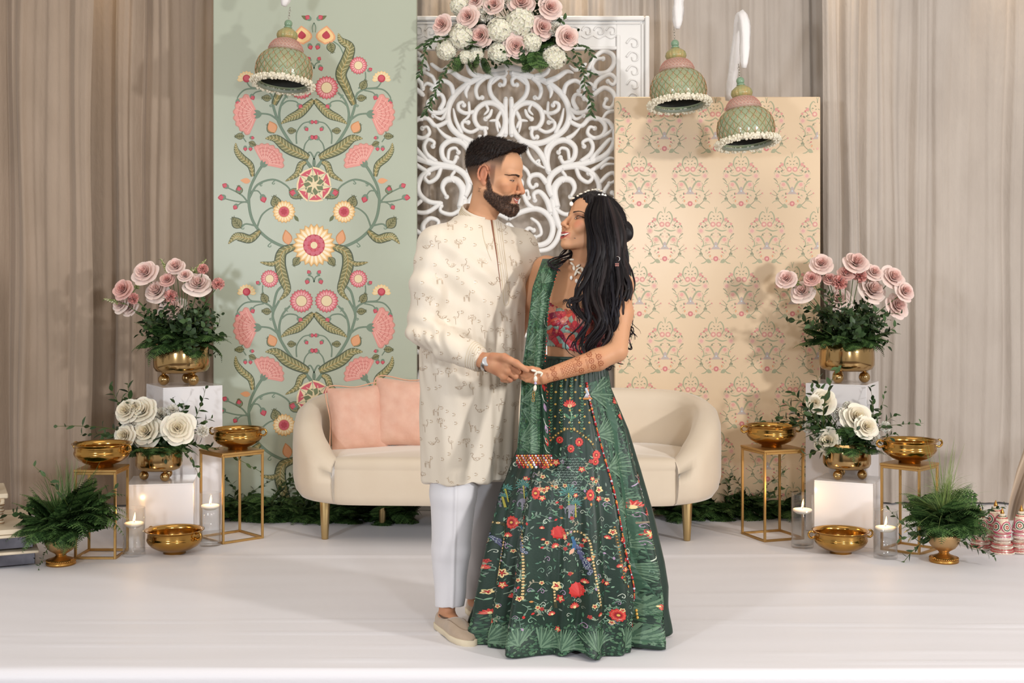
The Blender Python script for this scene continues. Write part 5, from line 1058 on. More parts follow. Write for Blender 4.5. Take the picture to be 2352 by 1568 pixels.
# ------------------------------------------------------------------ implicit modelling for people and cloth
class Field:
    """signed field on a grid; shapes are blended in locally, then skinned with surface nets"""
    def __init__(s, lo, hi, h):
        s.lo = np.array(lo, float); s.h = h; s.n = np.ceil((np.array(hi, float)-s.lo)/h).astype(int)+1; s.f = np.full(s.n, .05, np.float32); s.R = np.eye(3); s.t = np.zeros(3)
    def frame(s, M=None):
        if M is None: s.R = np.eye(3); s.t = np.zeros(3)
        else: A = np.array(M); s.R = A[:3, :3]; s.t = A[:3, 3]
        return s
    def _sub(s, c, rad):
        a = np.maximum(0, np.floor((c-rad-s.lo)/s.h).astype(int)); b = np.minimum(s.n, np.ceil((c+rad-s.lo)/s.h).astype(int)+1)
        if (b <= a).any(): return None
        ax = [(s.lo[i]+s.h*np.arange(a[i], b[i])-s.t[i]).astype(np.float32) for i in range(3)]; Rm = s.R.astype(np.float32); g = np.empty(tuple(b-a)+(3,), np.float32)
        for j in range(3): g[..., j] = ax[0][:, None, None]*Rm[0, j]+ax[1][None, :, None]*Rm[1, j]+ax[2][None, None, :]*Rm[2, j]
        return tuple(slice(a[i], b[i]) for i in range(3)), g
    def op(s, d, sl, k, cut=False):
        d = d.astype(np.float32); f = s.f[sl]
        if cut: d = -d; h = np.clip(.5-.5*(d-f)/k, 0, 1) if k > 0 else (f > d).astype(np.float32); s.f[sl] = d*(1-h)+f*h+k*h*(1-h)
        else: h = np.clip(.5+.5*(d-f)/k, 0, 1) if k > 0 else (f < d).astype(np.float32); s.f[sl] = d*(1-h)+f*h-k*h*(1-h)
    def ell(s, c, r, k=.01, rot=None, cut=False):
        c = np.array(c, np.float32); r = np.array(r if hasattr(r, '__len__') else (r, r, r), np.float32)
        q = s._sub(s.R @ c+s.t, max(r)+k*1.5+2*s.h)
        if q is None: return s
        p = q[1]-c
        if rot is not None: p = p @ np.array(rot, np.float32)
        p1 = p/r; p2 = p1/r; k0 = np.sqrt(np.einsum('...i,...i', p1, p1)); k1 = np.sqrt(np.einsum('...i,...i', p2, p2))+1e-9
        s.op(k0*(k0-1)/k1, q[0], k, cut); return s
    def cone(s, a, b, ra, rb, k=.01, cut=False, flat=None):
        a = np.array(a, np.float32); b = np.array(b, np.float32); c = (a+b)/2
        q = s._sub(s.R @ c+s.t, np.abs(s.R @ (b-a))/2+max(ra, rb)*(1.1 if flat is None else 1.35)+k*1.2+2*s.h)
        if q is None: return s
        d = b-a; L = (d*d).sum()+1e-12; t = np.clip(((q[1]-a) @ d)/L, 0, 1); v = q[1]-a-t[..., None]*d
        if flat is not None:      # (direction, factor): squash across a direction
            n = np.array(flat[0], np.float32); n = n/np.linalg.norm(n); pr = v @ n; v = v+pr[..., None]*n*(1/flat[1]-1)
        s.op(np.sqrt(np.einsum('...i,...i', v, v))-(ra+(rb-ra)*t), q[0], k, cut); return s
    def chain(s, pts, rad, k=.01, flat=None):
        for i in range(len(pts)-1): s.cone(pts[i], pts[i+1], rad[i], rad[i+1], k, flat=flat)
        return s
    def loft(s, secs, k=.02, p=2.2, cut=False):
        """sections (z, cx, cy, rx, ry, yaw) along z, blended as one body"""
        A = np.array(sorted(secs), float); zc = A[:, 0]; lo, hi = zc[0], zc[-1]; R = max(A[:, 3:5].max()+abs(A[:, 1:3]-A[:, 1:3].mean(0)).max(), (hi-lo)/2)
        c = np.array([A[:, 1].mean(), A[:, 2].mean(), (lo+hi)/2]); q = s._sub(c, np.array([R*1.25+.03, R*1.25+.03, (hi-lo)/2+.03]))
        X = q[1]; z = X[0, 0, :, 2]
        def ip(j):
            from_ = np.array([np.interp(t, zc, A[:, j]) for t in z]); ker = np.ones(5)/5; pad = np.pad(from_, 2, mode='edge'); return np.convolve(pad, ker, 'valid')
        cx, cy, rx, ry, yw = (ip(j)[None, None, :] for j in range(1, 6)); dx, dy = X[..., 0]-cx, X[..., 1]-cy; u = (dx*np.cos(yw)+dy*np.sin(yw))/rx; v = (-dx*np.sin(yw)+dy*np.cos(yw))/ry
        rr = (np.abs(u)**p+np.abs(v)**p)**(1/p); d = (rr-1)*np.minimum(rx, ry)
        d = np.maximum(d, np.maximum(lo-X[..., 2], X[..., 2]-hi)); s.op(d, q[0], k, cut); return s
    def plane(s, p, n, k=0.0):
        """cut away the side the normal points to"""
        p = np.array(p, float); n = np.array(n, float); n = n/np.linalg.norm(n); ax = [s.lo[i]+s.h*np.arange(s.n[i]) for i in range(3)]
        d = (ax[0][:, None, None]-p[0])*n[0]+(ax[1][None, :, None]-p[1])*n[1]+(ax[2][None, None, :]-p[2])*n[2]; s.op(-d.astype(np.float32), (slice(None),)*3, k, True); return s
    def mesh(s):
        f = s.f; S = f < 0; nx, ny, nz = f.shape; cnt = np.zeros((nx-1, ny-1, nz-1), np.int8)
        offs = [(i, j, k) for i in (0, 1) for j in (0, 1) for k in (0, 1)]
        for i, j, k in offs: cnt += S[i:nx-1+i, j:ny-1+j, k:nz-1+k]
        act = (cnt > 0) & (cnt < 8); A = np.argwhere(act); idx = np.full(act.shape, -1, np.int32); idx[act] = np.arange(len(A))
        pos = np.zeros((len(A), 3)); w = np.zeros(len(A)); val = {o: f[A[:, 0]+o[0], A[:, 1]+o[1], A[:, 2]+o[2]] for o in offs}
        for o in offs:
            for ax in range(3):
                if o[ax] == 0:
                    e = list(o); e[ax] = 1; e = tuple(e); a, b = val[o], val[e]; m = (a < 0) != (b < 0); t = a[m]/(a[m]-b[m]); p = np.repeat(np.array([o], float), m.sum(), 0); p[:, ax] += t; pos[m] += p; w[m] += 1
        V = s.lo+s.h*(A+pos/w[:, None]); Q = []
        for ax in range(3):
            sl0 = [slice(1, -1)]*3; sl1 = [slice(1, -1)]*3; sl0[ax] = slice(0, f.shape[ax]-1); sl1[ax] = slice(1, f.shape[ax]); a, b = S[tuple(sl0)], S[tuple(sl1)]
            for sg in (0, 1):
                E = np.argwhere((a & ~b) if sg == 0 else (~a & b)); E = E+np.array([0 if q == ax else 1 for q in range(3)]); u, v = [q for q in range(3) if q != ax]
                def cell(du, dv): c = E.copy(); c[:, u] += du; c[:, v] += dv; return idx[c[:, 0], c[:, 1], c[:, 2]]
                q4 = np.stack([cell(-1, -1), cell(0, -1), cell(0, 0), cell(-1, 0)], 1); flip = (sg == 1) ^ (ax == 1); Q.append(q4[:, ::-1] if flip else q4)
        Q = np.concatenate(Q); Q = Q[(Q >= 0).all(1)]
        return V, Q
def relax(V, Q, it=2, lam=.5):
    n = len(V); E = np.concatenate([Q[:, [0, 1]], Q[:, [1, 2]], Q[:, [2, 3]], Q[:, [3, 0]]]); 
    for _ in range(it):
        acc = np.zeros_like(V); cnt = np.zeros(n)
        for k in range(3): acc[:, k] = np.bincount(E[:, 0], V[E[:, 1], k], n)+np.bincount(E[:, 1], V[E[:, 0], k], n)
        cnt = np.bincount(E[:, 0], minlength=n)+np.bincount(E[:, 1], minlength=n); V = V+lam*(acc/np.maximum(cnt, 1)[:, None]-V)
    return V
def normals(V, Q):
    fn = np.cross(V[Q[:, 2]]-V[Q[:, 0]], V[Q[:, 3]]-V[Q[:, 1]]); N = np.zeros_like(V)
    for k in range(3):
        for j in range(4): N[:, k] += np.bincount(Q[:, j], fn[:, k], len(V))
    return N/(np.linalg.norm(N, axis=1)[:, None]+1e-12)
def join(parts):
    V = []; Q = []; k = 0
    for v, q in parts: V.append(v); Q.append(q+k); k += len(v)
    return np.concatenate(V), np.concatenate(Q)
def sstep(a, b, x): t = np.clip((x-a)/(b-a), 0, 1); return t*t*(3-2*t)
def mixc(C, col, w): return C*(1-w[:, None])+np.array(col)*w[:, None]
def noise3(P_, sc, seed=0):
    """cheap smooth noise from a few sines, about -1..1"""
    r_ = np.random.RandomState(seed); o = np.zeros(len(P_))
    for k in range(6): d = r_.randn(3)*sc; o += np.sin(P_ @ d+r_.rand()*6.28)
    return o/3.0
from mathutils.bvhtree import BVHTree
def bvh(V, Q): return BVHTree.FromPolygons(np.asarray(V, float).tolist(), Q.tolist())
def split_sides(art):
    """the drawing's two halves, x<0 and x>0"""
    out = []
    for sg in (-1, 1):
        A = Art(); A.v = art.v; kp = [i for i, f in enumerate(art.f) if art.v[f[0]][0]*sg > 0]; A.f = [art.f[i] for i in kp]; A.c = [art.c[i] for i in kp]; out.append(A)
    return out
def project(art, name, tree, org, ex, ey, dr, m, parent, lift=.0006, step=.00022, reach=.35):
    """lays a flat drawing on a surface: drawing plane at org spanned by ex, ey, thrown along dr"""
    org, ex, ey, dr = Vector(org), Vector(ex), Vector(ey), Vector(dr).normalized(); V = []; ok = []
    for a, b, l in art.v:
        p = org+ex*a+ey*b; h = tree.ray_cast(p, dr, reach)
        if h[0] is None: V.append(p); ok.append(False)
        else: n = h[1] if h[1].dot(dr) < 0 else -h[1]; V.append(h[0]+(n*.6-dr*.4)*(lift+step*l)); ok.append(True)
    lim = .05
    kp = [i for i, f in enumerate(art.f) if all(ok[j] for j in f) and max(abs((V[f[0]]-V[j]).dot(dr)) for j in f) < lim]
    used = sorted({j for i in kp for j in art.f[i]}); mp = {j: k for k, j in enumerate(used)}
    me = mesh(name, [V[j] for j in used], [tuple(mp[j] for j in art.f[i]) for i in kp], m, False, ccols=[art.c[i] for i in kp])
    return ob(name, me, parent)
def rig(yaw, pitch, roll, loc): return Matrix.Translation(loc) @ Matrix.Rotation(yaw, 4, 'Z') @ Matrix.Rotation(pitch, 4, 'X') @ Matrix.Rotation(roll, 4, 'Y')
def mouth(tree, org, ex, ey, dr, parent, lipc, open_, wide, dark):
    """parted smile: dark gap, row of teeth, upper and lower lip"""
    A = Art(); n = 17; xs = np.linspace(-1, 1, n); up = lambda x: -.0655+.0058*x*x*1.0; lo_ = lambda x: up(x)-(open_*(1-x*x)**.8+.0004)
    def band(f0, f1, col, lay):
        for i in range(n-1): a, b = xs[i], xs[i+1]; A.poly([(a*wide, f0(a)), (b*wide, f0(b)), (b*wide, f1(b)), (a*wide, f1(a))], col, lay)
    band(up, lo_, dark, 0); th = lambda x: up(x)-(open_*.9*(1-x*x)**.8+.0004)
    band(lambda x: up(x)+.0002, th, H('#efe9e0'), 1)
    for x in (-.62, -.42, -.22, 0, .22, .42, .62): A.stroke([(x*wide, up(x)), (x*wide, th(x))], .0003, .0002, H('#cfc3b6'), 2)
    band(lambda x: up(x)+(.0062-.0022*math.exp(-(x/.13)**2))*(1-abs(x)**2.2)+.0004, lambda x: up(x)-.0003, lipc, 3); band(lo_, lambda x: lo_(x)-.0078*(1-abs(x)**2.4)-.0004, lipc, 3); band(lambda x: lo_(x)-.002*(1-x*x), lambda x: lo_(x)-.0045*(1-x*x), tuple(min(1, c*1.3) for c in lipc), 4)
    return project(A, 'mouth', tree, org, ex, ey, dr, DECAL, parent, .0006, .00022)
def face(F, M, fem=0.0, smile=1.0, lids=.0):
    """head in its own frame: looks along -y, origin at eye level between the ears"""
    F.frame(M); w = 1-.05*fem
    F.ell((0, .018, .035), (.075*w, .097*w, .084), .01).ell((0, -.035, .042), (.061*w, .056, .058), .02)
    F.ell((0, -.032, -.030), (.060*w, .058, .068-.004*fem), .02)
    for s in (-1, 1):
        F.cone((s*.054*w, .006, -.052), (s*(.024-.006*fem), -.066, -.098+.004*fem), .021-.003*fem, .017-.003*fem, .02)
        F.ell((s*.041, -.062, -.020), (.025, .021, .020), .016).cone((s*.010, -.088, .019), (s*.044, -.070, .021), .009-.003*fem, .0075-.002*fem, .012)
        if smile: F.ell((s*.036, -.070, -.038), (.018, .015, .016), .012)
    F.ell((0, -.079, -.101+.004*fem), (.021-.004*fem, .016, .016-.002*fem), .014).ell((0, -.077, -.066), (.031, .022, .026), .014)
    for s in (-1, 1):
        F.ell((s*.0315, -.099, .002), (.0165, .014, .0105), .010, cut=True); F.ell((s*.0315, -.0735, .001), (.0155, .0125, .0115), .003)
    nl = .003*fem
    F.cone((0, -.087, .012), (0, -.111+nl, -.030), .0072, .0090, .010); F.ell((0, -.113+nl, -.0355+nl*.5), (.0098-.0012*fem, .0095, .0088-.001*fem), .006)
    for s in (-1, 1): F.ell((s*.0122, -.100+nl, -.040), (.0072, .0095, .0068), .005); F.ell((s*.0058, -.106+nl, -.0465), (.0032, .006, .0035), .002, cut=True)
    g = .0035*smile
    F.ell((0, -.110, -.0712), (.018, .0135, .0052), .006, cut=True)
    for s in (-1, 1):
        F.chain([(0, -.1000, -.0608), (s*.010, -.0980, -.0598+g*.2), (s*.0265, -.0835, -.0625+g*1.0)], [.0034, .0034, .0016], .004)
        F.chain([(0, -.0955, -.0805-g*.4), (s*.011, -.0930, -.0790-g*.2), (s*.0262, -.0825, -.0640+g*.9)], [.0046, .0042, .0014], .004)
        F.ell((s*.0745, .012, -.002), (.0075, .0165, .029), .004, rot=np.array(Matrix.Rotation(.25*s, 3, 'Z'))); F.ell((s*.0735, .004, -.030), (.006, .008, .009), .005)
        hx = [(s*.080, .004+.019*math.sin(a)+.008, .004+.028*math.cos(a)) for a in np.linspace(-1.1, 2.7, 9)]; F.chain(hx, [.0034]*9, .002)
        F.ell((s*.0845, .010, .000), (.0065, .0085, .0165), .003, cut=True)
    F.frame(); return F
# ------------------------------------------------------------------ the man
def pw(px, py, D): return tuple(P(px, py, D))
SKIN = mat('skin', rough=.5, vcol=True, sss=.12, spec=.35, bump=(350, .06, .002))
DECAL = mat('fine_detail', rough=.45, vcol=True)
HAIRM = mat('dark_hair', rough=.48, vcol=True, spec=.28)
def strands(name, V, N, Q, pick, flow, n, L, w, cols, parent, seed, lift=.35, curl=.0):
    """short tapering hairs rooted on a surface"""
    r_ = np.random.RandomState(seed); cand = np.nonzero(pick)[0]; ids = cand[r_.randint(0, len(cand), n)]; MBV = []; MBF = []; CC = []
    for q in ids:
        p = V[q]; nn = N[q]; fl = flow(p); fl = fl-nn*(fl @ nn); fl = fl/(np.linalg.norm(fl)+1e-9); fl = fl+r_.randn(3)*.28; d = fl*(1-lift)+nn*lift*r_.uniform(.6, 1.3); d /= np.linalg.norm(d); l = L*r_.uniform(.55, 1.15); sd = np.cross(d, nn+r_.randn(3)*.4); sd /= np.linalg.norm(sd)+1e-9; k = len(MBV)
        m = p+d*l*.55+nn*l*curl; e = p+d*l+nn*l*curl*.3-nn*l*.12
        MBV += [p-sd*w/2, p+sd*w/2, m+sd*w*.4, m-sd*w*.4, e]; MBF += [(k, k+1, k+2, k+3), (k+3, k+2, k+4)]; c = cols[r_.randint(len(cols))]; CC += [c, c]
    return ob(name, mesh(name, MBV, MBF, HAIRM, True, ccols=CC), parent)
def make_man():
    T = empty('person', (-.16, .08, 0), label='bearded man in an ivory embroidered kurta and white trousers holding her hand', cat='person')
    inv = Matrix.Translation((.16, -.08, 0))
    loc = lambda V: np.asarray(V)+np.array((.16, -.08, 0))
    HM = rig(math.radians(66), math.radians(12), math.radians(0), P(1138, 405, 4.6)); HA = np.array(HM)
    toL = lambda V: (V-HA[:3, 3]) @ HA[:3, :3]
    hw = lambda *p: tuple(HM @ Vector(p))
    # --- head and neck
    F = Field((-.28, -.17, 1.30), (.10, .17, 1.78), .0016); face(F, HM, 0, .8)
    nb = (-.128, .03, 1.43)
    F.chain([hw(0, .018, -.03), hw(0, .012, -.085), nb], [.055, .0515, .054], .025); F.chain([nb, (-.21, -.04, 1.375)], [.05, .045], .04); F.chain([nb, (-.02, .08, 1.375)], [.05, .045], .04)
    F.ell((-.125, .02, 1.345), (.075, .055, .07), .05)
    hV, hQ = F.mesh(); hV = relax(hV, hQ, 2, .5); L = toL(hV); N = normals(hV, hQ); ax, y, z = np.abs(L[:, 0]), L[:, 1], L[:, 2]
    # beard: jaw, chin and moustache; fades into the sideburn
    top = np.interp(y, [-.12, -.098, -.09, -.08, -.06, -.03, -.012, .0], [-.046, -.046, -.048, -.052, -.058, -.05, -.015, .03]); side = (ax > .02).astype(float)
    top = np.where((ax < .022) & (y < -.08), -.047, top)
    bm = sstep(top+.004, top-.006, z)*sstep(.004, -.010, y+.10*np.clip(z+.075, -.05, 0)*-1.5)*(1-sstep(.066, .071, ax)*sstep(-.055, -.045, z))*sstep(-.135, -.118, z)
    low = np.interp(y, [-.09, -.06, -.03, 0], [-.125, -.118, -.098, -.072]); bm *= sstep(low-.006, low+.004, z)
    lip = sstep(.0295, .0235, ax)*sstep(.0125, .0085, np.abs(z+.0685))*sstep(-.076, -.08, y); bm *= 1-lip
    gap = sstep(.004, .002, np.abs(z+.056))*sstep(.004, .002, ax); bm *= 1-.3*gap
    chinb = sstep(.045, .02, ax)*sstep(-.06, -.085, y)*sstep(-.08, -.095, z)
    hV = hV+N*(bm*(.006+.007*chinb)*(1+.15*noise3(L, 260, 1)))[:, None]
    C = np.tile(np.array(H('#cb9874')), (len(hV), 1)); C = mixc(C, H('#c4835f'), .5*sstep(.03, 0, np.abs(z+.03))*sstep(-.03, -.06, y)); C = mixc(C, H('#b5654f'), .55*sstep(.06, .075, ax)*sstep(.05, .02, np.abs(z))*sstep(.045, .02, np.abs(y-.01)))
    C = mixc(C, H('#b9785a'), .4*sstep(-.10, -.116, y)*sstep(-.055, -.04, z)); C = mixc(C, H('#c08a74'), lip*.6)
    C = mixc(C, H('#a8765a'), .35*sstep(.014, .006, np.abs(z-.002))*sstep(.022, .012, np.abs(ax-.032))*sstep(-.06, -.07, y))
    fade = np.where(y > .02, sstep(-.055, .02, z+.25*(y-.05)), sstep(.005, .058, z-.006))*sstep(-.050, -.042, y+.0*z)
    fade = np.maximum(fade*.92, .75*sstep(.045, .065, z)*sstep(-.052, -.046, y)); fade *= 1-sstep(.0705, .078, ax)*sstep(.04, .02, np.abs(y-.01))*sstep(.035, .02, np.abs(z))
    nz = noise3(L, 900, 5)
    C = mixc(C, H('#2a1d17'), np.clip(fade*(1+.12*nz), 0, 1)); C = mixc(C, H('#33221a'), np.clip(bm*(.86+.10*nz), 0, 1)); sb = sstep(-.03, -.022, y)*sstep(-.002, -.012, y)*sstep(.05, .03, z)*sstep(-.05, -.02, z); C = mixc(C, H('#4a342a'), .6*sb)
    # --- hand
    G = Field((-.16, -.36, .87), (.07, -.14, 1.03), .0014)
    w0, w1 = pw(1090, 822, 4.36), pw(1120, 830, 4.335)
    G.chain([w0, w1, pw(1136, 834, 4.325)], [.027, .026, .028], .012, flat=((0, 1, 0), .85))
    kn = [pw(1160, 824, 4.30), pw(1168, 838, 4.298), pw(1166, 852, 4.302), pw(1157, 864, 4.31)]
    for i, kk in enumerate(kn): G.cone(pw(1128, 824+i*6, 4.325), kk, .017, .0118, .014); G.ell(kk, .0125, .006)
    G.cone(pw(1140, 838, 4.325), pw(1158, 846, 4.32), .022, .018, .014)
    mid = [pw(1186, 838, 4.31), pw(1190, 852, 4.312), pw(1184, 864, 4.318), pw(1172, 872, 4.325)]; tip = [pw(1188, 846, 4.345), pw(1188, 858, 4.348), pw(1180, 868, 4.35), pw(1168, 874, 4.352)]; end = [pw(1170, 850, 4.365), pw(1168, 860, 4.368), pw(1163, 868, 4.368), pw(1154, 873, 4.365)]
    for a, b, c, d, r in zip(kn, mid, tip, end, (.0105, .0107, .0100, .0088)): G.chain([a, b, c, d], [r*1.08, r, r*.94, r*.85], .003)
    G.chain([pw(1132, 820, 4.315), pw(1158, 820, 4.292), pw(1186, 834, 4.280), pw(1210, 850, 4.279)], [.016, .0128, .0112, .0088], .006); G.ell(pw(1172, 828, 4.287), (.011, .011, .0105), .006)
    gV, gQ = G.mesh(); gV = relax(gV, gQ, 1, .5); gC = np.tile(np.array(H('#c58f6c')), (len(gV), 1)); gn = noise3(gV, 90, 3); gC = mixc(gC, H('#a96f52'), np.clip(.25+.3*gn, 0, .6))
    dk = np.min([np.linalg.norm(gV-np.array(q), axis=1) for q in kn+mid], 0); gC = mixc(gC, H('#a9644c'), .45*sstep(.014, .006, dk))
    # --- covered trunk and legs
    B = Field((-.45, -.25, -.01), (.32, .45, 1.42), .009); yw = math.radians(40)
    B.loft([(.85, -.15, .08, .16, .11, yw), (1.0, -.145, .06, .155, .11, yw), (1.2, -.13, .04, .175, .115, yw), (1.36, -.12, .03, .15, .09, yw), (1.40, -.12, .03, .08, .06, yw)], .03)
    B.chain([(-.25, -.08, 1.37), (-.31, -.115, 1.08), (-.10, -.245, .988)], [.05, .042, .028], .03); B.chain([(.02, .12, 1.37), (.12, .22, 1.12), (.26, .17, 1.04)], [.05, .042, .03], .03); B.ell((.30, .15, 1.03), (.06, .03, .04), .02)
    B.chain([(-.20, .03, .88), (-.215, .03, .48), (-.232, .075, .10)], [.07, .05, .032], .01); B.chain([(-.09, .13, .88), (-.10, .18, .48), (-.135, .28, .10)], [.07, .05, .032], .01)
    for a, b in (((-.236, .085, .055), (-.165, -.07, .030)), ((-.137, .29, .055), (-.07, .12, .030))): B.cone(a, b, .031, .018, .02)
    bV, bQ = B.mesh(); bC = np.tile(np.array(H('#c08a68')), (len(bV), 1))
    V, Q = join([(hV, hQ), (gV, gQ), (bV, bQ)])
    ob('body', mesh('body', loc(V), Q, SKIN, True, colors=np.concatenate([C, gC, bC])), T)
    tree = bvh(loc(hV), hQ)
    R3 = HM.to_3x3(); ex, ey, dr = R3 @ Vector((1, 0, 0)), R3 @ Vector((0, 0, 1)), R3 @ Vector((0, 1, 0)); org = inv @ (HM @ Vector((0, -.17, 0)))
    # --- eyes, brows, teeth
    A = Art()
    for s in (-1, 1):
        cx = s*.0315
        A.poly([(cx-s*.013, -.0024), (cx-s*.006, -.0008), (cx, -.0006), (cx+s*.007, -.0012), (cx+s*.0125, -.0026), (cx+s*.006, -.0042), (cx, -.005), (cx-s*.006, -.0044)], H('#e8ddd4'), 0); A.disc(cx-s*.001, -.0030, .0036, H('#2a1710'), 12, 1, .62)
        A.stroke([(cx-s*.0135, -.0022), (cx-s*.006, -.0004), (cx, -.0002), (cx+s*.008, -.0008), (cx+s*.0150, -.0036)], .0016, .0022, H('#1c120e'), 2); A.stroke([(cx-s*.0125, -.002), (cx, -.0054), (cx+s*.0125, -.0028)], .0007, .0009, H('#6b4433'), 2); A.stroke([(cx-s*.012, .005), (cx, .0078), (cx+s*.0135, .002)], .0008, .0009, H('#8d5f47'), 1)
    for h_ in split_sides(A): project(h_, 'eye', tree, org, ex, ey, dr, DECAL, T, .0004, .0002)
    A = Art(); r_ = random.Random(4)
    for s in (-1, 1):
        for i in range(260):
            t = r_.random(); x = .012+.038*t; yy = .0150+.0042*math.sin(PI*min(1, t*1.05)**.9)-.001*t+r_.uniform(-.0030, .0030)*(1.1-.75*t); A.stroke([(s*x, yy), (s*(x+.0045), yy+.0018*(1-t*1.6))], .00055, .0002, H('#2a1c17'), i % 3)
    for h_ in split_sides(A): project(h_, 'eyebrow', tree, org, ex, ey, dr, DECAL, T, .0008, .0003)
    mouth(tree, org, ex, ey, dr, T, H('#b9695c'), .0042, .0215, H('#4a2520'))
    A = Art()                                        # small tattoo below the ear
    for x in (-.0035, .0035): A.stroke([(x, -.006), (x*.55, 0), (x, .006)], .0008, .0008, H('#3a2c2a'), 0)
    for q in (-.005, .005): A.stroke([(-.007, q*1.35), (0, q), (.007, q*1.35)], .0008, .0008, H('#3a2c2a'), 0)
    sd = R3 @ Vector((1, 0, 0)); so = inv @ (HM @ Vector((-.16, .018, -.056))); project(A, 'tattoo', tree, so, R3 @ Vector((0, -1, 0)), ey, sd, DECAL, T, .0004)
    # --- hair and beard
    Hf = Field((-.24, -.16, 1.52), (.08, .17, 1.80), .0025).frame(HM)
    Hf.ell((0, .022, .048), (.0775, .0985, .083), .008).ell((0, -.012, .088), (.062, .080, .037), .02).ell((0, -.066, .092), (.052, .040, .030), .02).ell((0, -.090, .094), (.040, .025, .026), .015).ell((0, .05, .075), (.066, .06, .052), .02)
    Hf.frame(); c = HM @ Vector((0, -.055, .052)); Hf.plane(c, R3 @ Vector((0, -.25, -1)), .004); c2 = HM @ Vector((0, .03, .030)); Hf.plane(c2, R3 @ Vector((0, -.75, -1)), .004)
    kV, kQ = Hf.mesh(); kV = relax(kV, kQ, 1); kN = normals(kV, kQ); kL = toL(kV); kV = kV+kN*(.0025*np.sin(160*kL[:, 0]+22*np.sin(30*kL[:, 1]))*sstep(.06, .09, kL[:, 2]))[:, None]
    kc = np.tile(np.array(H('#1b1412')), (len(kV), 1)); hair = ob('hair', mesh('hair', loc(kV), kQ, HAIRM, True, colors=kc), T)
    fl = R3 @ Vector((0, -.8, .75)); fl2 = R3 @ Vector((0, .5, -1)); fl = np.array(fl); fl2 = np.array(fl2)
    cols = [H('#17100e'), H('#241915'), H('#33241d')]
    strands('hair_strands', loc(kV), kN, kQ, kL[:, 2] > .058, lambda p: fl, 7000, .017, .0010, cols, hair, 1, .26, .05); strands('hair_strands', loc(kV), kN, kQ, (kL[:, 2] < .08), lambda p: fl2, 5200, .015, .0009, cols, hair, 2, .2)
    bN = normals(hV, hQ); bd = empty('beard', (0, 0, 0)); bd.parent = T
    strands('beard_hair', loc(hV), bN, hQ, bm > .45, lambda p: np.array(R3 @ Vector((0, .35, -1))), 7500, .008, .0006, [H('#241812'), H('#3b2a22'), H('#54403a'), H('#2d1f18')], bd, 3, .35)
    # --- kurta
    K = Field((-.46, -.34, .52), (.30, .36, 1.50), .0042)
    K.loft([(.50, -.150, .075, .178, .122, yw), (.70, -.148, .07, .186, .128, yw), (.90, -.146, .062, .194, .132, yw), (1.015, -.143, .056, .199, .135, yw), (1.15, -.138, .046, .204, .138, yw), (1.28, -.130, .036, .205, .132, yw), (1.36, -.127, .032, .185, .115, yw), (1.415, -.128, .030, .142, .098, yw), (1.45, -.13, .03, .098, .082, yw), (1.478, -.132, .03, .068, .066, yw)], .03, 2.35)
    K.chain([(-.13, .03, 1.42), (-.262, -.085, 1.383)], [.056, .064], .04); K.chain([(-.13, .03, 1.42), (.02, .125, 1.376)], [.056, .062], .04)
    K.chain([(-.256, -.088, 1.370), (-.288, -.11, 1.22), (-.303, -.122, 1.085)], [.066, .062, .056], .03); K.chain([(-.303, -.122, 1.085), (-.212, -.185, 1.037), (-.106, -.240, .990)], [.055, .052, .042], .02)
    K.chain([(.022, .12, 1.362), (.09, .19, 1.22), (.13, .23, 1.11)], [.068, .064, .058], .035); K.chain([(.13, .23, 1.11), (.25, .19, 1.05)], [.058, .045], .03)
    fw = Vector((math.sin(yw), -math.cos(yw), 0)); nc = Vector((-.127, .024, 1.474)); ncd = (Vector((0, 0, 1))*math.cos(.48)+fw*math.sin(.48)).normalized()
    K.plane((-.15, .07, .545), (.02, 0, -1)); K.plane((-.108, -.239, .991), (.89, -.44, -.40), .0) if False else None
    q = K._sub(np.array((-.085, -.252, .982)), .075); dd = (q[1]-np.array((-.104, -.241, .990))) @ np.array(Vector((.86, -.43, -.30)).normalized()); fr = np.linalg.norm(q[1]-np.array((-.085, -.252, .982)), axis=-1) < .07; K.f[q[0]] = np.where(fr & (dd > 0), np.maximum(K.f[q[0]], dd), K.f[q[0]])
    K.chain([tuple(nc-ncd*.03), tuple(nc+ncd*.12)], [.054, .054], .004) if False else K.cone(tuple(nc-ncd*.0), tuple(nc+ncd*.1), .057, .057, .004, True)
    V, Q = K.mesh(); V = relax(V, Q, 3, .5); N = normals(V, Q); x, y, z = V.T
    ph = np.arctan2(y-.05, x+.145); tors = 1-np.exp(-(((x+.315)/.07)**2+((z-1.1)/.3)**2))
    d = .0055*np.sin(6.5*ph+1.5*np.sin(3.3*z)+.6)*sstep(1.05, .75, z)+.0018*np.sin(15*ph+4*z)*sstep(1.1, .7, z)
    arm = sstep(-.235, -.265, x)*sstep(1.0, 1.03, z); axs = np.exp(-((z-1.085)/.07)**2)
    d += arm*(.0050*np.sin(85*z+45*x+30*y)*axs+.0045*np.sin(34*z-26*x+2*np.sin(20*y)))
    fa = sstep(-.06, -.10, y)*sstep(1.10, 1.06, z)*sstep(.95, .97, z); s_ = (x+.316)*.82-(y+.122)*.5; d += fa*.0026*np.sin(2*PI*s_/.034+20*(z-1.0)+2*np.sin(30*z))*sstep(.20, .05, s_)
    dg = np.exp(-(((x+.22)+.5*(z-1.25))/.05)**2)*sstep(1.05, 1.15, z); d += -.006*dg*sstep(1.42, 1.3, z)*sstep(-.02, -.06, y)
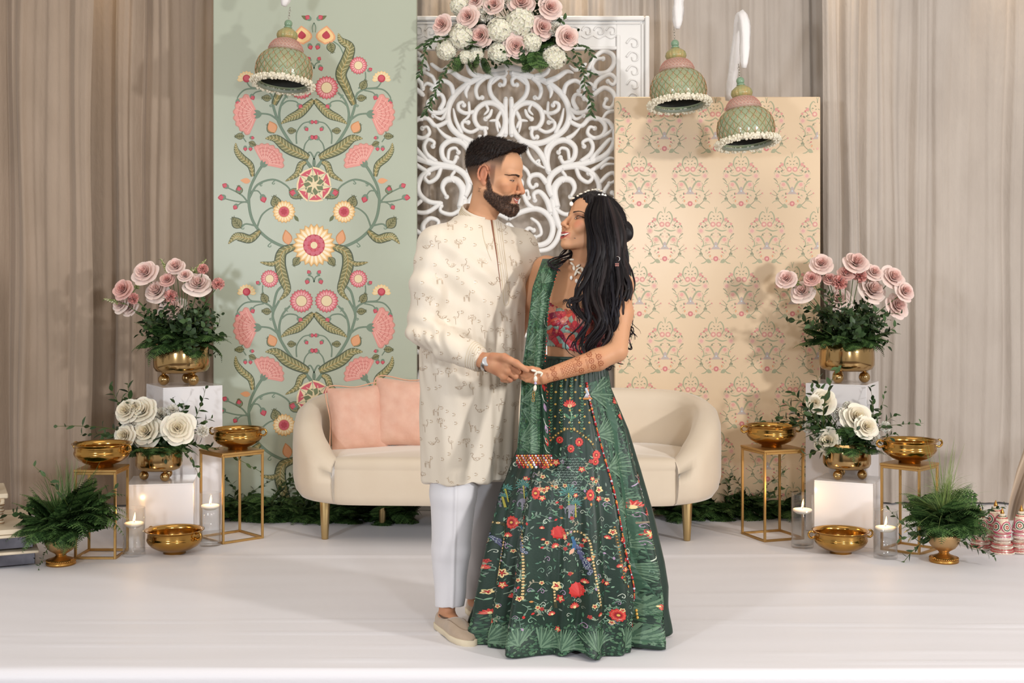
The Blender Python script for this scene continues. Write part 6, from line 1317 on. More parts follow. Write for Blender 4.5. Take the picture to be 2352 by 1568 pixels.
    d += .0026*noise3(V*np.array((1, 1, .45)), 30, 8)*sstep(1.45, 1.38, z)+.0034*np.sin(38*(x+y)+12*np.sin(5*z)+6*z)*sstep(1.12, 1.2, z)*sstep(1.42, 1.34, z)*.8+.003*np.sin(22*ph+3*np.sin(6*z)+9*z)*sstep(.8, .95, z)*sstep(1.2, 1.05, z)*(1-arm)
    V = V+N*d[:, None]; kV = loc(V)
    KM = mat('ivory_silk', '#ddd2c1', .5, sheen=.2, noise=(7, .3, '#d2c3ab'), bump=(260, .10, .002), stretch=(1, 1, .5))
    kur = ob('kurta', mesh('kurta', kV, Q, KM, True), T); kt = bvh(kV, Q)
    # embroidery: small animals, trees and blossoms worked in bronze thread
    thr = [H('#bba489'), H('#cbb69b'), H('#a58c74')]; r_ = random.Random(12); E = Art()
    def dots(cx, cy, rx, ry, n, s=.0012):
        for _ in range(n): a = r_.uniform(0, 6.3); q = math.sqrt(r_.random()); E.disc(cx+rx*q*math.cos(a), cy+ry*q*math.sin(a), s*r_.uniform(.6, 1.2), thr[r_.randrange(3)], 5, 0)
    def swan(x, y, f): dots(x, y, .013, .006, 34, .001); E.stroke([(x+f*.011, y+.002), (x+f*.017, y+.009), (x+f*.013, y+.017), (x+f*.018, y+.021), (x+f*.022, y+.017)], .0016, .0010, thr[2], 1); E.stroke([(x-f*.014, y+.003), (x, y-.007), (x+f*.012, y-.001)], .0009, .0009, thr[2], 1)
    def tree_(x, y): dots(x, y+.006, .015, .011, 60, .0011); E.stroke([(x, y-.002), (x+.001, y-.016)], .0018, .0022, thr[0], 1); E.stroke([(x, y-.006), (x+.006, y)], .001, .0006, thr[0], 1)
    def deer(x, y, f):
        dots(x, y, .011, .005, 26, .001); E.stroke([(x+f*.009, y+.002), (x+f*.013, y+.014), (x+f*.018, y+.014)], .0026, .0014, thr[1], 1)
        for q in (-.009, -.006, .007, .010): E.stroke([(x+q, y-.003), (x+q+.001, y-.018)], .0014, .0009, thr[0], 1)
        E.stroke([(x+f*.013, y+.015), (x+f*.011, y+.021)], .0008, .0005, thr[2], 1)
    def stork(x, y, f): dots(x, y, .010, .005, 24, .001); E.stroke([(x+f*.008, y), (x+f*.011, y+.012), (x+f*.006, y+.02), (x+f*.013, y+.021)], .0012, .0008, thr[2], 1); E.stroke([(x, y-.004), (x+.001, y-.024)], .0010, .0008, thr[2], 1)
    def bloom(x, y):
        for i in range(6): a = i*PI/3; E.disc(x+.0045*math.cos(a), y+.0045*math.sin(a), .0017, (thr+[H('#f7f1e6')])[i % 4], 6, 0)
        E.disc(x, y, .0013, H('#f6efe2'), 6, 1)
    k = 0
    for j in range(15):
        for i in range(8):
            px, py = 965+i*36+(18 if j % 2 else 0)+r_.uniform(-7, 7), 520+j*41+r_.uniform(-8, 8); X, Z = (px-1176)/652, 1.26-(py-640)/652; k += 1; w = (i*3+j*5+k) % 7; f = 1 if (i+j) % 2 else -1
            (swan if w == 0 else deer if w == 2 else stork if w == 4 else None)(X, Z, f) if w in (0, 2, 4) else (tree_(X, Z) if w in (1,) else bloom(X, Z))
            if w not in (3, 5): bloom(X+r_.uniform(.015, .026), Z+r_.uniform(-.02, .02))
    project(E, 'embroidery', kt, (.16, -.08-.55, 0), (1, 0, 0), (0, 0, 1), (0, 1, 0), mat('bronze_thread', rough=.4, vcol=True, metal=.15), kur, .0006, .0002, .8)['kind'] = 'stuff'
    S = Art(); q = lambda px, py: ((px-1176)/650, 1.26-(py-640)/650)
    S.stroke([q(1129, 506), q(1135, 545), q(1142, 590), q(1148, 640), q(1152, 672)], .0065, .0006, H('#8a5a44'), 1, wm=.0030); S.stroke([q(1133, 508), q(1141, 560), q(1152, 630), q(1157, 690), q(1160, 700)], .0022, .0016, H('#d8c7a8'), 2)
    S.stroke([q(1150, 512), q(1158, 575), q(1166, 640), q(1169, 690), q(1160, 702)], .0014, .0012, H('#cdbb9b'), 2)
    for o in (5, 10): S.stroke([q(1135+o, 508), q(1143+o, 570), q(1154+o*.9, 640), q(1157+o*.9, 690)], .0008, .0008, H('#d5c5a8'), 2)
    S.stroke([q(1108, 520), q(1112, 548), q(1122, 580), q(1130, 600)], .0012, .0008, H('#cdbb9b'), 2)
    project(S, 'placket', kt, (.16, -.08-.55, 0), (1, 0, 0), (0, 0, 1), (0, 1, 0), DECAL, kur, .0008, .0002, .8)
    # stand collar and cuff
    u0 = ncd.orthogonal().normalized(); fwp = (fw-ncd*fw.dot(ncd)).normalized(); rt = ncd.cross(fwp); cv = []; n = 48
    for row, (h, rr) in enumerate(((-.016, .066), (.0, .0625), (.012, .0605), (.026, .0585), (.030, .058), (.030, .0545), (.0, .057))):
        for i in range(n): a = .20+(2*PI-.40)*i/(n-1); cv.append(inv @ (nc+ncd*h+(fwp*math.cos(a)*1.04+rt*math.sin(a))*rr))
    col = ob('collar', mesh('collar', cv, grid_faces(n, 7), KM), kur); b = MB()
    for h in (.004, .010, .016, .022): b.tube([inv @ (nc+ncd*h+(fwp*math.cos(a)*1.04+rt*math.sin(a))*(.0625-.13*h+.0006)) for a in np.linspace(.22, 2*PI-.22, 46)], .0008, 4, False)
    b.build('collar_stitching', mat('collar_thread', '#cbb894', .5), col)
    b = MB(); a0 = Vector((-.136, -.225, .999)); a1 = Vector((-.104, -.241, .990)); 
    for t in (.0, .25, .5, .75, .97):
        c = a0.lerp(a1, t); dv = (a1-a0).normalized(); uu = dv.orthogonal().normalized(); ww = dv.cross(uu); rr = .0452-.0018*t; rg_ = [kt.ray_cast(inv @ (c+(uu*math.cos(a)+ww*math.sin(a))*.09), -(uu*math.cos(a)+ww*math.sin(a)), .09)[0] for a in np.linspace(0, 2*PI, 40)]; rg_ = [g_ if g_ is not None else inv @ (c+uu*rr) for g_ in rg_]; b.tube(rg_, .0008, 4, False)
    b.build('cuff_stitching', mat('collar_thread', '#cbb894', .5), kur)
    # --- wrist watch
    wt = empty('wrist_watch', (0, 0, 0)); wt.parent = T; c = Vector(pw(1117, 834, 4.338)); dv = (Vector(pw(1136, 838, 4.325))-Vector(pw(1090, 822, 4.36))).normalized(); uu = dv.cross(Vector((0, 0, 1))).normalized(); ww = dv.cross(uu)
    b = MB(); cv = []; 
    for h in (-.007, -.005, .005, .007):
        for i in range(32): a = 2*PI*i/32; rr = .0285 if abs(h) < .006 else .0275; cv.append(inv @ (c+dv*h+(uu*math.cos(a)*.92+ww*math.sin(a)*1.0)*rr))
    ob('watch_band', mesh('watch_band', cv, grid_faces(32, 4, True), mat('watch_steel', '#b9b6b2', .25, 1.0)), wt)
    fc = c+(-ww*.3-Vector((0, 1, 0))*.95).normalized()*.029; M = Matrix.Translation(inv @ fc) @ (Vector((0, -1, .25))).to_track_quat('Z', 'Y').to_matrix().to_4x4(); b = MB(); V2, F2 = lathe([(.0005, .004), (.013, .004), (.0155, .003), (.016, 0), (.0155, -.003)], 24); b.add([M @ Vector(p) for p in V2], F2); b.build('watch_case', mat('watch_face', '#d8d8da', .2, .6), wt)
    # --- trousers
    Tr = Field((-.36, -.12, .07), (.06, .42, .66), .0035)
    Tr.chain([(-.195, .035, .68), (-.208, .02, .5), (-.216, .045, .30), (-.226, .07, .06)], [.088, .081, .066, .046], .01, flat=((.6, -.8, 0), 1.08)); Tr.chain([(-.085, .15, .68), (-.095, .20, .5), (-.115, .24, .3), (-.135, .275, .06)], [.088, .08, .064, .046], .006)
    Tr.plane((-.22, .06, .092), (.05, -.1, -1)); V, Q = Tr.mesh(); V = relax(V, Q, 2); N = normals(V, Q); x, y, z = V.T
    cxl = np.interp(z, (.1, .5), (-.222, -.207)); cre = np.exp(-((x-cxl-.012)/.006)**2)*sstep(.05, .0, y)
    d = .0055*cre+.003*np.sin(30*z+9*x+2*np.sin(40*x))*sstep(.35, .15, z)*.7+.003*np.sin(12*z-40*x)*sstep(.55, .3, z)
    V = V+N*d[:, None]; ob('trousers', mesh('trousers', loc(V), Q, mat('white_cotton_twill', '#d9d7da', .7, sheen=.2, bump=(300, .06, .002)), True), T)
    # --- loafers
    def shoe(heel, toe, z0, nm):
        hv, tv = Vector(heel), Vector(toe); dv = (tv-hv); Ln = dv.length; a = math.atan2(dv.y, dv.x); s = empty('loafer', hv-Vector((-.16, .08, 0)), a); s.parent = T; V = []; n = 20; m = 17
        wid = lambda t: np.interp(t, (0, .08, .25, .45, .68, .85, .95, 1), (.018, .030, .034, .036, .044, .038, .025, .006)); top = lambda t: np.interp(t, (0, .06, .2, .4, .55, .7, .86, .96, 1), (.045, .066, .060, .062, .072, .062, .047, .038, .026))
        for i in range(n):
            t = i/(n-1); w, h = wid(t), top(t)
            for j in range(m):
                b_ = PI*j/(m-1); V.append((t*Ln, -math.cos(b_)*w*(1.0 if abs(math.cos(b_)) > .7 else 1)*1.0, .018+(h-.018)*math.sin(b_)**.62))
        F = grid_faces(m, n)+[tuple(range(m))[::-1], tuple(range((n-1)*m, n*m))]
        ob('upper', mesh('upper', V, F, mat('taupe_suede', '#b19d88', .85, sheen=.5, noise=(30, .4, '#a08b76'), bump=(300, .2, .002))), s)
        V = []; rows = ((.0, .90), (.004, 1.0), (.017, 1.03), (.0225, 1.0), (.0225, .6))
        for zz, g in rows:
            for i in range(40):
                t = i/39 if True else 0; u = i/40*2; tt = u if u <= 1 else 2-u; sg = 1 if u <= 1 else -1; V.append((-.006+tt*(Ln+.012), sg*wid(min(1, max(0, tt)))*g*1.06, zz))
        ob('sole', mesh('sole', V, grid_faces(40, 5, True), mat('cream_rubber', '#d9cbb0', .7)), s)
        b = MB(); ap = [(.56*Ln+.30*Ln*math.cos(q), .026*math.sin(q)) for q in np.linspace(-1.9, 1.9, 20)]
        b.tube([(px, py, .018+(top(px/Ln)-.018)*max(.05, 1-(py/wid(px/Ln))**2)**.31+.001) for px, py in ap], .0012, 5, False); b.build('apron_seam', mat('suede_seam', '#947f6a', .8), s)
        b = MB(); b.lathe([(.030, 0), (.034, .004), (.033, .008), (.028, .006)], 24, M=Matrix.Diagonal((1.45, .85, 1, 1))); o = b.build('collar_opening', mat('suede_dark', '#5d4a3c', .9), s, loc=(.27*Ln, 0, .054))
    shoe((-.262, .128, .001), (-.138, -.130, .001), 0, 'a'); shoe((-.155, .345, .001), (-.052, .10, .001), 0, 'b')
    return T
MAN = make_man()
# ------------------------------------------------------------------ the woman
def make_woman():
    OX = Vector((.21, -.03, 0)); off = np.array(OX); T = empty('person', OX, label='woman with long dark hair in a green floral lehenga skirt and red blouse looking up', cat='person')
    inv = Matrix.Translation(-OX); loc = lambda V: np.asarray(V)-off
    HM = rig(math.radians(-60), math.radians(-22), math.radians(-3), P(1357, 523, 4.585)); HA = np.array(HM); toL = lambda V: (V-HA[:3, 3]) @ HA[:3, :3]; hw = lambda *p: tuple(HM @ Vector(p)); yw = math.radians(-25)
    F = Field((-.02, -.36, .86), (.46, .16, 1.60), .0019); face(F, HM, 1.0, 1.15)
    sh = Vector((.248, .005, 1.272)); ldir = Vector((math.cos(yw), math.sin(yw), 0)); fdir = Vector((math.sin(yw), -math.cos(yw), 0))
    sl, sr = sh+ldir*.140+Vector((0, 0, -.035)), sh-ldir*.138+Vector((0, 0, .022))
    F.chain([hw(0, .02, -.035), hw(0, .02, -.08), tuple(sh+Vector((.0, .005, .03)))], [.048, .043, .046], .025)
    F.loft([(.88, .222, -.022, .088, .068, yw), (.955, .222, -.022, .094, .072, yw), (.99, .224, -.022, .103, .080, yw), (1.03, .228, -.022, .108, .082, yw), (1.12, .236, -.016, .126, .090, yw), (1.20, .244, -.006, .134, .082, yw), (1.255, .246, .002, .118, .066, yw), (1.285, .248, .006, .06, .05, yw)], .03, 2.1)
    F.chain([tuple(sh), tuple(sl)], [.040, .046], .04); F.chain([tuple(sh), tuple(sr)], [.040, .046], .04)
    for s in (-1, 1): c = Vector((.232, -.02, 1.108))+ldir*(s*.060)+fdir*.066; F.ell(tuple(c), (.052, .050, .052), .03)
    F.cone(tuple(sh+fdir*.045+ldir*.02+Vector((0, 0, -.012))), tuple(sl+fdir*.02), .010, .012, .02); F.cone(tuple(sh+fdir*.045-ldir*.02+Vector((0, 0, -.012))), tuple(sr+fdir*.02), .010, .012, .02)
    el, wr = pw(1416, 806, 4.43), pw(1246, 866, 4.335)
    F.chain([tuple(sl), pw(1426, 720, 4.485), el], [.043, .040, .036], .02); F.chain([el, pw(1372, 826, 4.40), wr], [.036, .0365, .0225], .012, flat=((0, 1, 0), .95))
    F.chain([tuple(sr), (.03, .13, 1.13), (-.0, .13, 1.0)], [.044, .038, .03], .02)
    # hand reaching into his grip
    F.cone(wr, pw(1222, 860, 4.330), .0225, .021, .010, flat=((0, 1, .2), .62)); F.cone(pw(1232, 868, 4.332), pw(1212, 858, 4.330), .0225, .021, .008, flat=((0, 1, .2), .58))
    kn = [pw(1210, 846, 4.322), pw(1206, 854, 4.322), pw(1206, 863, 4.325), pw(1210, 872, 4.33)]
    for i, k in enumerate(kn): F.cone(pw(1232, 858+i*5, 4.332), k, .011, .0092, .006); F.chain([k, pw(1190-i*1.0+(i == 3)*8, 840+i*8.2, 4.335+i*.002), pw(1178+i*2, 838+i*8, 4.352)], [.0088, .0080, .0068], .002)
    F.chain([pw(1236, 852, 4.325), pw(1222, 848, 4.312), pw(1206, 846, 4.305), pw(1196, 842, 4.308)], [.0125, .0105, .0088, .007], .005)
    V, Q = F.mesh(); V = relax(V, Q, 2, .5); L = toL(V); ax, y, z = np.abs(L[:, 0]), L[:, 1], L[:, 2]; hd = (np.linalg.norm(L, axis=1) < .16) & (y < .03)
    C = np.tile(np.array(H('#c79470')), (len(V), 1)); C = mixc(C, H('#cc7f66'), hd*.55*sstep(.026, .008, np.hypot(ax-.045, z+.022))*sstep(-.03, -.05, y)); lip = hd*sstep(.0295, .0255, ax)*sstep(.0125, .009, np.abs(z+.0685))*sstep(-.076, -.080, y); C = mixc(C, H('#b8705e'), lip*.6)
    C = mixc(C, H('#7a4a38'), hd*.55*sstep(.016, .007, np.abs(z-.005))*sstep(.022, .012, np.abs(ax-.032))*sstep(-.058, -.07, y)); C = mixc(C, H('#b5765c'), hd*.25*sstep(.014, .004, ax)*sstep(-.1, -.113, y))
    t = np.clip(((V-np.array(el)) @ (np.array(wr)-np.array(el)))/((np.array(wr)-np.array(el))**2).sum(), -.1, 1.6); fa = (V[:, 1] < -.13)*(V[:, 2] < 1.02)*(V[:, 0] < .37)*sstep(.15, .3, t); C = mixc(C, H('#b97650'), .5*fa*(.7+.3*noise3(V, 160, 4)))
    ob('body', mesh('body', loc(V), Q, SKIN, True, colors=C), T); tree = bvh(loc(V), Q)
    R3 = HM.to_3x3(); ex, ey, dr = R3 @ Vector((1, 0, 0)), R3 @ Vector((0, 0, 1)), R3 @ Vector((0, 1, 0)); org = inv @ (HM @ Vector((0, -.17, 0)))
    A = Art()
    for s in (-1, 1):
        cx = s*.0315
        A.poly([(cx-s*.0135, -.0020), (cx-s*.008, .0026), (cx, .0050), (cx+s*.008, .0040), (cx+s*.014, .0012), (cx+s*.007, -.0036), (cx, -.0052), (cx-s*.007, -.0046)], H('#ece4dc'), 0); A.disc(cx-s*.002, .0004, .0048, H('#2a1a12'), 14, 1); A.disc(cx-s*.003, .002, .0012, H('#ffffff'), 6, 2)
        A.stroke([(cx-s*.0145, -.0024), (cx-s*.008, .0032), (cx, .0056), (cx+s*.009, .0046), (cx+s*.0175, .0035)], .0016, .0020, H('#120c0a'), 2, wm=.0036); A.stroke([(cx-s*.013, -.003), (cx, -.0058), (cx+s*.014, .0006)], .0009, .0013, H('#2a1a14'), 2)
        for i in range(9): u = i/8; x0, y0 = cx+s*(-.009+.024*u), .0040+.0014*math.sin(PI*u); A.stroke([(x0, y0), (x0+s*(.001+.004*u), y0+.0045)], .0008, .0002, H('#120c0a'), 3)
        A.stroke([(cx-s*.013, .002), (cx, .0098), (cx+s*.015, .007)], .0012, .0012, H('#6b3f30'), 1)
    for h_ in split_sides(A): project(h_, 'eye', tree, org, ex, ey, dr, DECAL, T, .0004, .0002)
    A = Art(); r_ = random.Random(9)
    for s in (-1, 1):
        for i in range(220): u = r_.random(); x = .012+.040*u; yy = .0175+.0060*math.sin(PI*min(1, u*.95)**1.15)+r_.uniform(-.0022, .0022)*(1.05-.8*u); A.stroke([(s*x, yy), (s*(x+.004), yy+.0016*(1-u*1.7))], .0006, .0002, H('#1c1210'), i % 3)
    for h_ in split_sides(A): project(h_, 'eyebrow', tree, org, ex, ey, dr, DECAL, T, .0007, .0003)
    A = Art(); A.disc(.034, -.072, .0011, H('#3a211a'), 8); project(A, 'beauty_mark', tree, org, ex, ey, dr, DECAL, T, .0004)
    mouth(tree, org, ex, ey, dr, T, H('#a8443e'), .0098, .0245, H('#3a1512'))
    # henna on forearm and hand
    A = Art(); hc = H('#8a4526'); W2, E2 = np.array((wr[0], wr[2])), np.array((el[0], el[2])); ux = (E2-W2)/np.linalg.norm(E2-W2); uy = np.array((-ux[1], ux[0])); q = lambda a, b: tuple(W2+ux*a+uy*b)
    for a in (.012, .016, .062, .066, .106, .110, .114, .150, .154, .19): A.stroke([q(a, -.05), q(a+.004, 0), q(a, .05)], .0012, .0012, hc, 0)
    for i in range(7):
        for j in range(-3, 4):
            a, b = .071+i*.0052, j*.0105+(i % 2)*.005; A.stroke([q(a, b-.005), q(a+.010, b+.005)], .0009, .0009, hc, 0); A.stroke([q(a+.010, b-.005), q(a, b+.005)], .0009, .0009, hc, 0)
    for i, (a, b) in enumerate(((.040, 0), (.040, .02), (.040, -.02), (.130, .004), (.130, -.02), (.130, .024), (.172, 0), (.172, -.022), (.172, .022), (.2, .005), (.2, -.018))):
        for k in range(8): A.petal(*q(a, b), k*PI/4, .011, .006, hc, 0); A.petal(*q(a, b), k*PI/4, .0085, .0032, H('#c08862'), 1)
        A.disc(*q(a, b), .0028, hc, 8, 2)
    for k in range(8): A.stroke([q(-.008-k*.006, -.02), q(-.014-k*.006, .02)], .0009, .0009, hc, 0); A.stroke([q(-.014-k*.006, -.02), q(-.006-k*.006, .02)], .0009, .0009, hc, 0)
    project(A, 'henna', tree, inv @ Vector((0, -.7, 0)), (1, 0, 0), (0, 0, 1), (0, 1, 0), mat('henna_stain', rough=.6, vcol=True), T, .0004, .00015, .52)['kind'] = 'stuff'
    # --- blouse
    Bf = Field((.07, -.20, .98), (.42, .12, 1.22), .0021)
    Bf.loft([(.97, .222, -.022, .109, .085, yw), (1.03, .228, -.022, .113, .087, yw), (1.12, .236, -.016, .131, .095, yw), (1.20, .244, -.006, .139, .087, yw), (1.235, .246, .002, .128, .075, yw)], .03, 2.1)
    for s in (-1, 1): c = Vector((.232, -.02, 1.108))+ldir*(s*.060)+fdir*.068; Bf.ell(tuple(c), (.056, .055, .056), .03)
    ax3 = [Bf.lo[i]+Bf.h*np.arange(Bf.n[i]) for i in range(3)]; X, Y, Z = np.meshgrid(*ax3, indexing='ij'); lat = (X-.236)*math.cos(yw)+(Y+.015)*math.sin(yw); ang = np.arctan2((Y+.015), X-.236)
    neck = 1.150+.030*np.clip(np.abs(lat-.0)/.1, 0, 1.4)**1.6+.0035*np.sin(34*ang); hem = 1.018-.022*np.clip((lat+.02)/.1, -.3, 1)+.004*np.abs(np.sin(22*ang)); Bf.f = np.maximum(Bf.f, np.maximum(Z-neck, hem-Z)).astype(np.float32)
    bV, bQ = Bf.mesh(); bV = relax(bV, bQ, 1, .4); bN = normals(bV, bQ); r2 = np.random.RandomState(5); cen = bV[r2.randint(0, len(bV), 700)]; pal = np.array([H(c) for c in ('#a51f38', '#c02c3a', '#7d1638', '#b5463a', '#8fa79a', '#cf7a68', '#93203f', '#c98a70', '#7f9d94', '#d2503c')]); pid = r2.randint(0, 10, 700)
    dm = np.full(len(bV), 9.0); d2 = dm.copy(); ci = np.zeros(len(bV), int)
    for i, c in enumerate(cen): d = np.linalg.norm(bV-c, axis=1); n = d < dm; d2 = np.where(n, dm, np.minimum(d2, d)); ci[n] = i; dm = np.minimum(dm, d)
    bc = pal[pid[ci]]; bc = bc*(1-.45*sstep(.0016, 0, d2-dm))[:, None]; bc = np.where((dm < .0012)[:, None], np.array(H('#e2b27a')), bc); bV = bV+bN*(.0014*sstep(0, .002, d2-dm))[:, None]
    blo = ob('blouse', mesh('blouse', loc(bV), bQ, mat('beaded_satin', rough=.42, vcol=True, sheen=.3, coat=.15), True, colors=bc), T)
    # --- lehenga skirt
    def edges(py):
        l = np.interp(py, (818, 850, 900, 960, 1010, 1130, 1250, 1370, 1430, 1500), (1250, 1244, 1228, 1208, 1195, 1150, 1124, 1104, 1098, 1100)); r = np.interp(py, (818, 850, 890, 985, 1080, 1180, 1290, 1345, 1400, 1500), (1392, 1395, 1402, 1440, 1466, 1491, 1511, 1517, 1514, 1505)); return l, r
    def ypx(z): return 640+(1.26-z)*652
    def shape(z):
        l, r = edges(np.clip(ypx(z), 818, 1455)); return ((l+r)/2-1176)/652, (r-l)/2/652
    rs = np.random.RandomState(11); KF = [(8, .9, .5), (11, .7, 1.9), (15, 1.0, 4.0), (22, .6, 2.2), (5, .35, 3.3)]
    def skirt(th, z, lift=0.0):
        cx, hwid = shape(z); g = np.clip((.985-z)/.985, 0, 1); fold = sum(a*(1-2.0*np.abs(np.cos((n*th+p+.8*np.sin(th*2+p))/2))**3) for n, a, p in KF)/2.6; am = .014*g**.5+.15*g**1.2; fold = fold-.25
        rr = 1+am*fold+.006*np.cos(46*th+3)*np.exp(-g*9)*3; w = hwid*rr+lift; dpt = (hwid*(.80-.02*g))*rr+lift
        pool = sstep(.12, .0, z); w = w+pool*(.012*np.sin(9*th+1)+.010); dpt = dpt+pool*(.022*np.sin(8*th)+.018)
        return cx+w*np.cos(th), -.025+.012*g+dpt*np.sin(th), z
    def hemz(th): return .004+.022*max(0, math.sin(8*th+.9))**2*(.6+.4*math.sin(3*th))
    nt, nz = 400, 110; tha = 2*PI*np.arange(nt)/nt; zba = np.array([hemz(t) for t in tha]); vv = np.arange(nz)[:, None]/(nz-1); ZZ = .988+(zba[None, :]-.988)*vv; xx, yy, _ = skirt(np.repeat(tha[None, :], nz, 0), ZZ)
    SV = list(np.stack([xx-off[0], yy-off[1], ZZ], -1).reshape(-1, 3))
    for g, dz in ((.985, -.001), (.93, .002)):
        for i in range(nt):
            th = 2*PI*i/nt; x_, y_, z_ = skirt(th, hemz(th)); cx, _ = shape(.0); SV.append((cx+(x_-cx)*g-off[0], y_*g-off[1], max(.002, z_+dz)))
    SM = mat('forest_silk', '#152b21', .46, sheen=.15, noise=(16, .7, '#1d382a'), bump=(200, .12, .002)); sk = ob('lehenga_skirt', mesh('lehenga_skirt', SV, grid_faces(nt, nz+2, True), SM), T)
    smap = lambda px, py, l: tuple(smapv([(px, py, l)])[0])
    def smapv(A3):
        px, py, l = np.array(A3, float).T; D = np.full(len(px), 4.42)
        for _ in range(4):
            z = np.clip(1.26-(py-640)/FPX*D, .006, .986); cx, hwid = shape(z); X = (px-1176)/FPX*D; u = np.clip((X-cx)/hwid, -.985, .985); D = 4.575-.78*hwid*np.sqrt(1-u*u)
        th = -PI/2+.6*np.arcsin(u)+.4*1.32*u; hz = .004+.022*np.maximum(0, np.sin(8*th+.9))**2*(.6+.4*np.sin(3*th)); z = np.maximum(z, hz+.002); x_, y_, z_ = skirt(th, z, .0012+.00022*l); return np.stack([x_-off[0], y_-off[1], z_], 1)
    D_ = Art(); r_ = random.Random(21); red, red2, yel, crm, teal, lav, lf, lfd, wht = H('#c5332f'), H('#8f1c22'), H('#d9b25a'), H('#e6cf94'), H('#5d9a92'), H('#a58aa6'), H('#7fa386'), H('#4f7a5c'), H('#c9d2c0')
    def poppy(x, y, r, sx=1.0, l=4):
        for rr, c in ((1.0, red), (.8, H('#d65a48')), (.62, red), (.45, red2)):
            D_.poly([(x+sx*r*rr*(1+.10*math.cos(11*a))*math.cos(a), y+r*rr*(1+.10*math.cos(11*a))*math.sin(a)) for a in np.linspace(0, 2*PI, 34)[:-1]], c, l); l += 1
        D_.disc(x, y, r*.2, yel, 8, l)
    def star(x, y, r, c=red, cc=crm, n=5, l=4): [D_.petal(x, y, k*2*PI/n+.3, r, r*.7, c, l, .55) for k in range(n)]; [D_.petal(x, y, k*2*PI/n+.3, r*.7, r*.3, cc if c == red else red2, l+1, .5) for k in range(n)]; D_.disc(x, y, r*.22, yel if c == red else red, 7, l+2)
    def lotus(x, y, r, rot=-1.57):
        for k in range(-3, 4): D_.petal(x, y, rot+k*.38, r*(1.25-.08*abs(k)), r*.42, red, 4+(k % 2), .55); D_.petal(x, y, rot+k*.38, r*.95, r*.12, H('#e88a76'), 6, .6)
        D_.disc(x, y-2, r*.3, crm, 8, 8)
    def scroll(x, y, s, f, c=wht): D_.stroke([(x, y), (x+f*s*.5, y-s*.5), (x+f*s*.9, y-s*.2), (x+f*s*.8, y+s*.2), (x+f*s*.5, y+s*.1), (x+f*s*.6, y-s*.08)], s*.06, s*.04, c, 2, 5, wm=s*.16)
    def fan(x, y, rot, r, n=15, spread=1.1, c=None, l=2):
        for k in range(n): a = rot-spread+2*spread*k/(n-1); c1 = c or (H('#405d49') if k % 2 else H('#637f66')); D_.stroke([(x, y), (x+r*.5*math.cos(a)-r*.06*math.sin(a), y+r*.5*math.sin(a)+r*.06*math.cos(a)), (x+r*math.cos(a+.12), y+r*math.sin(a+.12))], r*.05, r*.045, c1, l+(k % 3), 4, wm=r*.11)
    def moss(poly_, n, l=1, pal_=None):
        xs = [p[0] for p in poly_]; ys = [p[1] for p in poly_]
        def ins(x, y):
            c = False; m = len(poly_)
            for i in range(m):
                (x1, y1), (x2, y2) = poly_[i], poly_[(i+1) % m]
                if (y1 > y) != (y2 > y) and x < (x2-x1)*(y-y1)/(y2-y1)+x1: c = not c
            return c
        k = 0
        while k < n:
            x, y = r_.uniform(min(xs), max(xs)), r_.uniform(min(ys), max(ys))
            if ins(x, y): D_.petal(x, y, r_.uniform(0, 6), r_.uniform(5, 9), r_.uniform(3, 5), (pal_ or [H('#34553f'), H('#45684b'), H('#2c4c38'), H('#527254'), H('#365a42')])[r_.randrange(5 if not pal_ else len(pal_))], l, .5)
            k += 1
    Lb = [(1346, 880), (1352, 915), (1362, 960), (1385, 1060), (1405, 1150), (1425, 1260), (1450, 1360), (1470, 1425)]; Rb = [(1402, 862), (1412, 900), (1428, 965), (1440, 1060), (1458, 1150), (1472, 1250), (1490, 1330), (1510, 1400)]
    strip = [tuple(p) for p in spline(Lb, 6)]; strr = [tuple(p) for p in spline(Rb, 6)]
    for i in range(len(strip)-1):
        for k in range(4):
            f0, f1 = k/4, (k+1)/4; m2 = lambda a, b, t: (a[0]+(b[0]-a[0])*t, a[1]+(b[1]-a[1])*t); D_.poly([m2(strip[i], strr[i], f0), m2(strip[i], strr[i], f1), m2(strip[i+1], strr[i+1], f1), m2(strip[i+1], strr[i+1], f0)], H('#385a47'), 0)
    moss(Lb+Rb[::-1], 2600, 1, [H('#3b5b47'), H('#4b6c55'), H('#304e3c'), H('#5a7a61'), H('#2a4635')])
    for x, y, rot, r in ((1352, 905, -.2, 52), (1366, 1000, -.5, 46), (1388, 1075, -.3, 54), (1408, 1165, -.25, 54), (1440, 1260, -.9, 46), (1452, 1310, .2, 44), (1500, 1428, -1.9, 62), (1470, 1410, -1.2, 46)): fan(x, y, rot, r, 15, .8, None, 4)
    # hem border of ferns
    moss([(1100, 1405), (1200, 1432), (1300, 1440), (1400, 1432), (1500, 1400), (1510, 1470), (1400, 1510), (1300, 1512), (1200, 1500), (1100, 1480)], 1500)
    for x, y, rot, r in ((1130, 1478, -.8, 46), (1172, 1482, -1.2, 44), (1250, 1490, -1.0, 48), (1290, 1497, -1.2, 50), (1360, 1490, -1.6, 44), (1420, 1488, -1.0, 48), (1462, 1478, -.9, 46), (1215, 1478, -2, 36)): fan(x, y, rot, r, 17, .9, None, 3)
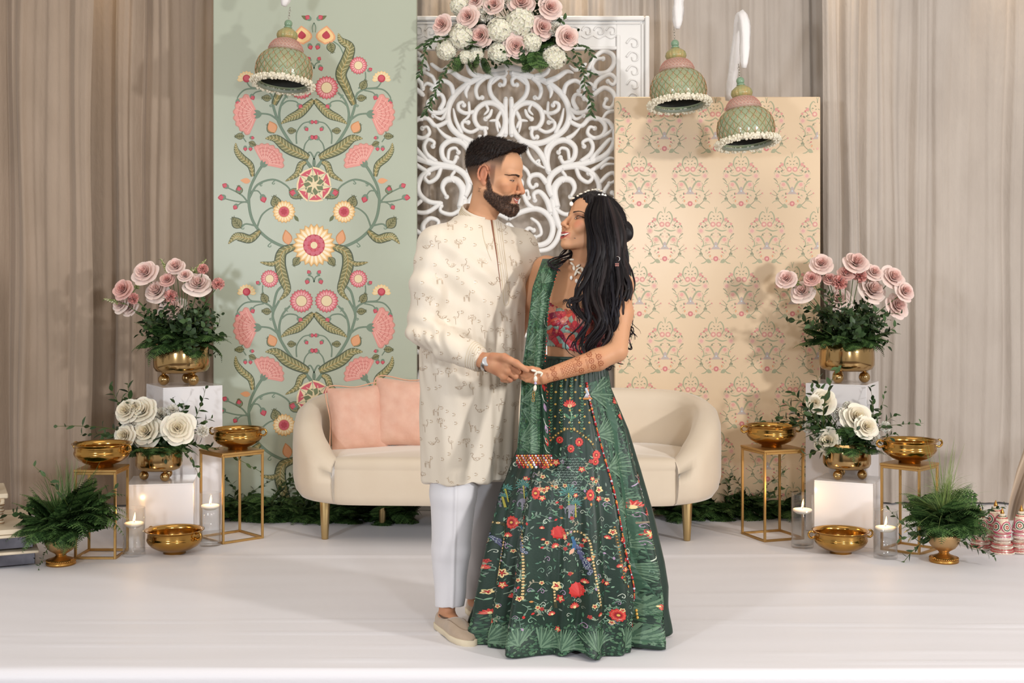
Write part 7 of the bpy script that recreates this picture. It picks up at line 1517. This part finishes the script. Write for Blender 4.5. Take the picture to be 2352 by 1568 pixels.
    # gold dotted arches and small grid flowers
    def arch(pts, s=2.3, c=crm):
        q2 = spline(pts, 12); D_.stroke(pts, 7, 7, H('#3a3a22'), 1); acc = 0; last = q2[0]; D_.disc(last[0], last[1], s, c, 8, 3)
        for p in q2: acc += math.hypot(*(p-last)); last = p; 
        tot = acc; step = 7.2; nn = int(tot/step); cum = [0]
        for a, b in zip(q2, q2[1:]): cum.append(cum[-1]+math.hypot(*(b-a)))
        for k in range(nn): t_ = k*step; D_.disc(np.interp(t_, cum, [p[0] for p in q2]), np.interp(t_, cum, [p[1] for p in q2]), s, c, 8, 3); 
        for k in range(nn): t_ = k*step; D_.disc(np.interp(t_, cum, [p[0] for p in q2]), np.interp(t_, cum, [p[1] for p in q2]), s*.4, H('#b0602e'), 6, 4)
    arch([(1292, 1228), (1326, 1222), (1348, 1240), (1356, 1290), (1365, 1350), (1374, 1398)]); arch([(1186, 1202), (1204, 1206), (1217, 1230), (1222, 1300), (1220, 1378)]); arch([(1136, 1196), (1156, 1206), (1164, 1232), (1155, 1290), (1145, 1350)]); arch([(1276, 1340), (1278, 1380), (1280, 1400)]); arch([(1266, 1045), (1272, 1010), (1310, 984), (1350, 1010), (1362, 1030)], 1.8, yel); arch([(1400, 1210), (1412, 1290), (1420, 1340)], 1.6, H('#b98a3e'))
    for j in range(9):
        for i in range(5):
            x, y = 1262+i*20+(10 if j % 2 else 0)-.3*j, 872+j*14
            if x < Lb[0][0]+(y-880)*.17-6: D_.disc(x, y, 2.3, yel, 7, 2); D_.disc(x, y, 1.0, H('#7a5a22'), 5, 3)
    for i in range(4):
        for k in range(22): x, y = 1272+i*21, 858+k*6.4; D_.petal(x, y, -1.0, 5.5, 2.2, lfd, 1); D_.petal(x, y, -2.14, 5.5, 2.2, lfd, 1)
    lotus(1310, 934, 15); D_.stroke([(1310, 936), (1314, 955), (1310, 972)], 2, 1.4, lf, 2); D_.petal(1312, 962, -.6, 20, 7, lfd, 2); D_.petal(1312, 962, -2.4, 20, 7, lfd, 2)
    for k in range(16): D_.disc(1284+r_.uniform(0, 56), 945+r_.uniform(0, 26), 1.1, wht, 5, 3)
    for x, y, r, sx in ((1181, 1201, 15, .75), (1286, 1224, 15, 1), (1325, 1358, 18, .9), (1190, 1336, 18, .45), (1406, 1413, 14, .9), (1351, 1136, 13, .6), (1243, 1132, 14, .5), (1330, 1015, 10, .8), (1365, 1045, 11, .8), (1313, 1030, 9, .8), (1290, 1010, 8, .9), (1363, 1060, 8, 1)): poppy(x, y, r, sx)
    for x, y, r in ((1173, 1234, 11), (1281, 1258, 11), (1341, 1340, 11), (1176, 1378, 13), (1321, 1400, 14), (1122, 1412, 12), (1272, 1416, 10), (1451, 1442, 15), (1388, 1238, 9), (1124, 1305, 10), (1203, 1320, 8), (1253, 1215, 7), (1255, 1242, 6), (1410, 1302, 8), (1372, 1415, 9)): lotus(x, y, r*.85, -1.57+r_.uniform(-.5, .5))
    for x, y, r in ((1160, 1346, 6), (1290, 1377, 7), (1370, 1146, 5), (1254, 1144, 5), (1134, 1430, 5), (1284, 1448, 5), (1418, 1240, 5), (1422, 1308, 5), (1335, 1078, 5), (1282, 1062, 6)): star(x, y, r*1.5)
    for x, y, r in ((1160, 1318, 12), (1282, 1348, 12), (1258, 1126, 8), (1371, 1125, 9), (1124, 1360, 7), (1216, 1373, 7), (1358, 1391, 6), (1397, 1222, 8), (1180, 1268, 5)): star(x, y, r, crm, H('#e8b653'), 5)
    def palm(x, y, r, h):
        D_.stroke([(x, y), (x+1, y+h)], 2.6, 3.4, H('#a39a3c'), 3)
        for k in range(9): a = -PI*1.12+PI*1.24*k/8; D_.petal(x, y, a, r, r*.2, teal, 3, .5); D_.petal(x, y, a, r*.9, r*.09, H('#24483a'), 4, .5)
    palm(1308, 1132, 22, 40); palm(1322, 1157, 15, 32); palm(1206, 1116, 18, 40); palm(1214, 1140, 11, 30); palm(1166, 1122, 13, 32); palm(1160, 1140, 10, 26)
    for x, y, s in ((1313, 1170, 1), (1204, 1156, .9), (1152, 1150, .8)): D_.disc(x, y-5*s, 9*s, H('#7d7a86'), 10, 4, .75); D_.stroke([(x-3*s, y), (x-4*s, y+20*s)], 5*s, 4*s, H('#7d7a86'), 4); D_.stroke([(x+5*s, y), (x+5*s, y+18*s)], 4*s, 3*s, H('#6d6a76'), 4); D_.stroke([(x-8*s, y-6*s), (x-12*s, y+2*s), (x-11*s, y+10*s)], 3*s, 1.5*s, H('#7d7a86'), 4)
    def peacock(x, y, s):
        D_.stroke([(x-2*s, y-20*s), (x+2*s, y-8*s), (x, y+6*s)], 5*s, 11*s, H('#2a5a86'), 4); D_.disc(x-2*s, y-22*s, 3.6*s, H('#2f6f86'), 8, 5); D_.petal(x+2*s, y+2*s, 2.2, 18*s, 9*s, H('#d9a58a'), 5)
        for k in range(34): a, b = r_.random(), r_.uniform(-1, 1); px, py = x+8*s+a*24*s+b*6*s, y+4*s+a*58*s+b*8*s-14*s*abs(b); D_.disc(px, py, 4.2*s, H('#4d4f72'), 9, 4); D_.disc(px, py, 2.8*s, H('#9aa6a6'), 8, 5); D_.disc(px, py, 1.6*s, H('#28285a'), 6, 6)
    peacock(1318, 1258, 1.0); peacock(1199, 1228, .75); peacock(1135, 1235, .7)
    dark_ok = lambda x, y: not (np.interp(y, [p[1] for p in Lb], [p[0] for p in Lb]) < x < np.interp(y, [p[1] for p in Rb], [p[0] for p in Rb]))
    for k in range(90):                          # fine vines with leaves and buds
        y = r_.uniform(1070, 1430); a, b = edges(y); x = r_.uniform(a+14, b-14)
        if dark_ok(x, y):
            an = r_.uniform(0, 6.3); ln = r_.uniform(16, 30); c_ = [H('#6f8a76'), H('#8a9a84'), H('#55705f'), H('#97907a')][k % 4]; q6 = [(x, y), (x+ln*.5*math.cos(an), y+ln*.5*math.sin(an)), (x+ln*math.cos(an+.6), y+ln*math.sin(an+.6))]; D_.stroke(q6, 1.6, 1.0, c_, 1)
            for t_ in (.3, .55, .8): i_ = int(t_*2); px_, py_ = q6[i_][0]*(1-t_*2+i_)+q6[min(2, i_+1)][0]*(t_*2-i_), q6[i_][1]*(1-t_*2+i_)+q6[min(2, i_+1)][1]*(t_*2-i_); D_.petal(px_, py_, an+r_.choice((-1, 1))*.9, 8, 3.4, c_, 1)
            if k % 2: star(q6[2][0], q6[2][1], 5.5, [red, crm, H('#b5483e')][k % 3])
            else: D_.petal(q6[2][0], q6[2][1], an+.6, 8, 4.5, [red, lav, H('#c98a4a')][k % 3], 3)
    for k in range(190):
        y = r_.uniform(1060, 1440); a, b = edges(y); x = r_.uniform(a+8, b-8)
        if dark_ok(x, y): scroll(x, y, r_.uniform(7, 15), r_.choice((-1, 1)), [wht, lf, H('#8f9a8a'), lav, H('#6f8f7c')][k % 5])
    for k in range(800):
        y = r_.uniform(1000, 1450); a, b = edges(y); x = r_.uniform(a+4, b-4)
        if dark_ok(x, y): D_.petal(x, y, r_.uniform(0, 6), r_.uniform(5, 12), r_.uniform(2, 4), [lfd, lf, H('#35594a'), H('#4b6e5d'), H('#77867a')][k % 5], 1)
    for j in range(14):
        for i in range(7): x, y = 1290+i*8+(4 if j % 2 else 0)-j, 1052+j*6; D_.stroke([(x-3, y), (x, y+2), (x+3, y)], 1.2, 1.2, H('#7e9488'), 1, 3)
    for x, y, r, rt in ((1417, 925, 15, -1.9), (1424, 950, 12, 1.5), (1452, 1168, 17, -1.8), (1482, 1182, 15, -1.9), (1470, 1100, 10, -1.6), (1490, 1395, 8, 0)): lotus(x, y, r, rt)
    star(1476, 1226, 12); star(1505, 1258, 15, crm, yel); star(1466, 1090, 8, crm, yel); scroll(1446, 1118, 30, 1, H('#b39dbb')); scroll(1470, 1185, 16, -1, H('#a88aa0')); scroll(1480, 1290, 30, 1, wht); scroll(1470, 1330, 22, -1, wht); scroll(1462, 1140, 18, 1, wht); scroll(1495, 1320, 18, 1, H('#c9b9a0'))
    for x0, y0, x1, y1 in ((1440, 985, 1452, 1010), (1446, 1045, 1470, 1042), (1455, 1205, 1490, 1200)): D_.stroke([(x0, y0), ((x0+x1)/2, y0-6), (x1, y1)], 5, 3, H('#8a7a66'), 2)
    ob('skirt_print', mesh('skirt_print', smapv(D_.v), D_.f, mat('printed_ink', rough=.5, vcol=True), False, ccols=D_.c), sk)
    # red bead edging with shell drops down the side panel
    bd = MB(); q2 = spline([(x-2, y) for x, y in Lb], 26)
    for i, p in enumerate(q2):
        o = Vector(smap(p[0], p[1], 14)); c = [H('#b3202a'), H('#d2452c'), H('#e08a3c'), H('#1a1216'), H('#b3202a'), H('#c9c9d6')][(i*5+i//3) % 6]; bd.ball(o, .0031 if i % 7 else .0048, 6, 5, c)
    for k in range(5): o = Vector(smap(1345+k*1.2-3, 893+k*3, 20)); bd.ball(o, .005, 8, 6, H('#cfd4dc'))
    for k in range(6): o = Vector(smap(1338+k*3, 915, 18)); bd.tube([Vector(smap(1345, 898, 18)), o], .0016, 5, True, H('#d8d2d8')); bd.ball(o, .004, 6, 5, H('#d08a4a'))
    for k in range(9): o = Vector(smap(1464+(k % 3)*6, 1424-(k//3)*8, 16)); bd.ball(o, .0055, 6, 5, [H('#b3202a'), H('#d9702c'), H('#e0b050')][k % 3])
    bd.build('bead_edging', mat('glass_beads', rough=.25, vcol=True, coat=.6), sk, True, True)['kind'] = 'stuff'
    b = MB(); pts = []
    for i in range(60): th = 2*PI*i/59; x_, y_, z_ = skirt(th, .986, .001); pts.append((x_-off[0], y_-off[1], .986))
    b.tube(pts, .006, 8, False); b.build('waistband', SM, sk)
    # --- dupatta over her shoulder
    def dup(u, v, lift=0.0):
        """u across 0..1, v down the length 0..1 (0 at the top of the shoulder)"""
        py = 594+v*448; l = np.interp(py, (594, 660, 760, 850, 960, 1042), (1246, 1223, 1211, 1199, 1193, 1187)); r = np.interp(py, (594, 640, 680, 760, 850, 960, 1042), (1290, 1276, 1264, 1256, 1252, 1262, 1266)); x = l+(r-l)*u
        D = np.interp(py, (594, 615, 660, 730, 800, 850, 900, 1042), (4.585, 4.515, 4.475, 4.445, 4.43, 4.425, 4.415, 4.345)); pl = .013*np.sin(u*26+1.5*np.sin(v*5))*(u**1.2)*(.35+.65*v)+.012*np.sin(u*11+2*v+1)*(.3+v*.7)+.012*np.cos((u-.5)*2.4)*(.4+.6*v)
        D = D-pl-.012*np.sin(PI*u)-lift; p = P(x, py, D); return p
    def dup2(u, v, lift=0.0):
        if v >= 0: return dup(u, v, lift)
        p0 = dup(u, 0); a = min(1, -v*3)*PI/2; q = p0+Vector((0, .05*math.sin(a)+max(0, -v-.33)*.05, -.045*(1-math.cos(a))-max(0, -v-.33)*.55)); return q
    nu, nv = 70, 150; DV = [tuple(inv @ dup2(i/(nu-1), -.6+1.6*j/(nv-1))) for j in range(nv) for i in range(nu)]
    du = ob('dupatta', mesh('dupatta', DV, grid_faces(nu, nv), mat('dupatta_silk', '#234631', .5, sheen=.2, noise=(14, .8, '#1b3726'), bump=(200, .12, .002))), T)
    D_ = Art(); X = lambda py, u: np.interp(py, (594, 660, 760, 850, 960, 1042), (1246, 1223, 1211, 1199, 1193, 1187))*(1-u)+np.interp(py, (594, 640, 680, 760, 850, 960, 1042), (1290, 1276, 1264, 1256, 1252, 1262, 1266))*u
    for k in range(1500):
        y, u = r_.uniform(602, 1036), r_.uniform(.03, .70); D_.petal(X(y, u), y, r_.uniform(0, 6), r_.uniform(4, 8), r_.uniform(2.4, 4.5), [H('#355a3e'), H('#3f6648'), H('#2b4d36'), H('#4a6f50'), H('#344e2e')][k % 5], 0)
    for y, u, rot, r in ((700, .1, -.35, 44), (715, .05, .1, 38), (800, .05, -.5, 44), (830, .1, -.2, 42), (920, .05, -.3, 44), (940, .1, .25, 40), (1010, .1, -.5, 46), (1025, .15, -.1, 40), (760, .5, .3, 24), (650, .4, -1, 26)): fan(X(y, u), y, rot, r, 15, .7, None, 2)
    for y in (730, 790, 860, 905, 960, 1000, 1020): D_.stroke([(X(y, .8), y), (X(y+14, .86), y+14), (X(y+20, .95), y+20)], 1.6, 1, wht, 2)
    for y, c in ((848, red), (862, crm), (878, red), (1004, red), (975, lav), (925, lav)): D_.petal(X(y, .85), y, 1.3, 22, 7, c, 3)
    def dmap(px, py, l): v = (py-594)/448; a, b = X(py, 0), X(py, 1); u = min(.99, max(.01, (px-a)/(b-a))); return tuple(inv @ dup(u, min(.998, max(.002, v)), .0012+.00022*l))
    ob('dupatta_print', D_.me('dupatta_print', dmap, mat('printed_ink', rough=.5, vcol=True)), du)
    bd = MB()
    for i in range(26):
        p = inv @ dup(i/25, 1.0, .004); n = 3+i % 3; c3 = [H('#b3202a'), H('#d9702c'), H('#e6b24a'), H('#d8dbe2'), H('#7d1a2c')]
        for k in range(n+1): bd.ball(p+Vector((.001*math.sin(i*3+k), -.002, -.006-k*.0075)), .0036 if k < n else .0048, 6, 5, c3[(i*2+k*3) % 5])
    for i in range(60): p = inv @ dup(.985, i/59, .003); bd.ball(p, .0022, 5, 4, [H('#b3202a'), H('#d2452c'), H('#1d2a20')][(i//4) % 3])
    bd.build('bead_fringe', mat('glass_beads', rough=.25, vcol=True, coat=.6), du, True, True)['kind'] = 'stuff'
    # --- hair
    hc = [H('#120d0f'), H('#1b1416'), H('#261b1b'), H('#15121a')]
    Hf = Field((.13, -.17, 1.28), (.46, .16, 1.60), .003).frame(HM)
    Hf.ell((0, .026, .044), (.079, .098, .084), .01).ell((0, .065, .02), (.070, .060, .075), .02).ell((0, -.006, .072), (.066, .072, .056), .02)
    for s in (-1, 1): Hf.chain([(s*.038, -.062, .082), (s*.066, -.036, .045), (s*.078, -.008, -.02), (s*.074, .012, -.085)], [.018, .020, .022, .020], .012)
    for a, r in (((0, .135, .052), .030), ((0, .128, .018), .027), ((.01, .142, .035), .026)): Hf.ell(a, r, .008)
    Hf.frame(); kV, kQ = Hf.mesh(); kV = relax(kV, kQ, 1); kN = normals(kV, kQ); kL = toL(kV); az = np.arctan2(kL[:, 1]-.02, kL[:, 0]); kV = kV+kN*(.0016*np.sin(46*az+9*kL[:, 2]*10))[:, None]
    hair = ob('hair', mesh('hair', loc(kV), kQ, HAIRM, True, colors=np.tile(np.array(H('#140f11')), (len(kV), 1))), T)
    sweep = R3 @ Vector((0, .9, -.45)); strands('hair_strands', loc(kV), kN, kQ, (kL[:, 2] > -.09) & (kL[:, 1] < .10) & (kL[:, 1] > -.05), lambda p: np.array(sweep), 4500, .032, .0009, hc, hair, 5, .0)
    GD = [[(1364, 455, 4.545), (1348, 492, 4.50), (1356, 545, 4.475), (1350, 600, 4.465), (1340, 650, 4.445), (1322, 705, 4.415), (1336, 745, 4.405), (1318, 795, 4.40), (1334, 826, 4.405)],
          [(1374, 450, 4.53), (1362, 500, 4.478), (1374, 560, 4.46), (1370, 620, 4.45), (1362, 690, 4.425), (1376, 750, 4.41), (1352, 806, 4.405), (1368, 838, 4.41)],
          [(1382, 450, 4.53), (1384, 505, 4.475), (1392, 570, 4.465), (1395, 640, 4.455), (1388, 710, 4.435), (1404, 770, 4.425), (1388, 826, 4.425), (1402, 846, 4.43)],
          [(1392, 455, 4.54), (1408, 510, 4.49), (1414, 570, 4.48), (1418, 640, 4.47), (1412, 705, 4.452), (1428, 755, 4.45), (1412, 800, 4.45)],
          [(1402, 462, 4.58), (1426, 515, 4.54), (1430, 580, 4.53), (1436, 640, 4.52), (1442, 700, 4.50), (1434, 750, 4.50), (1452, 790, 4.51)],
          [(1400, 462, 4.64), (1430, 520, 4.64), (1434, 600, 4.64), (1440, 680, 4.63), (1432, 740, 4.62), (1450, 786, 4.61)]]
    gs = [[np.array(q) for q in spline(g, 8)] for g in GD]; r3 = random.Random(17)
    def gpt(k, t):
        k = max(0, min(len(gs)-1.001, k)); i = int(k); f = k-i; a, b = gs[i], gs[i+1]; pa = a[min(len(a)-1, int(t*(len(a)-1)))]; pb = b[min(len(b)-1, int(t*(len(b)-1)))]; return pa*(1-f)+pb*f
    def lock(k, n, rad, jit, wave, seed, end=1.0, dd=0.0, col=None):
        r5 = random.Random(seed); ph = r5.uniform(0, 2.2)+k*.9; fr = r5.uniform(6.4, 7.6); pts = []; rr = []; jx, jy = r5.gauss(0, jit), r5.gauss(0, .012)
        for i in range(n):
            t = i/(n-1)*end; p = gpt(k, t); g = max(0, (t-.20)/.8)**.8; w = wave*g; px = p[0]+jx*(.25+t)+w*math.sin(fr*t*2.6+ph); py = p[1]+w*.25*math.cos(fr*t*2.6+ph); D = p[2]+jy*t+dd+w*.0011*math.cos(fr*t*2.6+ph+1); pts.append(inv @ P(px, py, D)); rr.append(rad*(.55+.45*math.sin(PI*min(1, t*1.4+.15)))*(1-.85*max(0, (t/end-.72)/.28)))
        return pts, rr
    def build_locks(name, n, rad, jit, wave, seed, flat, sides=7):
        for i in range(n):
            b = MB(); k = 5.0*((i+.5)/n)+r3.uniform(-.3, .3); pts, rr = lock(k, 34, rad*r3.uniform(.7, 1.2), jit, wave*r3.uniform(.6, 1.25), seed+i, r3.uniform(.86, 1.0)); b.tube(pts, rr, sides, True, hc[i % 4], flat); b.build(name, HAIRM, hair, True, True)
    build_locks('hair_lock', 44, .0125, 5, 14, 100, .5); build_locks('hair_lock', 26, .0085, 9, 20, 300, .5)
    b = MB()
    for i in range(420): pts, rr = lock(r3.uniform(-.1, 5.0), 26, .0006, 6, 9*r3.uniform(.5, 1.3), 900+i, r3.uniform(.7, 1.0), r3.uniform(-.014, .004)); b.tube(pts, rr, 3, False, hc[i % 4])
    o = b.build('loose_hair', HAIRM, hair, True, True); o['kind'] = 'stuff'
    for sd, pts in ((1, [(1345, 560, 4.62), (1322, 575, 4.60), (1296, 588, 4.57), (1270, 596, 4.53), (1262, 606, 4.50), (1274, 616, 4.485), (1290, 606, 4.49)]), (2, [(1350, 565, 4.64), (1318, 585, 4.6), (1290, 600, 4.54), (1268, 612, 4.49), (1284, 622, 4.48)]), (3, [(1340, 555, 4.62), (1312, 566, 4.61), (1292, 580, 4.59), (1280, 592, 4.56)]),
                   (4, [(1356, 640, 4.45), (1338, 680, 4.425), (1312, 688, 4.415), (1306, 700, 4.41), (1320, 712, 4.41), (1330, 738, 4.405)]), (5, [(1350, 660, 4.44), (1330, 690, 4.42), (1312, 694, 4.415), (1300, 690, 4.415), (1292, 696, 4.415)]), (6, [(1410, 740, 4.48), (1438, 760, 4.49), (1428, 785, 4.48), (1448, 800, 4.48), (1442, 775, 4.485)]), (7, [(1385, 780, 4.42), (1400, 815, 4.42), (1384, 830, 4.42), (1398, 850, 4.42), (1404, 835, 4.42)])):
        for j in range(4): b = MB(); q5 = spline([(a+r3.uniform(-4, 4), c+r3.uniform(-4, 4), d) for a, c, d in pts], 7); n = len(q5); b.tube([inv @ P(*q) for q in q5], [.0050*r3.uniform(.5, 1)*(1-.8*max(0, (i/n-.5)*2)) for i in range(n)], 6, True, hc[j], .6); b.build('hair_lock', HAIRM, hair, True, True)
    # --- jewellery
    sh_m = mat('cowrie_shell', '#efe6d6', .25, coat=.4, noise=(40, .4, '#d8c5a4')); prl = mat('pearl', '#f4efe8', .2, coat=.5)
    def shell(b, c, d, s=.0085):
        q = Vector(d).normalized().to_track_quat('Z', 'Y').to_matrix(); V2, F2 = lathe([(max(1e-4, math.sin(PI*i/7))*.62, -math.cos(PI*i/7)) for i in range(8)], 10); b.add([Vector(c)+q @ (Vector((v[0], v[1]*.7, v[2]))*s) for v in V2], F2)
    nk = empty('necklace', (0, 0, 0)); nk.parent = T
    npts = [(1312, 592, 4.49), (1315, 606, 4.475), (1320, 616, 4.463), (1328, 624, 4.455), (1338, 628, 4.452), (1350, 628, 4.455), (1360, 622, 4.465)]; nq = [Vector(P(*q)) for q in npts]
    tr2 = tree
    def onskin(px, py, lift=.006):
        o = inv @ P(px, py, 4.2); h = tr2.ray_cast(o, (P(px, py, 4.6)-P(px, py, 4.2)).normalized(), 1.0); p = h[0] if h[0] is not None else inv @ P(px, py, 4.47); return p+Vector((0, -lift, 0))
    for i, (x, y) in enumerate(((1313, 596), (1314, 606), (1318, 615), (1325, 621), (1333, 615), (1330, 626), (1338, 620), (1322, 628), (1345, 624), (1352, 630), (1357, 622), (1336, 633), (1328, 610), (1349, 616))):
        b = MB(); a = i*2.4; shell(b, onskin(x, y), (math.cos(a), -.25, math.sin(a)), .0098); b.build('cowrie', sh_m, nk)
    for x, y in ((1312, 638), (1324, 645), (1333, 648)): b = MB(); b.ball(onskin(x, y, .006), .0068, 10, 8, sc=(.85, .85, 1.15)); b.build('pearl_drop', prl, nk)
    tk = empty('head_ornament', (0, 0, 0)); tk.parent = T
    for i in range(9):
        t = i/8; p = Vector((.004*math.sin(i*2.2), -.085+.085*t-.028*math.sin(PI*t)*0, .070+.062*t-.0*t)); y_ = -.100+.10*t; z_ = .062+.072*math.sin(t*PI/2); b = MB(); shell(b, inv @ (HM @ Vector((.006*(i % 2)-.003, y_-.004, z_+.006))), R3 @ Vector(((-1)**i*.8, .6, .5)), .0075); b.build('cowrie', sh_m, tk)
    b = MB(); b.ball(inv @ (HM @ Vector((0, -.1045, .046))), .0072, 10, 8, sc=(1, .7, 1.15)); b.build('pearl_drop', prl, tk)
    for x, y in ((1376, 448), (1384, 447), (1390, 449)): b = MB(); b.ball(inv @ P(x, y, 4.535), .0048, 8, 6); b.build('hair_pearl', prl, tk)
    er = empty('earring', (0, 0, 0)); er.parent = T; b = MB(); c = inv @ P(1418, 597, 4.455); b.tube([c+Vector((.008*math.cos(a), 0, .008*math.sin(a)+.004)) for a in np.linspace(-1.2, 2.0, 12)], .0011, 6); b.build('ear_hook', mat('silver', '#d8d4d0', .2, 1.0), er)
    for i in range(6): b = MB(); b.ball(inv @ P(1414+(i % 3)*3, 606+(i//3)*4, 4.452), .0024, 6, 5); b.build('ear_bead', mat('rose_bead', '#c98a80', .25, coat=.5), er)
    br = empty('hand_chain', (0, 0, 0)); br.parent = T
    for i, (x, y, d, s) in enumerate(((1226, 851, (1, 0, -.25), .0105), (1238, 855, (1, 0, -.1), .0115), (1231, 858, (.6, -.2, .8), .0095), (1244, 860, (.5, 0, .9), .008), (1230, 870, (0, -.1, 1), .0105), (1229, 891, (.1, -.1, 1), .0110))): b = MB(); shell(b, inv @ P(x, y, 4.29), d, s); b.build('cowrie', sh_m, br)
    b = MB(); b.ball(inv @ P(1230, 880, 4.29), .005, 8, 6); b.build('bead', mat('violet_bead', '#b7a9c9', .2, coat=.6), br)
    for i in range(4):
        b = MB(); c = inv @ P(1226-i*.5, 900+i*6.2, 4.292); b.tube([c+(Vector((.0042*math.cos(a), 0, .0052*math.sin(a))) if i % 2 else Vector((.003*math.cos(a), .003*math.cos(a), .0052*math.sin(a)))) for a in np.linspace(0, 2*PI, 13)], .0010, 5, False); b.build('chain_link', GOLD, br)
    return T
WOMAN = make_woman()
